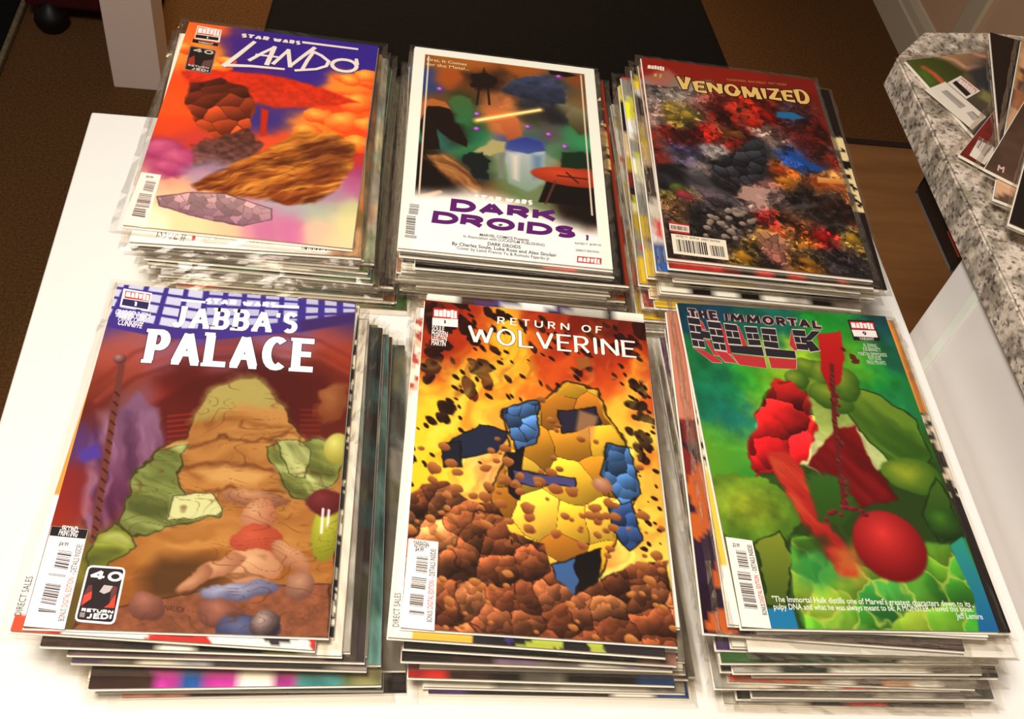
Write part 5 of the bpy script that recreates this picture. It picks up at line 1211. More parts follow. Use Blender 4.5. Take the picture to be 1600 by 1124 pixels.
small_text('small_print', root, 'McNIVEN', (0.66, 3.38), (1.83, 3.36), 0.48, (246, 238, 232), 2, 0.02)
small_text('small_print', root, 'LEISTEN', (0.67, 3.78), (1.77, 3.78), 0.48, (246, 238, 232), 2, 0.02)
small_text('small_print', root, 'MARTIN', (0.68, 4.25), (1.71, 4.26), 0.48, (246, 238, 232), 2, 0.02)
k = Ink()
k.poly([(0.09,19.98),(1.95,20.06),(1.99,25.93),(-0.01,25.87)], (250, 247, 244), 1)
barcode(k, [(0.66,21.12),(1.37,21.15),(1.36,22.34),(0.65,22.28)], 13, (112, 100, 92), 2, 3, 'v')
barcode(k, [(0.45,22.57),(1.37,22.63),(1.29,23.42),(0.42,23.35)], 8, (104, 92, 86), 2, 5, 'v')
barcode(k, [(0.43,23.67),(1.26,23.71),(1.23,24.54),(0.42,24.49)], 9, (96, 84, 78), 2, 6, 'v')
barcode(k, [(0.45,24.73),(1.32,24.78),(1.36,25.05),(0.42,25.04)], 4, (84, 72, 68), 2, 8, 'v')
k.build('barcode', root)
small_text('small_print', root, 'PARENTAL', (0.42, 20.33), (1.39, 20.37), 0.25, (110, 100, 96), 3, 0.02)
small_text('small_print', root, 'ADVISORY', (0.43, 20.54), (1.4, 20.57), 0.25, (110, 100, 96), 3, 0.02)
small_text('small_print', root, '$4.99', (0.54, 20.82), (1.05, 20.84), 0.28, (90, 80, 78), 3, 0.02)
small_text('small_print', root, 'BONUS', (1.82, 25.42), (1.82, 24.7), 0.34, (90, 80, 78), 3, 0.01)
small_text('small_print', root, 'DIGITAL EDITION', (1.82, 24.57), (1.83, 22.73), 0.34, (216, 92, 84), 3, 0.01)
small_text('small_print', root, '- DETAILS INSIDE!', (1.83, 22.59), (1.82, 20.57), 0.34, (90, 80, 78), 3, 0.01)

# ---- top comic of the front right pile
a = Art(250, 385)
a.rbf([(0.77,0.42,28,78,98),(7.06,0.54,30,112,98),(12.17,0.78,40,155,62),(15.83,0.81,30,88,95),(1.18,5.29,30,122,75),(2.11,8.11,26,132,98),(2.99,10.81,22,122,124),(4.75,6.8,62,172,62),(6.72,6.67,152,192,52),(2.11,12.96,92,172,62),(12.73,4.48,122,182,52),(14.62,6.74,32,152,72),(14.94,9.03,42,142,92),(13.77,2.56,62,162,62),(1.01,14.04,122,172,52),(2.17,14.99,62,152,62),(9.34,9.91,172,192,102),(8.17,12.66,222,222,162),(12.63,11.91,202,212,152),(11.57,6.94,62,142,52),(5.6,9.57,180,200,60),(16.39,4.23,30,110,90),(3.6,12.37,150,200,80),(7.85,6.01,160,195,60),(16.82,7.77,40,140,80),(16.39,12.25,60,110,40),(17.76,15.33,60,90,40),(2.36,22.45,110,100,50),(8.41,23.6,110,165,60),(15.42,22.12,70,150,80)], sig=1.1, wamp=1.0)
a.tex([(-0.3,-0.78),(17.21,-0.28),(15.06,13.38),(0.29,13.05)], 0.22, 0.9)
a.poly([(-0.29,16.33),(6.04,13.8),(9.71,15.67),(13.61,13.45),(16.52,13.31),(16.38,19.32),(15.36,26.02),(0.78,26.04)], (58, 84, 36), soft=0.3, wamp=0.3)
a.poly([(11.67,6.93),(13.85,7.66),(16.29,9.79),(16.47,12.89),(14.81,14.17),(13.24,13.88),(12.24,11.93),(11.22,10.08),(10.74,8.59)], (142, 166, 60), soft=0.15, rgb2=(64, 112, 40), line=(34, 56, 24), lw=0.12, wamp=0.25)
a.strands([(11.67,6.93),(13.85,7.66),(16.29,9.79),(16.47,12.89),(13.24,13.88),(11.22,10.08)], 0.75, 1, (60, 96, 36), (170, 192, 84), seed=4, amt=0.6)
a.ell(14.41, 14.55, 2.2, 1.5, 0.15, (170, 180, 60), (56, 104, 38), soft=0.15, wamp=0.3, ox=-0.2, oy=-0.1)
a.poly([(16.09,14.63),(16.72,15.88),(16.46,18.84),(14.84,19.84),(14.24,17.47)], (90, 124, 50), soft=0.15, rgb2=(48, 84, 36), line=(34, 56, 24), lw=0.12, wamp=0.3)
a.ell(15.69, 18.39, 1.3, 1.2, 0.2, (88, 140, 48), (34, 64, 30), soft=0.2, wamp=0.2)
a.ell(2.16, 17.67, 3.4, 2.6, 0.1, (170, 182, 58), (76, 124, 42), soft=0.15, wamp=0.4, ox=-0.1, oy=-0.1)
a.tex([(-0.16,15.59),(5.35,14.85),(4.47,20.61),(-0.66,20.77)], 0.3, 0.8)
a.poly([(1.98,20.24),(4,19.25),(4.09,21.52),(3.14,24.56),(1.99,24.16),(1.77,22.46)], (150, 160, 58), soft=0.15, rgb2=(90, 110, 44), line=(34, 56, 24), lw=0.12, wamp=0.4)
a.poly([(4.48,19.79),(6.49,19.4),(8.15,21.41),(10.97,22.23),(13.47,19.88),(15.39,19.82),(15.96,22.1),(15.89,24.31),(15.48,25.94),(4.11,26.03),(3.75,23.7)], (90, 166, 62), soft=0.3, wamp=0.4, rgb2=(72, 150, 58))
a.cells([(4.48,19.79),(6.49,19.4),(8.15,21.41),(10.97,22.23),(13.47,19.88),(15.39,19.82),(15.96,22.1),(15.89,24.31),(15.48,25.94),(4.11,26.03),(3.75,23.7)], 2.2, pal=[(112, 172, 56), (80, 158, 60), (150, 182, 62), (64, 146, 70), (128, 178, 58)], line=0.16, lrgb=(196, 206, 96), seed=9, rock=True, shade=0.45, wamp=0.9)
a.strands([(4.48,19.79),(6.49,19.4),(8.15,21.41),(10.97,22.23),(13.47,19.88),(15.39,19.82),(15.96,22.1),(15.89,24.31),(15.48,25.94),(4.11,26.03),(3.75,23.7)], 1.2, 0.6, (48, 110, 50), (206, 214, 98), seed=3, amt=0.5, wave=1.2)
a.poly([(4.68,20.61),(7.2,20.07),(7.48,22.32),(5.91,23.44),(4.32,23.05)], (66, 160, 84), soft=0.9, wamp=0.4, alpha=0.7)
a.ell(9.02, 5.64, 1.1, 1, 0.3, (150, 170, 64), (66, 104, 36), soft=0.12, wamp=0.25)
a.ell(10.04, 6.16, 1, 1.2, 0.2, (150, 170, 64), (66, 104, 36), soft=0.12, wamp=0.25)
a.ell(9.09, 7.38, 1.1, 0.9, 0.5, (150, 170, 64), (66, 104, 36), soft=0.12, wamp=0.25)
a.ell(7.93, 6.71, 0.9, 0.8, 0, (150, 170, 64), (66, 104, 36), soft=0.12, wamp=0.25)
a.ell(10.23, 8.29, 1.7, 1.1, 0.6, (150, 170, 64), (66, 104, 36), soft=0.12, wamp=0.25)
a.ell(11.57, 6.94, 1.2, 1.6, 0.2, (150, 170, 64), (66, 104, 36), soft=0.12, wamp=0.25)
a.poly([(10.68,2.16),(12.53,1.77),(12.38,4.26),(11.4,6.83),(10.18,7.72),(10.08,5.39)], (204, 48, 44), soft=0.15, wamp=0.25, rgb2=(176, 28, 36))
a.poly([(5.26,8.02),(6.42,6.92),(7.66,6.84),(8.71,8.15),(8.42,10.51),(7.07,13.76),(5.86,14.22),(4.34,14.9),(2.98,14.96),(3.23,12.39),(4.45,9.63)], (206, 52, 50), soft=0.2, wamp=0.45, rgb2=(164, 26, 36))
a.cells([(5.26,8.02),(6.42,6.92),(7.66,6.84),(8.71,8.15),(8.42,10.51),(7.07,13.76),(5.86,14.22),(4.34,14.9),(2.98,14.96),(3.23,12.39)], 2, jit=0.25, seed=5, rock=True, shade=0.6, wamp=0.7)
a.stroke([(5.21,13.84),(5.91,16.32),(6.77,19.16),(7.88,21.64)], 2, (198, 66, 50), soft=0.35, w1=1.3, wamp=0.35)
a.strands([(4.48,13.62),(6.51,13.78),(8.81,21.39),(7.05,22.33),(5.12,17.8)], 0.95, 1.5, (150, 34, 36), (226, 150, 92), seed=6, amt=0.6)
a.poly([(7.1,20.44),(9.19,20.01),(8.72,22.51),(7.72,22.22),(7.05,22.33)], (206, 132, 66), soft=1.0, wamp=0.5, alpha=0.75)
a.poly([(6.97,14.17),(10.05,10.85),(11.38,10.56),(11.82,13.43),(12.8,16.44),(9.99,17.14),(8.89,15.3)], (136, 26, 32), soft=0.2, wamp=0.3, rgb2=(112, 18, 26))
a.strands([(6.97,14.17),(10.05,10.85),(11.38,10.56),(11.82,13.43),(12.8,16.44),(9.99,17.14)], 1, 0.9, (84, 14, 20), (170, 44, 44), seed=8, amt=0.6)
a.poly([(6.57,15.05),(8.18,14.47),(9.58,15.27),(9.53,17.16),(8.46,18.63),(6.76,18.31)], (70, 118, 46), soft=0.4, wamp=0.4, rgb2=(60, 96, 36))
a.ell(11.22, 20.04, 2.5, 2.6, 0, (226, 74, 70), (128, 18, 28), soft=0.25, ox=-0.1, oy=-0.35)
a.stroke([(11.03,5.2),(10.02,9.87),(9.41,13.65),(8.85,17.18)], 0.35, (120, 44, 44), soft=0.12)
a.spots([(10.82,5.22),(11.33,5.18),(9.05,17.42),(8.51,17.44)], 26, 0.14, 0.2, 1.3, 1.2, (94, 30, 34), seed=3, hi=(150, 70, 66))
a.spots([(7.42,17.48),(10.22,17.13),(10.23,17.9),(7.21,18.3)], 12, 0.14, 0.2, 1.3, 0.1, (100, 30, 34), seed=4, hi=(160, 70, 66))
a.spots([(12.5,2.65),(12.69,3.87),(13.68,4.72),(13.3,5.17),(12.18,4.28)], 8, 0.14, 0.2, 1.2, 0.5, (110, 50, 52), seed=5)
a.poly([(1.9,24.59),(3.55,24.55),(3.66,26.2),(1.79,26.03)], (48, 140, 184), soft=0.12, wamp=0.1)
a.poly([(15.5,19.91),(16.6,19.22),(16.88,23.64),(16.93,26),(15.43,25.94),(15.93,23.44),(15.67,21.66)], (60, 170, 150), soft=0.12, rgb2=(40, 120, 176))
a.poly([(4.48,19.79),(6.94,19.39),(7.2,20.07),(4.79,21.05)], (48, 76, 32), soft=0.5, alpha=0.6)
root = assemble(0.3256, 0.3756, 0.82571, -0.54, cover_mesh('cover', a, 0.88, spine=(40, 80, 70)), 'bagged comic with a glowing green cover and a brick-pattern title on the front right pile', 'bagged comics in the front right pile', 70)
k = Ink()
lettering(k, 'THE', (0.75, 1.42), (2.93, 1.55), (0.73, 0.48), (206, 160, 152), 1, wv=0.42, wh=0.36, gap=0.18, grow=0.05)
lettering(k, 'THE', (0.75, 1.42), (2.93, 1.55), (0.73, 0.48), (36, 32, 44), 2, wv=0.3, wh=0.24, gap=0.18)
lettering(k, 'IMMORTAL', (3.49, 1.59), (11.12, 1.74), (3.55, 0.7), (206, 160, 152), 1, wv=0.42, wh=0.36, gap=0.18, grow=0.05)
lettering(k, 'IMMORTAL', (3.49, 1.59), (11.12, 1.74), (3.55, 0.7), (36, 32, 44), 2, wv=0.3, wh=0.24, gap=0.18)
k.poly([(0.5,4.28),(1.36,4.5),(2.48,5.38),(2.52,5.62),(1.78,5.61)], (222, 170, 164), 1)
k.poly([(0.53,4.31),(1.39,4.53),(2.45,5.37),(2.49,5.59),(1.78,5.57)], (186, 50, 56), 2)
k.poly([(2.11,4.45),(3.06,4.52),(3.72,5.56),(2.73,5.53)], (222, 170, 164), 1)
k.poly([(2.14,4.48),(3.04,4.57),(3.69,5.54),(2.74,5.47)], (186, 50, 56), 2)
k.poly([(1.55,3.45),(1.94,3.49),(2.09,4.53),(2.43,5.02),(2.01,4.93)], (222, 170, 164), 1)
k.poly([(1.57,3.49),(1.94,3.54),(2.08,4.48),(2.41,4.98),(2.01,4.88)], (186, 50, 56), 2)
k.poly([(3.36,4.69),(5.91,4.83),(5.87,5.87),(3.75,5.68)], (222, 170, 164), 1)
k.poly([(3.4,4.7),(5.86,4.84),(5.84,5.85),(3.79,5.66)], (186, 50, 56), 2)
k.poly([(3.06,1.68),(3.23,2.35),(3.44,4.83),(3.1,4.72),(3.04,3.05)], (222, 170, 164), 1)
k.poly([(3.06,1.73),(3.23,2.4),(3.43,4.78),(3.11,4.67),(3.06,3.09)], (186, 50, 56), 2)
k.poly([(4.33,1.83),(4.5,2.11),(4.78,3.94),(4.38,3.92)], (222, 170, 164), 1)
k.poly([(4.33,1.88),(4.5,2.17),(4.76,3.89),(4.39,3.87)], (186, 50, 56), 2)
k.poly([(6.15,4.8),(8.39,4.86),(8.17,5.8),(6.17,5.82)], (222, 170, 164), 1)
k.poly([(6.19,4.82),(8.34,4.88),(8.13,5.78),(6.21,5.8)], (186, 50, 56), 2)
k.poly([(8.57,2.07),(8.56,2.62),(8.65,3.95),(8.43,4.08),(8.07,3.55)], (222, 170, 164), 1)
k.poly([(8.56,2.13),(8.55,2.67),(8.64,3.91),(8.43,4.03),(8.11,3.52)], (186, 50, 56), 2)
k.poly([(1.46,1.48),(1.69,1.79),(1.84,2.55),(1.47,2.51)], (222, 170, 164), 1)
k.poly([(1.47,1.53),(1.68,1.84),(1.82,2.51),(1.49,2.45)], (186, 50, 56), 2)
k.poly([(0.56,1.27),(1.51,1.35),(1.49,4.35),(0.53,4.27)], (216, 196, 190), 2)
k.poly([(0.57,1.39),(1.49,1.48),(1.49,2.09),(0.57,2)], (38, 34, 42), 3)
k.poly([(0.57,2.12),(1,2.16),(0.99,2.77),(0.56,2.72)], (38, 34, 42), 3)
k.poly([(1.05,2.16),(1.49,2.21),(1.48,2.81),(1.05,2.77)], (38, 34, 42), 3)
k.poly([(0.56,2.84),(1.48,2.93),(1.48,3.53),(0.56,3.44)], (38, 34, 42), 3)
k.poly([(0.56,3.55),(0.99,3.59),(0.98,4.19),(0.55,4.14)], (38, 34, 42), 3)
k.poly([(1.04,3.6),(1.48,3.64),(1.47,4.23),(1.04,4.19)], (38, 34, 42), 3)
k.poly([(2.02,1.57),(3.09,1.61),(3.08,4.52),(2.14,4.44)], (216, 196, 190), 2)
k.poly([(2.05,1.68),(3.07,1.73),(3.07,2.33),(2.07,2.26)], (38, 34, 42), 3)
k.poly([(2.08,2.38),(2.54,2.41),(2.55,2.99),(2.1,2.96)], (38, 34, 42), 3)
k.poly([(2.6,2.41),(3.07,2.44),(3.07,3.03),(2.61,3)], (38, 34, 42), 3)
k.poly([(2.11,3.07),(3.07,3.14),(3.06,3.72),(2.13,3.64)], (38, 34, 42), 3)
k.poly([(2.13,3.75),(2.57,3.79),(2.58,4.36),(2.16,4.32)], (38, 34, 42), 3)
k.poly([(2.63,3.79),(3.06,3.83),(3.06,4.41),(2.64,4.37)], (38, 34, 42), 3)
k.poly([(1.29,2.59),(2.12,2.66),(2.09,3.44),(1.29,3.37)], (216, 196, 190), 2)
k.poly([(1.33,2.64),(2.07,2.72),(2.06,3.39),(1.34,3.31)], (38, 34, 42), 3)
k.poly([(3.32,1.71),(4.35,1.79),(4.38,3.84),(3.29,3.82)], (216, 196, 190), 2)
k.poly([(3.35,1.81),(4.32,1.89),(4.33,2.47),(3.34,2.4)], (38, 34, 42), 3)
k.poly([(3.34,2.48),(3.8,2.51),(3.8,3.09),(3.33,3.06)], (38, 34, 42), 3)
k.poly([(3.86,2.51),(4.33,2.54),(4.34,3.11),(3.87,3.09)], (38, 34, 42), 3)
k.poly([(3.33,3.14),(4.34,3.19),(4.35,3.75),(3.32,3.72)], (38, 34, 42), 3)
k.poly([(4.89,1.89),(5.91,1.88),(5.9,3.81),(4.88,3.84)], (216, 196, 190), 2)
k.poly([(4.91,1.98),(5.88,1.99),(5.88,2.52),(4.91,2.52)], (38, 34, 42), 3)
k.poly([(4.91,2.6),(5.37,2.6),(5.37,3.13),(4.92,3.13)], (38, 34, 42), 3)
k.poly([(5.42,2.6),(5.88,2.6),(5.88,3.13),(5.42,3.13)], (38, 34, 42), 3)
k.poly([(4.92,3.21),(5.88,3.2),(5.87,3.72),(4.92,3.74)], (38, 34, 42), 3)
k.poly([(3.3,3.85),(5.95,3.85),(5.93,4.75),(3.34,4.61)], (216, 196, 190), 2)
k.poly([(3.35,3.88),(5.9,3.88),(5.88,4.72),(3.4,4.58)], (38, 34, 42), 3)
k.poly([(6.18,1.93),(7.39,1.94),(7.23,4.01),(6.05,3.91)], (216, 196, 190), 2)
k.poly([(6.2,2.02),(7.35,2.04),(7.3,2.62),(6.17,2.57)], (38, 34, 42), 3)
k.poly([(6.17,2.65),(6.7,2.67),(6.66,3.23),(6.13,3.2)], (38, 34, 42), 3)
k.poly([(6.76,2.67),(7.3,2.7),(7.25,3.27),(6.73,3.24)], (38, 34, 42), 3)
k.poly([(6.13,3.27),(7.25,3.35),(7.21,3.92),(6.1,3.81)], (38, 34, 42), 3)
k.poly([(6.05,3.94),(8.46,4.04),(8.4,4.79),(6,4.74)], (216, 196, 190), 2)
k.poly([(6.09,3.97),(8.4,4.07),(8.35,4.76),(6.06,4.71)], (38, 34, 42), 3)
k.poly([(8.65,1.9),(9.73,1.89),(9.55,4),(8.6,3.97)], (216, 196, 190), 2)
k.poly([(8.67,1.99),(9.69,2),(9.64,2.59),(8.66,2.57)], (38, 34, 42), 3)
k.poly([(8.66,2.65),(9.12,2.66),(9.09,3.24),(8.65,3.22)], (38, 34, 42), 3)
k.poly([(9.18,2.66),(9.64,2.67),(9.59,3.25),(9.15,3.24)], (38, 34, 42), 3)
k.poly([(8.65,3.3),(9.58,3.33),(9.53,3.91),(8.64,3.87)], (38, 34, 42), 3)
k.poly([(10.27,1.9),(11.01,1.94),(9.87,3.05),(9.27,3.06)], (216, 196, 190), 2)
k.poly([(10.24,1.99),(10.93,1.99),(9.92,2.96),(9.35,3)], (38, 34, 42), 3)
k.poly([(9.41,2.98),(10.03,2.9),(10.51,3.91),(9.6,4.14)], (216, 196, 190), 2)
k.poly([(9.45,3.04),(10.02,2.99),(10.46,3.86),(9.63,4.05)], (38, 34, 42), 3)
k.build('title', root, 'brick-pattern lettering in black and red')
k = Ink()
k.poly([(13.49,0.6),(15.63,0.57),(15.65,2.58),(13.45,2.66)], (30, 26, 30), 1)
k.poly([(13.62,0.76),(15.59,0.72),(15.52,1.46),(13.59,1.52)], (206, 52, 58), 2)
lettering(k, 'MARVEL', (13.64, 1.46), (15.45, 1.43), (13.67, 0.84), (248, 240, 238), 3, wv=0.32, wh=0.2, gap=0.12)
k.poly([(13.55,1.61),(15.53,1.55),(15.52,2.23),(13.58,2.27)], (240, 232, 228), 2)
lettering(k, '9', (14.35, 2.1), (14.67, 2.1), (14.37, 1.71), (50, 44, 48), 3, wv=0.28, wh=0.2)
k.build('publisher_box', root)
small_text('small_print', root, 'VARIANT', (13.96, 2.6), (15.18, 2.56), 0.3, (210, 200, 196), 3, 0.02)
small_text('small_print', root, 'AL EWING', (14.08, 3.24), (15.18, 3.25), 0.36, (196, 206, 190), 2, 0.015)
small_text('small_print', root, 'JOE BENNETT', (13.93, 3.63), (15.39, 3.64), 0.36, (196, 206, 190), 2, 0.015)
small_text('small_print', root, 'MARTIN SIMMONDS', (13.45, 4.12), (15.75, 4.1), 0.36, (196, 206, 190), 2, 0.015)
small_text('small_print', root, 'RUY JOSE', (14.17, 4.45), (15.19, 4.46), 0.36, (196, 206, 190), 2, 0.015)
small_text('small_print', root, 'PAUL MOUNTS', (13.95, 4.89), (15.43, 4.89), 0.36, (196, 206, 190), 2, 0.015)
small_text('small_print', root, '"The Immortal Hulk distills one of Marvel\'s greatest characters down to its', (2.31, 24.16), (15.47, 24.23), 0.4, (236, 240, 226), 2, 0.012)
small_text('small_print', root, 'pulpy DNA and what he was always meant to be: A MONSTER. I loved this book."', (2.29, 24.66), (15.68, 24.57), 0.4, (236, 240, 226), 2, 0.012)
small_text('small_print', root, 'Jeff Lemire', (14.22, 25.04), (16.01, 25.07), 0.42, (226, 236, 232), 2, 0.012)
k = Ink()
k.poly([(0.11,19.77),(1.84,19.98),(1.85,25.91),(0.01,25.81)], (246, 240, 232), 1)
barcode(k, [(0.6,20.7),(1.27,20.77),(1.25,22.01),(0.6,21.94)], 13, (86, 76, 74), 2, 3, 'v')
barcode(k, [(0.42,22.15),(1.24,22.24),(1.25,22.85),(0.39,22.77)], 6, (104, 92, 90), 2, 4, 'v')
barcode(k, [(0.41,22.9),(1.23,22.98),(1.25,24.29),(0.43,24.21)], 14, (84, 74, 72), 2, 6, 'v')
barcode(k, [(0.44,24.31),(1.25,24.39),(1.26,24.7),(0.42,24.63)], 3, (70, 60, 60), 2, 7, 'v')
k.build('barcode', root)
small_text('small_print', root, '$3.99', (0.47, 20.46), (0.92, 20.5), 0.28, (96, 86, 84), 3, 0.02)
small_text('small_print', root, 'BONUS', (1.77, 25.04), (1.78, 24.32), 0.3, (70, 62, 62), 3, 0.015)
small_text('small_print', root, 'DIGITAL EDITION', (1.77, 24.25), (1.73, 22.41), 0.3, (206, 80, 84), 3, 0.015)
small_text('small_print', root, '- DETAILS INSIDE!', (1.72, 22.24), (1.72, 20.3), 0.3, (70, 62, 62), 3, 0.015)

# ------------------------------------------------------------------ the lower comics of the six piles
BIG_BOARD = board_mesh(0.178, 0.276); BIG_SLEEVE = sleeve_mesh(77, 0.182, 0.280)
a = plain_art(6501, [(214, 110, 50), (74, 50, 42), (60, 120, 60), (80, 150, 150), (150, 150, 80), (120, 116, 108), (244, 240, 230)], [(244, 240, 230)], (244, 240, 230), (206, 150, 90))
root = assemble(-0.0769, 0.6809, 0.80665, -0.32, cover_mesh('cover', a, 1.0), 'second bagged comic down the back left pile, white front margin printed ISSUE', 'bagged comics in the back left pile', 6501)
a = None
small_text('small_print', root, 'ISSUE #', (1.81, 25.27), (3.91, 25.37), 1.1, (96, 88, 84), 2, 0)
k = Ink()
k.poly([(4.35,24.85),(4.59,24.87),(4.59,25.37),(4.36,25.35)], (196, 70, 60), 2)
k.build('red_box', root)
k = Ink()
barcode(k, [(12.4,25.09),(14.84,25.19),(14.79,25.42),(12.37,25.5)], 16, (60, 54, 52), 2, 3, 'h')
barcode(k, [(15.16,25.05),(16.16,25.14),(16.11,25.29),(15.13,25.27)], 8, (60, 54, 52), 2, 4, 'h')
barcode(k, [(16.01,24.18),(16.39,24.22),(16.37,25.23),(16,25.19)], 3, (70, 64, 60), 2, 5, 'h')
k.build('barcode', root)
small_text('small_print', root, 'ALL RIGHTS RESERVED', (4.9, 25.14), (10.27, 25.25), 0.25, (190, 180, 176), 2, 0)
a = plain_art(6502, [(214, 110, 50), (74, 50, 42), (60, 120, 60), (80, 150, 150), (150, 150, 80), (120, 116, 108), (244, 240, 230)], [(74, 50, 42), (34, 28, 28), (74, 50, 42), (120, 116, 108), (150, 150, 80), (150, 150, 80)], None, (150, 110, 60))
root = assemble(-0.0706, 0.6858, 0.80287, -2.18, cover_mesh('cover', a, 1.0), 'third bagged comic down the back left pile, dark brown and olive front edge', 'bagged comics in the back left pile', 6502)
a = plain_art(6503, [(214, 110, 50), (74, 50, 42), (60, 120, 60), (80, 150, 150), (150, 150, 80), (120, 116, 108), (244, 240, 230)], [(244, 240, 230), (244, 240, 230), (214, 110, 50), (214, 110, 50), (190, 188, 180), (150, 150, 80), (60, 120, 60)], (244, 240, 230), (220, 210, 190))
root = assemble(-0.0637, 0.6852, 0.79909, -1.69, cover_mesh('cover', a, 1.0), 'fourth bagged comic down the back left pile, white and orange front edge', 'bagged comics in the back left pile', 6503)
a = plain_art(6504, [(214, 110, 50), (74, 50, 42), (60, 120, 60), (80, 150, 150), (150, 150, 80), (120, 116, 108), (244, 240, 230)], [(244, 240, 230), (34, 28, 28), (190, 188, 180), (222, 160, 140), (190, 188, 180), (214, 110, 50)], None, (120, 116, 108))
root = assemble(-0.0753, 0.6835, 0.79532, -1.48, cover_mesh('cover', a, 1.0), 'fifth bagged comic down the back left pile, pale front edge with orange right end', 'bagged comics in the back left pile', 6504)
a = plain_art(6505, [(214, 110, 50), (74, 50, 42), (60, 120, 60), (80, 150, 150), (150, 150, 80), (120, 116, 108), (244, 240, 230)], [(34, 28, 28), (40, 44, 80), (86, 60, 120), (150, 150, 80), (34, 28, 28), (150, 150, 80), (80, 150, 150), (80, 150, 150), (226, 198, 60)], None, (60, 120, 60))
root = assemble(-0.0639, 0.6846, 0.79154, -3.48, cover_mesh('cover', a, 1.0), 'sixth bagged comic down the back left pile, purple and teal front edge', 'bagged comics in the back left pile', 6505)
a = plain_art(6506, [(214, 110, 50), (74, 50, 42), (60, 120, 60), (80, 150, 150), (150, 150, 80), (120, 116, 108), (244, 240, 230)], [(190, 188, 180), (120, 116, 108), (244, 240, 230), (120, 116, 108)], None, (80, 150, 150))
root = assemble(-0.0645, 0.6814, 0.78776, -2.21, cover_mesh('cover', a, 1.0), 'seventh bagged comic down the back left pile, grey front edge', 'bagged comics in the back left pile', 6506)
a = plain_art(6507, [(214, 110, 50), (74, 50, 42), (60, 120, 60), (80, 150, 150), (150, 150, 80), (120, 116, 108), (244, 240, 230)], [(34, 28, 28), (60, 120, 60), (34, 28, 28), (60, 120, 60)], None, (60, 120, 60))
root = assemble(-0.0608, 0.6798, 0.78399, -2.90, cover_mesh('cover', a, 1.0), 'eighth bagged comic down the back left pile, dark green front edge', 'bagged comics in the back left pile', 6507)
a = plain_art(6508, [(214, 110, 50), (74, 50, 42), (60, 120, 60), (80, 150, 150), (150, 150, 80), (120, 116, 108), (244, 240, 230)], [(80, 150, 150), (244, 240, 230), (80, 150, 150)], None, (60, 70, 60))
root = assemble(-0.0630, 0.6828, 0.78021, -1.32, cover_mesh('cover', a, 1.0), 'ninth bagged comic down the back left pile, teal front edge', 'bagged comics in the back left pile', 6508)
a = plain_art(6509, [(214, 110, 50), (74, 50, 42), (60, 120, 60), (80, 150, 150), (150, 150, 80), (120, 116, 108), (244, 240, 230)], [(244, 240, 230), (244, 240, 230), (214, 110, 50), (74, 50, 42)], None, (150, 150, 80))
root = assemble(-0.0559, 0.6833, 0.77644, -3.15, cover_mesh('cover', a, 1.0), 'tenth bagged comic down the back left pile of bagged comics', 'bagged comics in the back left pile', 6509)
a = plain_art(6510, [(214, 110, 50), (74, 50, 42), (60, 120, 60), (80, 150, 150), (150, 150, 80), (120, 116, 108), (244, 240, 230)], [(74, 50, 42), (244, 240, 230), (74, 50, 42)], None, (74, 50, 42))
root = assemble(-0.0499, 0.6843, 0.77266, -0.50, cover_mesh('cover', a, 1.0), 'eleventh bagged comic down the back left pile of bagged comics', 'bagged comics in the back left pile', 6510)
a = plain_art(6511, [(214, 110, 50), (74, 50, 42), (60, 120, 60), (80, 150, 150), (150, 150, 80), (120, 116, 108), (244, 240, 230)], [(120, 116, 108), (120, 116, 108), (74, 50, 42), (74, 50, 42), (120, 116, 108), (74, 50, 42), (80, 150, 150)], None, (60, 120, 60))
root = assemble(-0.0605, 0.6849, 0.76888, -0.41, cover_mesh('cover', a, 1.0), 'twelfth bagged comic down the back left pile of bagged comics', 'bagged comics in the back left pile', 6511)
a = plain_art(6512, [(214, 110, 50), (74, 50, 42), (60, 120, 60), (80, 150, 150), (150, 150, 80), (120, 116, 108), (244, 240, 230)], [(214, 110, 50), (60, 120, 60), (60, 120, 60), (244, 240, 230), (150, 150, 80)], None, (150, 150, 80))
root = assemble(-0.0587, 0.6869, 0.76511, -1.81, cover_mesh('cover', a, 1.0), 'thirteenth bagged comic down the back left pile of bagged comics', 'bagged comics in the back left pile', 6512)
a = plain_art(6513, [(214, 110, 50), (74, 50, 42), (60, 120, 60), (80, 150, 150), (150, 150, 80), (120, 116, 108), (244, 240, 230)], [(60, 120, 60), (244, 240, 230), (60, 120, 60), (80, 150, 150), (120, 116, 108)], None, (60, 120, 60))
root = assemble(-0.0538, 0.6842, 0.76133, -2.07, cover_mesh('cover', a, 1.0), 'fourteenth bagged comic down the back left pile of bagged comics', 'bagged comics in the back left pile', 6513)
a = plain_art(6514, [(214, 110, 50), (74, 50, 42), (60, 120, 60), (80, 150, 150), (150, 150, 80), (120, 116, 108), (244, 240, 230)], [(214, 110, 50), (120, 116, 108), (60, 120, 60), (244, 240, 230), (80, 150, 150)], None, (214, 110, 50))
root = assemble(-0.0463, 0.6831, 0.75755, -1.39, cover_mesh('cover', a, 1.0), 'fifteenth bagged comic down the back left pile of bagged comics', 'bagged comics in the back left pile', 6514)
a = plain_art(6515, [(214, 110, 50), (74, 50, 42), (60, 120, 60), (80, 150, 150), (150, 150, 80), (120, 116, 108), (244, 240, 230)], [(80, 150, 150), (214, 110, 50), (120, 116, 108)], None, (74, 50, 42))
root = assemble(-0.0430, 0.6878, 0.75378, -1.91, cover_mesh('cover', a, 1.0), 'sixteenth bagged comic down the back left pile of bagged comics', 'bagged comics in the back left pile', 6515)
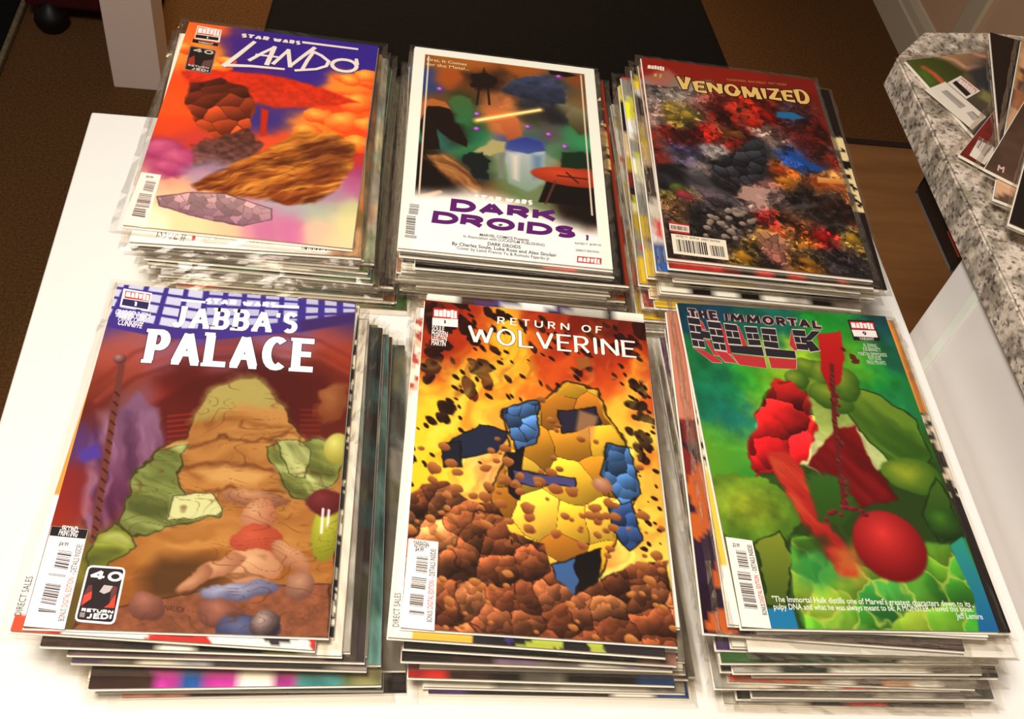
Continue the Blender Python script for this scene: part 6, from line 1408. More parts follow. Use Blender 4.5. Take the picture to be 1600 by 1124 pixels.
a = plain_art(6516, [(214, 110, 50), (74, 50, 42), (60, 120, 60), (80, 150, 150), (150, 150, 80), (120, 116, 108), (244, 240, 230)], [(244, 240, 230), (80, 150, 150), (60, 120, 60), (150, 150, 80)], None, (60, 120, 60))
root = assemble(-0.0369, 0.6801, 0.75000, -0.86, cover_mesh('cover', a, 1.0), 'undermost bagged comic of the back left pile, lying on the white table', 'bagged comics in the back left pile', 6516)
a = plain_art(6601, [(34, 28, 28), (206, 160, 124), (244, 240, 230), (50, 110, 180), (150, 150, 80), (226, 198, 60)], [(34, 28, 28), (34, 28, 28), (34, 28, 28), (34, 28, 28), (196, 50, 44), (34, 28, 28)], (34, 28, 28), (34, 28, 28))
root = assemble(0.1264, 0.6805, 0.80753, -2.93, cover_mesh('cover', a, 1.0), 'second bagged comic down the back middle pile, black front edge with a red patch', 'bagged comics in the back middle pile', 6601)
a = plain_art(6602, [(34, 28, 28), (206, 160, 124), (244, 240, 230), (50, 110, 180), (150, 150, 80), (226, 198, 60)], [(34, 28, 28), (34, 28, 28), (34, 28, 28)], (244, 240, 230), (34, 28, 28))
a2 = Art(90, 130); a2.c[:] = (30, 24, 24); a2.cells([(14.8, 4), (18, 4), (18, 13), (14.8, 13)], .5, [(30, 24, 24), (214, 150, 60), (226, 200, 140), (30, 24, 24)], seed=2); a2.mix(a2.X > 16.55, (150, 60, 34)); a = a2
root = assemble(0.1365, 0.6738, 0.80369, -2.11, cover_mesh('cover', a, 1.0), 'third bagged comic down the back middle pile, black right margin sticking out', 'bagged comics in the back middle pile', 6602)
a = plain_art(6603, [(34, 28, 28), (206, 160, 124), (244, 240, 230), (50, 110, 180), (150, 150, 80), (226, 198, 60)], [(34, 28, 28), (244, 240, 230), (150, 150, 80), (244, 240, 230), (190, 188, 180)], None, (244, 240, 230))
root = assemble(0.1295, 0.6803, 0.79986, -3.03, cover_mesh('cover', a, 1.0), 'fourth bagged comic down the back middle pile, white front edge with small dark print', 'bagged comics in the back middle pile', 6603)
a = plain_art(6604, [(34, 28, 28), (206, 160, 124), (244, 240, 230), (50, 110, 180), (150, 150, 80), (226, 198, 60)], [(244, 240, 230), (232, 210, 170), (222, 160, 140), (232, 210, 170), (222, 160, 140)], None, (244, 240, 230))
root = assemble(0.1252, 0.6782, 0.79602, -1.32, cover_mesh('cover', a, 1.0), 'fifth bagged comic down the back middle pile, cream and pink front edge', 'bagged comics in the back middle pile', 6604)
a = plain_art(6605, [(34, 28, 28), (206, 160, 124), (244, 240, 230), (50, 110, 180), (150, 150, 80), (226, 198, 60)], [(222, 160, 140), (206, 160, 124), (50, 110, 180), (34, 28, 28), (206, 160, 124), (206, 160, 124), (206, 160, 124), (196, 50, 44), (50, 110, 180), (196, 50, 44), (50, 110, 180), (206, 160, 124), (40, 44, 80)], (206, 160, 124), (226, 198, 60))
root = assemble(0.1247, 0.6782, 0.79219, -2.79, cover_mesh('cover', a, 1.0), 'sixth bagged comic down the back middle pile, pink, blue and red front edge', 'bagged comics in the back middle pile', 6605)
a = plain_art(6606, [(34, 28, 28), (206, 160, 124), (244, 240, 230), (50, 110, 180), (150, 150, 80), (226, 198, 60)], [(190, 188, 180), (190, 188, 180), (190, 188, 180), (190, 188, 180)], None, (150, 150, 80))
root = assemble(0.1246, 0.6767, 0.78835, -1.78, cover_mesh('cover', a, 1.0), 'seventh bagged comic down the back middle pile, plain grey front edge', 'bagged comics in the back middle pile', 6606)
a = plain_art(6607, [(34, 28, 28), (206, 160, 124), (244, 240, 230), (50, 110, 180), (150, 150, 80), (226, 198, 60)], [(34, 28, 28), (60, 120, 60), (60, 120, 60), (244, 240, 230), (34, 28, 28)], None, (50, 110, 180))
root = assemble(0.1246, 0.6783, 0.78452, -2.69, cover_mesh('cover', a, 1.0), 'eighth bagged comic down the back middle pile, green and black front edge', 'bagged comics in the back middle pile', 6607)
a = plain_art(6608, [(34, 28, 28), (206, 160, 124), (244, 240, 230), (50, 110, 180), (150, 150, 80), (226, 198, 60)], [(190, 188, 180), (50, 110, 180), (214, 110, 50)], None, (214, 110, 50))
root = assemble(0.1383, 0.6776, 0.78068, -1.49, cover_mesh('cover', a, 1.0), 'ninth bagged comic down the back middle pile, blue and orange right end', 'bagged comics in the back middle pile', 6608)
a = plain_art(6609, [(34, 28, 28), (206, 160, 124), (244, 240, 230), (50, 110, 180), (150, 150, 80), (226, 198, 60)], [(50, 110, 180), (206, 160, 124), (226, 198, 60), (34, 28, 28), (34, 28, 28)], None, (150, 150, 80))
root = assemble(0.1345, 0.6820, 0.77685, -2.62, cover_mesh('cover', a, 1.0), 'tenth bagged comic down the back middle pile of bagged comics', 'bagged comics in the back middle pile', 6609)
a = plain_art(6610, [(34, 28, 28), (206, 160, 124), (244, 240, 230), (50, 110, 180), (150, 150, 80), (226, 198, 60)], [(244, 240, 230), (244, 240, 230), (50, 110, 180), (226, 198, 60), (50, 110, 180), (206, 160, 124), (34, 28, 28)], None, (226, 198, 60))
root = assemble(0.1265, 0.6827, 0.77301, -0.93, cover_mesh('cover', a, 1.0), 'eleventh bagged comic down the back middle pile of bagged comics', 'bagged comics in the back middle pile', 6610)
a = plain_art(6611, [(34, 28, 28), (206, 160, 124), (244, 240, 230), (50, 110, 180), (150, 150, 80), (226, 198, 60)], [(226, 198, 60), (150, 150, 80), (206, 160, 124), (226, 198, 60)], None, (50, 110, 180))
root = assemble(0.1288, 0.6816, 0.76918, -2.60, cover_mesh('cover', a, 1.0), 'twelfth bagged comic down the back middle pile of bagged comics', 'bagged comics in the back middle pile', 6611)
a = plain_art(6612, [(34, 28, 28), (206, 160, 124), (244, 240, 230), (50, 110, 180), (150, 150, 80), (226, 198, 60)], [(244, 240, 230), (206, 160, 124), (50, 110, 180), (150, 150, 80), (206, 160, 124), (150, 150, 80)], None, (50, 110, 180))
root = assemble(0.1452, 0.6843, 0.76534, -2.03, cover_mesh('cover', a, 1.0), 'thirteenth bagged comic down the back middle pile of bagged comics', 'bagged comics in the back middle pile', 6612)
a = plain_art(6613, [(34, 28, 28), (206, 160, 124), (244, 240, 230), (50, 110, 180), (150, 150, 80), (226, 198, 60)], [(244, 240, 230), (50, 110, 180), (50, 110, 180), (206, 160, 124), (34, 28, 28)], None, (50, 110, 180))
root = assemble(0.1437, 0.6820, 0.76151, -2.27, cover_mesh('cover', a, 1.0), 'fourteenth bagged comic down the back middle pile of bagged comics', 'bagged comics in the back middle pile', 6613)
a = plain_art(6614, [(34, 28, 28), (206, 160, 124), (244, 240, 230), (50, 110, 180), (150, 150, 80), (226, 198, 60)], [(244, 240, 230), (206, 160, 124), (34, 28, 28), (50, 110, 180), (244, 240, 230), (150, 150, 80)], None, (150, 150, 80))
root = assemble(0.1455, 0.6796, 0.75767, -0.57, cover_mesh('cover', a, 1.0), 'fifteenth bagged comic down the back middle pile of bagged comics', 'bagged comics in the back middle pile', 6614)
a = plain_art(6615, [(34, 28, 28), (206, 160, 124), (244, 240, 230), (50, 110, 180), (150, 150, 80), (226, 198, 60)], [(226, 198, 60), (150, 150, 80), (226, 198, 60), (34, 28, 28), (244, 240, 230)], None, (244, 240, 230))
root = assemble(0.1410, 0.6829, 0.75384, -0.31, cover_mesh('cover', a, 1.0), 'sixteenth bagged comic down the back middle pile of bagged comics', 'bagged comics in the back middle pile', 6615)
a = plain_art(6616, [(34, 28, 28), (206, 160, 124), (244, 240, 230), (50, 110, 180), (150, 150, 80), (226, 198, 60)], [(226, 198, 60), (226, 198, 60), (244, 240, 230), (244, 240, 230), (226, 198, 60)], None, (206, 160, 124))
root = assemble(0.1424, 0.6747, 0.75000, -0.94, cover_mesh('cover', a, 1.0), 'undermost bagged comic of the back middle pile, lying on the white table', 'bagged comics in the back middle pile', 6616)
a = plain_art(6701, [(34, 28, 28), (190, 188, 180), (244, 240, 230), (232, 210, 170), (196, 50, 44), (226, 198, 60)], [(196, 50, 44), (196, 50, 44), (196, 50, 44), (120, 30, 24), (34, 28, 28), (196, 50, 44), (34, 28, 28), (196, 50, 44), (34, 28, 28), (34, 28, 28), (196, 50, 44), (34, 28, 28)], (196, 50, 44), (34, 28, 28))
root = assemble(0.3319, 0.6671, 0.82673, -2.58, cover_mesh('cover', a, 1.0), 'second bagged comic down the back right pile, red front strip turning black', 'bagged comics in the back right pile', 6701)
a = plain_art(6702, [(34, 28, 28), (190, 188, 180), (244, 240, 230), (232, 210, 170), (196, 50, 44), (226, 198, 60)], [(34, 28, 28), (244, 240, 230), (34, 28, 28)], None, (232, 210, 170))
a2 = Art(90, 130); a2.c[:] = (40, 30, 28); a2.cells([(14.2, 7), (18, 7), (18, 17), (14.2, 17)], .5, [(30, 26, 24), (232, 214, 170), (232, 214, 170)], seed=2); a = a2
root = assemble(0.3485, 0.6703, 0.82289, -4.10, cover_mesh('cover', a, 1.0), 'third bagged comic down the back right pile, black and cream right margin sticking out', 'bagged comics in the back right pile', 6702)
a = plain_art(6703, [(34, 28, 28), (190, 188, 180), (244, 240, 230), (232, 210, 170), (196, 50, 44), (226, 198, 60)], [(50, 110, 180), (34, 28, 28), (34, 28, 28), (50, 110, 180), (50, 110, 180), (34, 28, 28), (244, 240, 230), (244, 240, 230)], None, (34, 28, 28))
root = assemble(0.3259, 0.6693, 0.81905, -3.23, cover_mesh('cover', a, 1.0), 'fourth bagged comic down the back right pile, blue and black front edge', 'bagged comics in the back right pile', 6703)
a = plain_art(6704, [(34, 28, 28), (190, 188, 180), (244, 240, 230), (232, 210, 170), (196, 50, 44), (226, 198, 60)], [(244, 240, 230), (190, 188, 180), (244, 240, 230), (244, 240, 230)], (244, 240, 230), (190, 188, 180))
root = assemble(0.3373, 0.6754, 0.81522, -2.27, cover_mesh('cover', a, 1.0), 'fifth bagged comic down the back right pile, white front edge', 'bagged comics in the back right pile', 6704)
a = plain_art(6705, [(34, 28, 28), (190, 188, 180), (244, 240, 230), (232, 210, 170), (196, 50, 44), (226, 198, 60)], [(244, 240, 230), (226, 198, 60), (244, 240, 230), (226, 198, 60), (232, 210, 170)], None, (244, 240, 230))
root = assemble(0.3391, 0.6698, 0.81138, -1.99, cover_mesh('cover', a, 1.0), 'sixth bagged comic down the back right pile of bagged comics', 'bagged comics in the back right pile', 6705)
a = plain_art(6706, [(34, 28, 28), (190, 188, 180), (244, 240, 230), (232, 210, 170), (196, 50, 44), (226, 198, 60)], [(244, 240, 230), (244, 240, 230), (196, 50, 44), (190, 188, 180), (196, 50, 44), (190, 188, 180)], None, (190, 188, 180))
root = assemble(0.3368, 0.6804, 0.80755, -2.91, cover_mesh('cover', a, 1.0), 'seventh bagged comic down the back right pile of bagged comics', 'bagged comics in the back right pile', 6706)
a = plain_art(6707, [(34, 28, 28), (190, 188, 180), (244, 240, 230), (232, 210, 170), (196, 50, 44), (226, 198, 60)], [(226, 198, 60), (226, 198, 60), (226, 198, 60)], None, (232, 210, 170))
root = assemble(0.3224, 0.6780, 0.80371, -2.54, cover_mesh('cover', a, 1.0), 'eighth bagged comic down the back right pile of bagged comics', 'bagged comics in the back right pile', 6707)
a = plain_art(6708, [(34, 28, 28), (190, 188, 180), (244, 240, 230), (232, 210, 170), (196, 50, 44), (226, 198, 60)], [(34, 28, 28), (34, 28, 28), (244, 240, 230), (34, 28, 28), (244, 240, 230), (190, 188, 180), (34, 28, 28), (74, 50, 42)], (244, 240, 230), (190, 188, 180))
root = assemble(0.3323, 0.6669, 0.79987, -2.34, cover_mesh('cover', a, 1.0), 'ninth bagged comic down the back right pile, white front edge with black lettering', 'bagged comics in the back right pile', 6708)
a = plain_art(6709, [(34, 28, 28), (190, 188, 180), (244, 240, 230), (232, 210, 170), (196, 50, 44), (226, 198, 60)], [(226, 198, 60), (34, 28, 28), (190, 188, 180), (190, 188, 180), (196, 50, 44)], None, (232, 210, 170))
root = assemble(0.3309, 0.6692, 0.79604, -1.89, cover_mesh('cover', a, 1.0), 'tenth bagged comic down the back right pile of bagged comics', 'bagged comics in the back right pile', 6709)
a = plain_art(6710, [(34, 28, 28), (190, 188, 180), (244, 240, 230), (232, 210, 170), (196, 50, 44), (226, 198, 60)], [(226, 198, 60), (226, 198, 60), (34, 28, 28), (232, 210, 170)], None, (190, 188, 180))
root = assemble(0.3208, 0.6790, 0.79220, -3.48, cover_mesh('cover', a, 1.0), 'eleventh bagged comic down the back right pile of bagged comics', 'bagged comics in the back right pile', 6710)
a = plain_art(6711, [(34, 28, 28), (190, 188, 180), (244, 240, 230), (232, 210, 170), (196, 50, 44), (226, 198, 60)], [(232, 210, 170), (190, 188, 180), (196, 50, 44), (34, 28, 28)], None, (232, 210, 170))
root = assemble(0.3266, 0.6716, 0.78836, -2.08, cover_mesh('cover', a, 1.0), 'twelfth bagged comic down the back right pile of bagged comics', 'bagged comics in the back right pile', 6711)
a = plain_art(6712, [(34, 28, 28), (190, 188, 180), (244, 240, 230), (232, 210, 170), (196, 50, 44), (226, 198, 60)], [(226, 198, 60), (226, 198, 60), (190, 188, 180), (190, 188, 180), (222, 160, 140), (226, 198, 60), (226, 198, 60), (226, 198, 60)], None, (34, 28, 28))
root = assemble(0.3288, 0.6651, 0.78453, -1.23, cover_mesh('cover', a, 1.0), 'thirteenth bagged comic down the back right pile, yellow front edge', 'bagged comics in the back right pile', 6712)
a = plain_art(6713, [(34, 28, 28), (190, 188, 180), (244, 240, 230), (232, 210, 170), (196, 50, 44), (226, 198, 60)], [(244, 240, 230), (232, 210, 170), (244, 240, 230)], None, (232, 210, 170))
root = assemble(0.3341, 0.6756, 0.78069, -2.06, cover_mesh('cover', a, 1.0), 'fourteenth bagged comic down the back right pile of bagged comics', 'bagged comics in the back right pile', 6713)
a = plain_art(6714, [(34, 28, 28), (190, 188, 180), (244, 240, 230), (232, 210, 170), (196, 50, 44), (226, 198, 60)], [(196, 50, 44), (196, 50, 44), (244, 240, 230)], None, (34, 28, 28))
root = assemble(0.3216, 0.6729, 0.77685, -0.91, cover_mesh('cover', a, 1.0), 'fifteenth bagged comic down the back right pile of bagged comics', 'bagged comics in the back right pile', 6714)
a = plain_art(6715, [(34, 28, 28), (190, 188, 180), (244, 240, 230), (232, 210, 170), (196, 50, 44), (226, 198, 60)], [(244, 240, 230), (190, 188, 180), (232, 210, 170), (232, 210, 170), (196, 50, 44)], None, (226, 198, 60))
root = assemble(0.3262, 0.6721, 0.77302, -2.88, cover_mesh('cover', a, 1.0), 'sixteenth bagged comic down the back right pile of bagged comics', 'bagged comics in the back right pile', 6715)
a = plain_art(6716, [(34, 28, 28), (190, 188, 180), (244, 240, 230), (232, 210, 170), (196, 50, 44), (226, 198, 60)], [(196, 50, 44), (232, 210, 170), (190, 188, 180), (190, 188, 180), (196, 50, 44), (34, 28, 28)], None, (244, 240, 230))
root = assemble(0.3317, 0.6746, 0.76918, -2.20, cover_mesh('cover', a, 1.0), 'seventeenth bagged comic down the back right pile of bagged comics', 'bagged comics in the back right pile', 6716)
a = plain_art(6717, [(34, 28, 28), (190, 188, 180), (244, 240, 230), (232, 210, 170), (196, 50, 44), (226, 198, 60)], [(226, 198, 60), (232, 210, 170), (196, 50, 44), (190, 188, 180), (226, 198, 60), (226, 198, 60), (226, 198, 60), (226, 198, 60)], None, (226, 198, 60))
root = assemble(0.3208, 0.6680, 0.76535, -1.70, cover_mesh('cover', a, 1.0), 'eighteenth bagged comic down the back right pile, red and yellow front edge', 'bagged comics in the back right pile', 6717)
a = plain_art(6718, [(34, 28, 28), (190, 188, 180), (244, 240, 230), (232, 210, 170), (196, 50, 44), (226, 198, 60)], [(226, 198, 60), (196, 50, 44), (232, 210, 170), (232, 210, 170), (232, 210, 170)], None, (190, 188, 180))
root = assemble(0.3239, 0.6717, 0.76151, -1.16, cover_mesh('cover', a, 1.0), 'nineteenth bagged comic down the back right pile of bagged comics', 'bagged comics in the back right pile', 6718)
a = plain_art(6719, [(34, 28, 28), (190, 188, 180), (244, 240, 230), (232, 210, 170), (196, 50, 44), (226, 198, 60)], [(190, 188, 180), (196, 50, 44), (196, 50, 44), (244, 240, 230), (226, 198, 60), (244, 240, 230)], None, (232, 210, 170))
root = assemble(0.3183, 0.6650, 0.75767, -0.45, cover_mesh('cover', a, 1.0), 'twentieth bagged comic down the back right pile of bagged comics', 'bagged comics in the back right pile', 6719)
a = plain_art(6720, [(34, 28, 28), (190, 188, 180), (244, 240, 230), (232, 210, 170), (196, 50, 44), (226, 198, 60)], [(232, 210, 170), (244, 240, 230), (190, 188, 180), (232, 210, 170), (34, 28, 28)], None, (34, 28, 28))
root = assemble(0.3264, 0.6780, 0.75384, -2.18, cover_mesh('cover', a, 1.0), 'twenty-first bagged comic down the back right pile of bagged comics', 'bagged comics in the back right pile', 6720)
a = plain_art(6721, [(34, 28, 28), (190, 188, 180), (244, 240, 230), (232, 210, 170), (196, 50, 44), (226, 198, 60)], [(120, 116, 108), (244, 240, 230), (40, 44, 80), (244, 240, 230)], None, (244, 240, 230))
root = assemble(0.3129, 0.6693, 0.75000, -1.70, cover_mesh('cover', a, 1.0), 'twenty-second bagged comic down the back right pile, navy and white front edge', 'bagged comics in the back right pile', 6721)
a = plain_art(6801, [(34, 28, 28), (80, 150, 150), (74, 50, 42), (150, 150, 80), (244, 240, 230), (120, 116, 108)], [(196, 50, 44), (244, 240, 230), (244, 240, 230), (196, 50, 44), (196, 50, 44), (34, 28, 28), (244, 240, 230), (244, 240, 230), (196, 50, 44), (244, 240, 230), (120, 116, 108), (196, 50, 44)], (244, 240, 230), (244, 240, 230))
a2 = Art(90, 120); a2.c[:] = (248, 244, 238); a2.mix((a2.X < 1.6) & (a2.Y < 17), (232, 170, 90)); a2.mix((a2.X < 2.2) & (a2.Y > 25.0), (222, 100, 70)); a2.cells([(2, 24), (18, 24), (18, 27), (2, 27)], 2.2, [(206, 60, 50), (244, 240, 236), (206, 60, 50), (244, 240, 236), (60, 56, 60)], seed=2); a = a2
root = assemble(-0.0864, 0.3779, 0.79914, -3.69, cover_mesh('cover', a, 1.0), 'second bagged comic down the front left pile, red and white front, white left margin', 'bagged comics in the front left pile', 6801)
small_text('small_print', root, 'DIRECT SALES', (0.32, 24.98), (0.31, 22.55), 0.4, (70, 62, 64), 2, 0)
a = plain_art(6802, [(34, 28, 28), (80, 150, 150), (74, 50, 42), (150, 150, 80), (244, 240, 230), (120, 116, 108)], [(244, 240, 230), (244, 240, 230), (244, 240, 230)], (244, 240, 230), (34, 28, 28))
a2 = Art(90, 130); a2.c[:] = (240, 236, 226); a2.cells([(15.2, -1), (18, -1), (18, 27), (15.2, 27)], .45, [(30, 26, 26), (30, 26, 26), (236, 230, 216)], seed=2); a = a2
root = assemble(-0.0805, 0.3849, 0.79536, -1.67, cover_mesh('cover', a, 1.0), 'third bagged comic down the front left pile, black checkered right margin', 'bagged comics in the front left pile', 6802)
a = plain_art(6803, [(34, 28, 28), (80, 150, 150), (74, 50, 42), (150, 150, 80), (244, 240, 230), (120, 116, 108)], [(74, 50, 42), (74, 50, 42), (34, 28, 28), (244, 240, 230), (34, 28, 28), (34, 28, 28), (150, 150, 80), (34, 28, 28)], None, (244, 240, 230))
root = assemble(-0.0748, 0.3752, 0.79158, -1.92, cover_mesh('cover', a, 1.0), 'fourth bagged comic down the front left pile, brown and black front edge', 'bagged comics in the front left pile', 6803)
a = plain_art(6804, [(34, 28, 28), (80, 150, 150), (74, 50, 42), (150, 150, 80), (244, 240, 230), (120, 116, 108)], [(244, 240, 230), (244, 240, 230), (244, 240, 230), (190, 188, 180)], None, (214, 208, 196))
root = assemble(-0.0719, 0.3782, 0.78780, -1.12, cover_mesh('cover', a, 1.0), 'fifth bagged comic down the front left pile, white front edge', 'bagged comics in the front left pile', 6804)
a = plain_art(6805, [(34, 28, 28), (80, 150, 150), (74, 50, 42), (150, 150, 80), (244, 240, 230), (120, 116, 108)], [(110, 86, 96), (110, 86, 96), (140, 110, 116), (120, 116, 108), (150, 120, 120)], None, (60, 54, 52))
root = assemble(-0.0623, 0.3740, 0.78402, -1.49, cover_mesh('cover', a, 1.0), 'sixth bagged comic down the front left pile, mauve grey front edge', 'bagged comics in the front left pile', 6805)
a = plain_art(6806, [(34, 28, 28), (80, 150, 150), (74, 50, 42), (150, 150, 80), (244, 240, 230), (120, 116, 108)], [(244, 240, 230), (190, 188, 180), (244, 240, 230), (226, 220, 206)], None, (150, 150, 80))
root = assemble(-0.0635, 0.3781, 0.78024, -0.40, cover_mesh('cover', a, 1.0), 'seventh bagged comic down the front left pile of bagged comics', 'bagged comics in the front left pile', 6806)
a = plain_art(6807, [(34, 28, 28), (80, 150, 150), (74, 50, 42), (150, 150, 80), (244, 240, 230), (120, 116, 108)], [(86, 60, 120), (120, 116, 108), (244, 240, 230), (200, 206, 214), (34, 28, 28), (34, 28, 28), (34, 28, 28), (34, 28, 28), (110, 90, 120)], None, (190, 186, 174))
root = assemble(-0.0606, 0.3721, 0.77646, -1.61, cover_mesh('cover', a, 1.0), 'eighth bagged comic down the front left pile, purple, white and black front edge', 'bagged comics in the front left pile', 6807)
a = plain_art(6808, [(34, 28, 28), (80, 150, 150), (74, 50, 42), (150, 150, 80), (244, 240, 230), (120, 116, 108)], [(244, 240, 230), (244, 240, 230), (244, 240, 230)], None, (80, 150, 150))
root = assemble(-0.0548, 0.3755, 0.77268, -0.38, cover_mesh('cover', a, 1.0), 'ninth bagged comic down the front left pile, plain white front edge', 'bagged comics in the front left pile', 6808)
a = plain_art(6809, [(34, 28, 28), (80, 150, 150), (74, 50, 42), (150, 150, 80), (244, 240, 230), (120, 116, 108)], [(244, 240, 230), (190, 188, 180), (244, 240, 230), (226, 220, 206)], None, (74, 50, 42))
root = assemble(-0.0544, 0.3782, 0.76890, -1.54, cover_mesh('cover', a, 1.0), 'tenth bagged comic down the front left pile of bagged comics', 'bagged comics in the front left pile', 6809)
a = plain_art(6810, [(34, 28, 28), (80, 150, 150), (74, 50, 42), (150, 150, 80), (244, 240, 230), (120, 116, 108)], [(74, 50, 42), (74, 50, 42), (190, 70, 160), (50, 110, 180), (190, 70, 160), (244, 240, 230), (190, 70, 160), (80, 150, 150), (80, 150, 150), (244, 240, 230)], None, (150, 150, 80))
root = assemble(-0.0562, 0.3643, 0.76512, 0.66, cover_mesh('cover', a, 1.0), 'eleventh bagged comic down the front left pile, magenta and blue front edge', 'bagged comics in the front left pile', 6810)
a = plain_art(6811, [(34, 28, 28), (80, 150, 150), (74, 50, 42), (150, 150, 80), (244, 240, 230), (120, 116, 108)], [(244, 240, 230), (244, 240, 230), (190, 188, 180), (244, 240, 230)], None, (130, 56, 44))
root = assemble(-0.0571, 0.3710, 0.76134, 0.15, cover_mesh('cover', a, 1.0), 'twelfth bagged comic down the front left pile, white and grey front edge', 'bagged comics in the front left pile', 6811)
a = plain_art(6812, [(34, 28, 28), (80, 150, 150), (74, 50, 42), (150, 150, 80), (244, 240, 230), (120, 116, 108)], [(244, 240, 230), (190, 188, 180), (244, 240, 230), (226, 220, 206)], None, (120, 116, 108))
root = assemble(-0.0400, 0.3771, 0.75756, 0.28, cover_mesh('cover', a, 1.0), 'thirteenth bagged comic down the front left pile of bagged comics', 'bagged comics in the front left pile', 6812)
a = plain_art(6813, [(34, 28, 28), (80, 150, 150), (74, 50, 42), (150, 150, 80), (244, 240, 230), (120, 116, 108)], [(244, 240, 230), (190, 188, 180), (80, 150, 150)], None, (44, 84, 48))
root = assemble(-0.0532, 0.3663, 0.75378, 0.13, cover_mesh('cover', a, 1.0), 'fourteenth bagged comic down the front left pile, pale front edge with a teal right end', 'bagged comics in the front left pile', 6813)
a = plain_art(6814, [(34, 28, 28), (80, 150, 150), (74, 50, 42), (150, 150, 80), (244, 240, 230), (120, 116, 108)], [(222, 160, 140), (34, 28, 28), (74, 50, 42), (74, 50, 42), (74, 50, 42)], None, (34, 28, 28))
root = assemble(-0.0401, 0.3649, 0.75000, 0.82, cover_mesh('cover', a, 1.0), 'fifteenth bagged comic down the front left pile, pink and brown front edge', 'bagged comics in the front left pile', 6814)
a = plain_art(6901, [(34, 28, 28), (244, 240, 230), (120, 116, 108), (86, 60, 120), (74, 50, 42), (190, 188, 180)], [(244, 240, 230), (226, 198, 60), (226, 198, 60), (34, 28, 28), (86, 60, 120), (86, 60, 120), (150, 150, 80), (34, 28, 28), (150, 150, 80), (244, 240, 230)], (244, 240, 230), (244, 240, 230))
a2 = Art(90, 120); a2.c[:] = (248, 244, 234); a2.cells([(-1, 1), (2.6, 1), (2.6, 8), (-1, 8)], .5, [(236, 200, 180), (190, 96, 80), (244, 236, 226)], seed=2); a2.mix((a2.Y > 24.0) & (a2.X > 1.4) & (a2.X < 5), (236, 196, 90)); a2.mix((a2.Y > 24.0) & (a2.X >= 5), (50, 44, 54)); a2.cells([(6, 24), (13, 24), (13, 27), (6, 27)], 1.3, [(80, 66, 140), (190, 200, 90), (40, 36, 44)], seed=5); a = a2
root = assemble(0.1240, 0.3741, 0.80053, -4.02, cover_mesh('cover', a, 1.0), 'second bagged comic down the front middle pile, yellow and purple front, white left margin', 'bagged comics in the front middle pile', 6901)
small_text('small_print', root, 'DIRECT SALES', (0.61, 25.2), (0.56, 23.03), 0.4, (90, 82, 76), 2, 0)
a = plain_art(6902, [(34, 28, 28), (244, 240, 230), (120, 116, 108), (86, 60, 120), (74, 50, 42), (190, 188, 180)], [(244, 240, 230), (244, 240, 230), (244, 240, 230)], (244, 240, 230), (244, 240, 230))
root = assemble(0.1351, 0.3933, 0.79664, -2.95, cover_mesh('cover', a, 1.0), 'third bagged comic down the front middle pile, white top margin sticking out', 'bagged comics in the front middle pile', 6902)
a = plain_art(6903, [(34, 28, 28), (244, 240, 230), (120, 116, 108), (86, 60, 120), (74, 50, 42), (190, 188, 180)], [(244, 240, 230), (244, 240, 230), (244, 240, 230), (244, 240, 230)], (244, 240, 230), (244, 240, 230))
root = assemble(0.1334, 0.3807, 0.79275, -3.27, cover_mesh('cover', a, 1.0), 'fourth bagged comic down the front middle pile, white front edge', 'bagged comics in the front middle pile', 6903)
a = plain_art(6904, [(34, 28, 28), (244, 240, 230), (120, 116, 108), (86, 60, 120), (74, 50, 42), (190, 188, 180)], [(34, 28, 28), (34, 28, 28), (24, 40, 30), (34, 28, 28), (34, 28, 28), (34, 28, 28)], None, (222, 160, 140))
root = assemble(0.1330, 0.3731, 0.78887, -3.52, cover_mesh('cover', a, 1.0), 'fifth bagged comic down the front middle pile, solid black front edge', 'bagged comics in the front middle pile', 6904)
a = plain_art(6905, [(34, 28, 28), (244, 240, 230), (120, 116, 108), (86, 60, 120), (74, 50, 42), (190, 188, 180)], [(244, 240, 230), (190, 188, 180), (244, 240, 230), (226, 220, 206)], None, (120, 116, 108))
root = assemble(0.1351, 0.3798, 0.78498, -3.00, cover_mesh('cover', a, 1.0), 'sixth bagged comic down the front middle pile of bagged comics', 'bagged comics in the front middle pile', 6905)
a = plain_art(6906, [(34, 28, 28), (244, 240, 230), (120, 116, 108), (86, 60, 120), (74, 50, 42), (190, 188, 180)], [(34, 28, 28), (74, 50, 42), (130, 110, 130), (120, 116, 108), (190, 188, 180), (140, 120, 140)], None, (190, 188, 180))
root = assemble(0.1292, 0.3709, 0.78109, -2.03, cover_mesh('cover', a, 1.0), 'seventh bagged comic down the front middle pile, grey and mauve front edge', 'bagged comics in the front middle pile', 6906)
a = plain_art(6907, [(34, 28, 28), (244, 240, 230), (120, 116, 108), (86, 60, 120), (74, 50, 42), (190, 188, 180)], [(244, 240, 230), (190, 188, 180), (244, 240, 230), (226, 220, 206)], None, (190, 188, 180))
root = assemble(0.1418, 0.3795, 0.77721, -2.93, cover_mesh('cover', a, 1.0), 'eighth bagged comic down the front middle pile of bagged comics', 'bagged comics in the front middle pile', 6907)
a = plain_art(6908, [(34, 28, 28), (244, 240, 230), (120, 116, 108), (86, 60, 120), (74, 50, 42), (190, 188, 180)], [(244, 240, 230), (190, 188, 180), (244, 240, 230)], None, (244, 240, 230))
root = assemble(0.1383, 0.3746, 0.77332, -1.76, cover_mesh('cover', a, 1.0), 'ninth bagged comic down the front middle pile, white and grey front edge', 'bagged comics in the front middle pile', 6908)
a = plain_art(6909, [(34, 28, 28), (244, 240, 230), (120, 116, 108), (86, 60, 120), (74, 50, 42), (190, 188, 180)], [(244, 240, 230), (190, 188, 180), (244, 240, 230), (226, 220, 206)], None, (120, 116, 108))
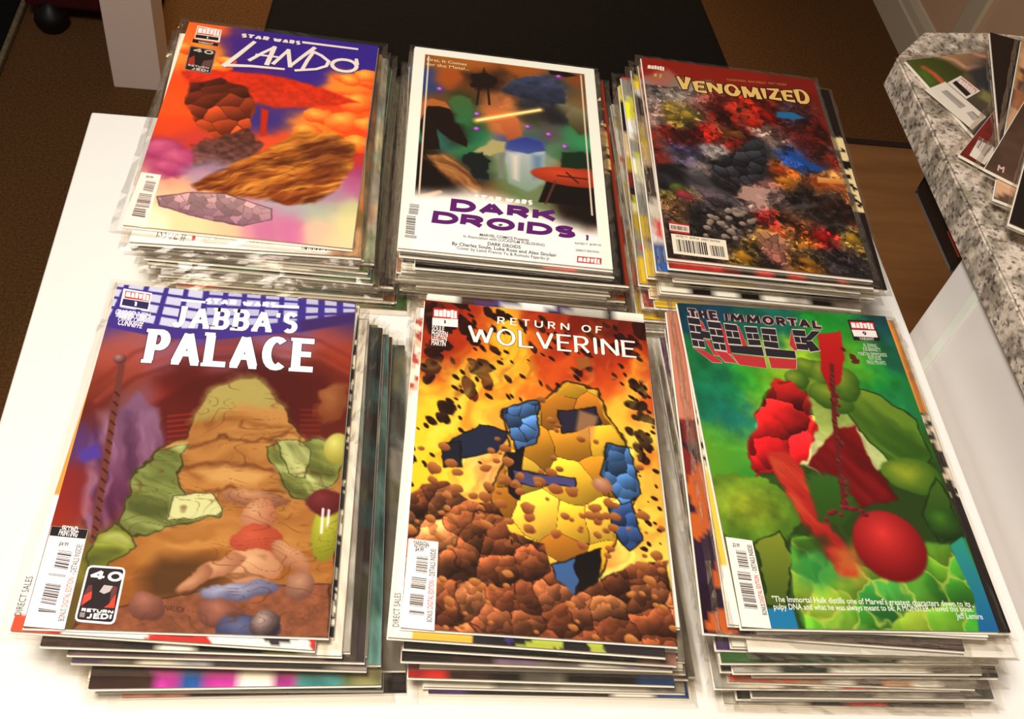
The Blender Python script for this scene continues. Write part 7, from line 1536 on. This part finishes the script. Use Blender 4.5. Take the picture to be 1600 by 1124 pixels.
root = assemble(0.1402, 0.3728, 0.76943, -1.41, cover_mesh('cover', a, 1.0), 'tenth bagged comic down the front middle pile of bagged comics', 'bagged comics in the front middle pile', 6909)
a = plain_art(6910, [(34, 28, 28), (244, 240, 230), (120, 116, 108), (86, 60, 120), (74, 50, 42), (190, 188, 180)], [(196, 50, 44), (74, 50, 42), (34, 28, 28), (120, 116, 108), (34, 28, 28), (34, 28, 28), (34, 28, 28)], None, (50, 110, 180))
root = assemble(0.1339, 0.3670, 0.76555, -1.88, cover_mesh('cover', a, 1.0), 'eleventh bagged comic down the front middle pile, black front edge with a red left end', 'bagged comics in the front middle pile', 6910)
a = plain_art(6911, [(34, 28, 28), (244, 240, 230), (120, 116, 108), (86, 60, 120), (74, 50, 42), (190, 188, 180)], [(244, 240, 230), (190, 188, 180), (244, 240, 230), (226, 220, 206)], None, (34, 28, 28))
root = assemble(0.1460, 0.3733, 0.76166, -2.26, cover_mesh('cover', a, 1.0), 'twelfth bagged comic down the front middle pile of bagged comics', 'bagged comics in the front middle pile', 6911)
a = plain_art(6912, [(34, 28, 28), (244, 240, 230), (120, 116, 108), (86, 60, 120), (74, 50, 42), (190, 188, 180)], [(244, 240, 230), (244, 240, 230)], None, (120, 116, 108))
root = assemble(0.1460, 0.3726, 0.75777, 0.51, cover_mesh('cover', a, 1.0), 'thirteenth bagged comic down the front middle pile, plain white front edge', 'bagged comics in the front middle pile', 6912)
a = plain_art(6913, [(34, 28, 28), (244, 240, 230), (120, 116, 108), (86, 60, 120), (74, 50, 42), (190, 188, 180)], [(244, 240, 230), (190, 188, 180), (244, 240, 230), (226, 220, 206)], None, (190, 188, 180))
root = assemble(0.1434, 0.3660, 0.75389, -1.52, cover_mesh('cover', a, 1.0), 'fourteenth bagged comic down the front middle pile of bagged comics', 'bagged comics in the front middle pile', 6913)
a = plain_art(6914, [(34, 28, 28), (244, 240, 230), (120, 116, 108), (86, 60, 120), (74, 50, 42), (190, 188, 180)], [(86, 60, 120), (34, 28, 28), (34, 28, 28), (34, 28, 28), (34, 28, 28), (244, 240, 230), (50, 110, 180)], None, (50, 110, 180))
root = assemble(0.1463, 0.3637, 0.75000, -1.31, cover_mesh('cover', a, 1.0), 'fifteenth bagged comic down the front middle pile, black front edge with a purple left end', 'bagged comics in the front middle pile', 6914)
a = plain_art(7001, [(86, 60, 120), (34, 28, 28), (120, 116, 108), (244, 240, 230), (60, 70, 60), (190, 188, 180)], [(244, 240, 230), (244, 240, 230), (244, 240, 230)], (240, 200, 90), (226, 198, 60))
a2 = Art(60, 90); a2.c[:] = (244, 240, 232); a2.mix(a2.Y < 22.0, (244, 204, 92)); a2.mix(a2.Y < 14.0, (226, 208, 150)); a2.cells([(-1, 6), (2, 6), (2, 15), (-1, 15)], .5, [(40, 34, 30), (230, 220, 190)], seed=4); a = a2
root = assemble(0.3241, 0.3763, 0.82193, -2.54, cover_mesh('cover', a, 1.0), 'second bagged comic down the front right pile, yellow and white left margin sticking out', 'bagged comics in the front right pile', 7001)
a = plain_art(7002, [(86, 60, 120), (34, 28, 28), (120, 116, 108), (244, 240, 230), (60, 70, 60), (190, 188, 180)], [(34, 28, 28), (34, 28, 28), (34, 28, 28), (34, 28, 28), (74, 50, 42), (34, 28, 28)], None, (34, 28, 28))
a2 = Art(70, 110); a2.c[:] = (30, 24, 26); a2.mix((a2.X > 14) & (a2.Y < 9), (232, 168, 74)); a2.cells([(14.5, 9), (18, 9), (18, 16), (14.5, 16)], .5, [(30, 26, 26), (236, 226, 206)], seed=3); a = a2
root = assemble(0.3375, 0.3776, 0.81814, 0.16, cover_mesh('cover', a, 1.0), 'third bagged comic down the front right pile, orange and black right margin sticking out', 'bagged comics in the front right pile', 7002)
a = plain_art(7003, [(86, 60, 120), (34, 28, 28), (120, 116, 108), (244, 240, 230), (60, 70, 60), (190, 188, 180)], [(86, 60, 120), (74, 50, 42), (214, 110, 50)], (70, 40, 60), (34, 28, 28))
a2 = Art(60, 90); a2.c[:] = (66, 34, 54); a2.cells([(-1, 0), (4, 0), (4, 27), (-1, 27)], 1.8, [(80, 40, 60), (140, 50, 50), (60, 36, 66), (200, 110, 50), (50, 30, 50)], seed=3); a2.mix((a2.X < 2) & (a2.Y < 10), (206, 140, 116)); a = a2
root = assemble(0.3131, 0.3724, 0.81436, -3.82, cover_mesh('cover', a, 1.0), 'fourth bagged comic down the front right pile, purple and orange left margin sticking out', 'bagged comics in the front right pile', 7003)
root = empty('backing_board', (0.3405, 0.3755, 0.81057), math.radians(-1.10)); tag(root, 'oversized bagged white backing board sticking out right of the front right pile', 'board', 'bagged comics in the front right pile'); link('board', BIG_BOARD, None, root); link('sleeve', BIG_SLEEVE, None, root)
a = plain_art(7005, [(86, 60, 120), (34, 28, 28), (120, 116, 108), (244, 240, 230), (60, 70, 60), (190, 188, 180)], [(244, 240, 230), (244, 240, 230), (34, 28, 28), (34, 28, 28), (34, 28, 28), (74, 50, 42)], (244, 240, 230), (34, 28, 28))
root = assemble(0.3402, 0.3722, 0.80679, -0.10, cover_mesh('cover', a, 1.0), 'sixth bagged comic down the front right pile, white and black front edge', 'bagged comics in the front right pile', 7005)
a = plain_art(7006, [(86, 60, 120), (34, 28, 28), (120, 116, 108), (244, 240, 230), (60, 70, 60), (190, 188, 180)], [(244, 240, 230), (244, 240, 230), (244, 240, 230), (244, 240, 230), (244, 240, 230), (244, 240, 230)], None, (190, 188, 180))
root = assemble(0.3287, 0.3721, 0.80300, -1.48, cover_mesh('cover', a, 1.0), 'seventh bagged comic down the front right pile, white front edge', 'bagged comics in the front right pile', 7006)
a = plain_art(7007, [(86, 60, 120), (34, 28, 28), (120, 116, 108), (244, 240, 230), (60, 70, 60), (190, 188, 180)], [(86, 60, 120), (60, 70, 60), (34, 28, 28), (86, 60, 120)], None, (60, 70, 60))
root = assemble(0.3206, 0.3715, 0.79921, -1.79, cover_mesh('cover', a, 1.0), 'eighth bagged comic down the front right pile of bagged comics', 'bagged comics in the front right pile', 7007)
a = plain_art(7008, [(86, 60, 120), (34, 28, 28), (120, 116, 108), (244, 240, 230), (60, 70, 60), (190, 188, 180)], [(60, 120, 60), (60, 70, 60), (60, 100, 70), (60, 100, 70), (60, 100, 70), (244, 240, 230), (244, 240, 230)], None, (244, 240, 230))
root = assemble(0.3200, 0.3671, 0.79543, -0.07, cover_mesh('cover', a, 1.0), 'ninth bagged comic down the front right pile, dark green and white front edge', 'bagged comics in the front right pile', 7008)
a = plain_art(7009, [(86, 60, 120), (34, 28, 28), (120, 116, 108), (244, 240, 230), (60, 70, 60), (190, 188, 180)], [(244, 240, 230), (120, 116, 108), (180, 140, 150), (60, 120, 60), (244, 240, 230), (244, 240, 230)], None, (244, 240, 230))
root = assemble(0.3430, 0.3697, 0.79164, -0.90, cover_mesh('cover', a, 1.0), 'tenth bagged comic down the front right pile, grey, pink and white front edge', 'bagged comics in the front right pile', 7009)
a = plain_art(7010, [(86, 60, 120), (34, 28, 28), (120, 116, 108), (244, 240, 230), (60, 70, 60), (190, 188, 180)], [(190, 188, 180), (60, 70, 60), (244, 240, 230), (244, 240, 230), (120, 116, 108)], None, (190, 188, 180))
root = assemble(0.3302, 0.3636, 0.78786, -0.23, cover_mesh('cover', a, 1.0), 'eleventh bagged comic down the front right pile of bagged comics', 'bagged comics in the front right pile', 7010)
a = plain_art(7011, [(86, 60, 120), (34, 28, 28), (120, 116, 108), (244, 240, 230), (60, 70, 60), (190, 188, 180)], [(34, 28, 28), (34, 28, 28), (34, 28, 28), (34, 28, 28), (34, 28, 28), (244, 240, 230)], None, (190, 188, 180))
root = assemble(0.3249, 0.3654, 0.78407, -0.74, cover_mesh('cover', a, 1.0), 'twelfth bagged comic down the front right pile, black front edge with a white right end', 'bagged comics in the front right pile', 7011)
a = plain_art(7012, [(86, 60, 120), (34, 28, 28), (120, 116, 108), (244, 240, 230), (60, 70, 60), (190, 188, 180)], [(190, 110, 90), (196, 50, 44), (222, 160, 140), (34, 28, 28), (120, 116, 108), (34, 28, 28)], None, (120, 116, 108))
root = assemble(0.3462, 0.3641, 0.78029, -0.47, cover_mesh('cover', a, 1.0), 'thirteenth bagged comic down the front right pile, salmon and dark front edge', 'bagged comics in the front right pile', 7012)
a = plain_art(7013, [(86, 60, 120), (34, 28, 28), (120, 116, 108), (244, 240, 230), (60, 70, 60), (190, 188, 180)], [(86, 60, 120), (60, 70, 60), (34, 28, 28), (120, 116, 108), (120, 116, 108)], None, (60, 70, 60))
root = assemble(0.3488, 0.3751, 0.77650, 0.15, cover_mesh('cover', a, 1.0), 'fourteenth bagged comic down the front right pile of bagged comics', 'bagged comics in the front right pile', 7013)
a = plain_art(7014, [(86, 60, 120), (34, 28, 28), (120, 116, 108), (244, 240, 230), (60, 70, 60), (190, 188, 180)], [(214, 110, 50), (214, 110, 50), (206, 160, 124), (244, 240, 230), (74, 50, 42), (206, 160, 124), (244, 240, 230), (244, 240, 230)], None, (120, 116, 108))
root = assemble(0.3355, 0.3615, 0.77271, -1.78, cover_mesh('cover', a, 1.0), 'fifteenth bagged comic down the front right pile, orange and tan front edge', 'bagged comics in the front right pile', 7014)
a = plain_art(7015, [(86, 60, 120), (34, 28, 28), (120, 116, 108), (244, 240, 230), (60, 70, 60), (190, 188, 180)], [(190, 188, 180), (244, 240, 230), (120, 116, 108), (244, 240, 230), (196, 50, 44), (120, 116, 108), (120, 116, 108), (190, 188, 180)], None, (120, 116, 108))
root = assemble(0.3246, 0.3605, 0.76893, -0.65, cover_mesh('cover', a, 1.0), 'sixteenth bagged comic down the front right pile, grey front edge with a red patch', 'bagged comics in the front right pile', 7015)
a = plain_art(7016, [(86, 60, 120), (34, 28, 28), (120, 116, 108), (244, 240, 230), (60, 70, 60), (190, 188, 180)], [(86, 60, 120), (86, 60, 120), (60, 70, 60)], None, (60, 70, 60))
root = assemble(0.3371, 0.3654, 0.76514, -0.96, cover_mesh('cover', a, 1.0), 'seventeenth bagged comic down the front right pile of bagged comics', 'bagged comics in the front right pile', 7016)
a = plain_art(7017, [(86, 60, 120), (34, 28, 28), (120, 116, 108), (244, 240, 230), (60, 70, 60), (190, 188, 180)], [(120, 116, 108), (120, 116, 108), (190, 188, 180), (120, 116, 108)], None, (120, 116, 108))
root = assemble(0.3517, 0.3574, 0.76136, -0.80, cover_mesh('cover', a, 1.0), 'eighteenth bagged comic down the front right pile, plain grey front edge', 'bagged comics in the front right pile', 7017)
a = plain_art(7018, [(86, 60, 120), (34, 28, 28), (120, 116, 108), (244, 240, 230), (60, 70, 60), (190, 188, 180)], [(30, 50, 46), (244, 240, 230), (120, 116, 108), (120, 116, 108), (190, 188, 180)], None, (34, 28, 28))
root = assemble(0.3411, 0.3587, 0.75757, 0.01, cover_mesh('cover', a, 1.0), 'nineteenth bagged comic down the front right pile, dark teal front edge with white patch', 'bagged comics in the front right pile', 7018)
a = plain_art(7019, [(86, 60, 120), (34, 28, 28), (120, 116, 108), (244, 240, 230), (60, 70, 60), (190, 188, 180)], [(190, 188, 180), (34, 28, 28), (190, 188, 180), (86, 60, 120), (86, 60, 120), (190, 188, 180)], None, (244, 240, 230))
root = assemble(0.3494, 0.3588, 0.75379, -0.60, cover_mesh('cover', a, 1.0), 'twentieth bagged comic down the front right pile of bagged comics', 'bagged comics in the front right pile', 7019)
a = plain_art(7020, [(86, 60, 120), (34, 28, 28), (120, 116, 108), (244, 240, 230), (60, 70, 60), (190, 188, 180)], [(190, 188, 180), (190, 188, 180), (34, 28, 28), (196, 50, 44), (34, 28, 28), (34, 28, 28)], None, (34, 28, 28))
root = assemble(0.3376, 0.3562, 0.75000, -1.37, cover_mesh('cover', a, 1.0), 'twenty-first bagged comic down the front right pile, grey front edge ending black', 'bagged comics in the front right pile', 7020)

# ------------------------------------------------------------------ comics on the granite counter
a = Art(110, 170)
a.rbf([(-0.12,25.11,150,130,90),(-0.3,21.61,186,140,108),(-0.17,18.63,196,150,118),(0.96,16.37,190,146,116),(1.16,20.39,206,164,132),(2.52,19.12,120,100,86),(2.29,17.4,60,56,52),(4.35,19.75,70,70,76),(6.13,20.36,140,130,84),(7.24,21.97,84,78,74),(7.4,20.98,90,70,60),(0.74,24.6,80,84,40),(1.47,22.89,84,86,44),(2.52,25.49,86,116,46),(2.55,22.17,96,92,54)], sig=1.6, wamp=0.5)
a.poly([(-0.19,25.58),(-0.28,23.58),(0.57,21.78),(2.45,20.89),(3.21,22.21),(3.68,24.04),(3.81,25.6),(1.7,25.87)], (72, 78, 34), soft=0.5, wamp=0.3, rgb2=(92, 104, 46))
a.stroke([(1.3,24.7),(2.33,24.25),(3.47,24.18)], 0.6, (206, 110, 70), soft=0.4)
a.poly([(1.7,25.87),(1.49,24.69),(3.35,24.98),(3.79,25.73)], (96, 124, 48), soft=0.6)
a.stroke([(-0.48,22.23),(0.73,20.68),(2.16,20.22),(1.98,18.86)], 0.5, (216, 170, 140), soft=0.5)
a.stroke([(-0.97,18.65),(0.38,17.64),(1.18,16.22)], 0.4, (214, 172, 144), soft=0.5)
a.poly([(2.49,20.62),(1.02,15.94),(4.05,17.99),(6.18,21.16),(5.08,21.07)], (66, 66, 70), soft=1.0, wamp=0.4)
a.poly([(4.96,20.67),(6.56,19.95),(7.84,21.1),(6.08,21.82)], (150, 142, 92), soft=0.6)
pass
root = assemble(0.6437, 0.7405, 0.87020, -73.00, cover_mesh('cover', a, 1.0), 'bagged comic with a green painted cover lying at the bottom of the counter comics', 'comics fanned out on the granite counter', 3)
k = Ink()
k.poly([(4.28,26.74),(3.52,23.85),(8.69,23.01),(10,25.6)], (236, 226, 214), 2)
barcode(k, [(4.7,25.22),(4.64,24.45),(7,24),(7.21,24.88)], 12, (120, 108, 100), 3, 3, 'h')
barcode(k, [(7.8,24.59),(7.75,23.83),(8.66,23.71),(8.94,24.65)], 7, (110, 98, 92), 3, 5, 'h')
k.build('barcode', root)
k = Ink()
k.poly([(3.69,23.75),(2.95,21.64),(5.3,21.11),(6.11,23.33)], (236, 226, 216), 2)
k.poly([(3.71,22.65),(3.2,21.75),(5.15,21.33),(5.63,22.3)], (222, 150, 142), 3)
k.poly([(3.8,23.24),(3.53,22.59),(5.53,22.37),(5.78,23.08)], (34, 28, 28), 3)
lettering(k, 'MARVEL', (3.89, 22.68), (5.67, 22.26), (3.29, 21.9), (240, 226, 220), 4, wv=0.3, wh=0.22, gap=0.1)
k.build('publisher_box', root)
a = Art(60, 90); a.c[:] = (92, 36, 32); a.mix(a.X < 1.3, (124, 46, 40)); a.tex([(-1, -1), (18, -1), (18, 27), (-1, 27)], .3, .8)
root = assemble(0.6479, 0.6907, 0.87420, -41.10, cover_mesh('cover', a, 1.0), 'bagged comic with a dark red cover and white barcode on the counter', 'comics fanned out on the granite counter', 4)
k = Ink()
k.poly([(0.66,25.39),(0.44,22.71),(2.25,22.43),(2.14,25.55)], (234, 224, 216), 2)
barcode(k, [(0.5,23.64),(0.37,22.04),(1.87,22.36),(1.86,24.56)], 8, (150, 136, 128), 3, 3, 'v')
k.build('barcode', root)
a = Art(40, 60); a.c[:] = (46, 32, 30)
root = assemble(0.6345, 0.6825, 0.87820, -17.80, cover_mesh('cover', a, 1.0), 'bagged comic with a plain dark brown cover under the brown counter comics', 'comics fanned out on the granite counter', 7)
a = Art(40, 60); a.cells([(-1, -1), (18, -1), (18, 27), (-1, 27)], 4.0, [(206, 160, 110), (220, 184, 150), (190, 130, 80), (120, 90, 80)], seed=3, wamp=.8)
root = assemble(0.6365, 0.6644, 0.88220, -26.90, cover_mesh('cover', a, 1.0), 'bagged comic with an orange and tan cover in the counter stack', 'comics fanned out on the granite counter', 8)
a = Art(40, 60); a.c[:] = (104, 80, 66); a.tex([(-1, -1), (18, -1), (18, 27), (-1, 27)], .25, .5)
root = assemble(0.6502, 0.6691, 0.88620, -37.70, cover_mesh('cover', a, 1.0), 'bagged comic with a glossy brown cover, second in the counter stack', 'comics fanned out on the granite counter', 5)
small_text('publisher_mark', root, 'M', (0.9, 25.38), (1.43, 25.29), 0.8, (226, 190, 180), 2, 0.04)
a = Art(60, 90); a.c[:] = (56, 42, 42); a.poly([(2, 4), (12, 6), (16, 14), (6, 13)], (150, 122, 112), soft=2.0, wamp=1.0); a.mix(a.X < 1.0, (40, 30, 30))
root = assemble(0.6354, 0.6191, 0.89020, -30.40, cover_mesh('cover', a, 1.0), 'topmost bagged comic with a dark purple brown cover at the counter edge', 'comics fanned out on the granite counter', 6)
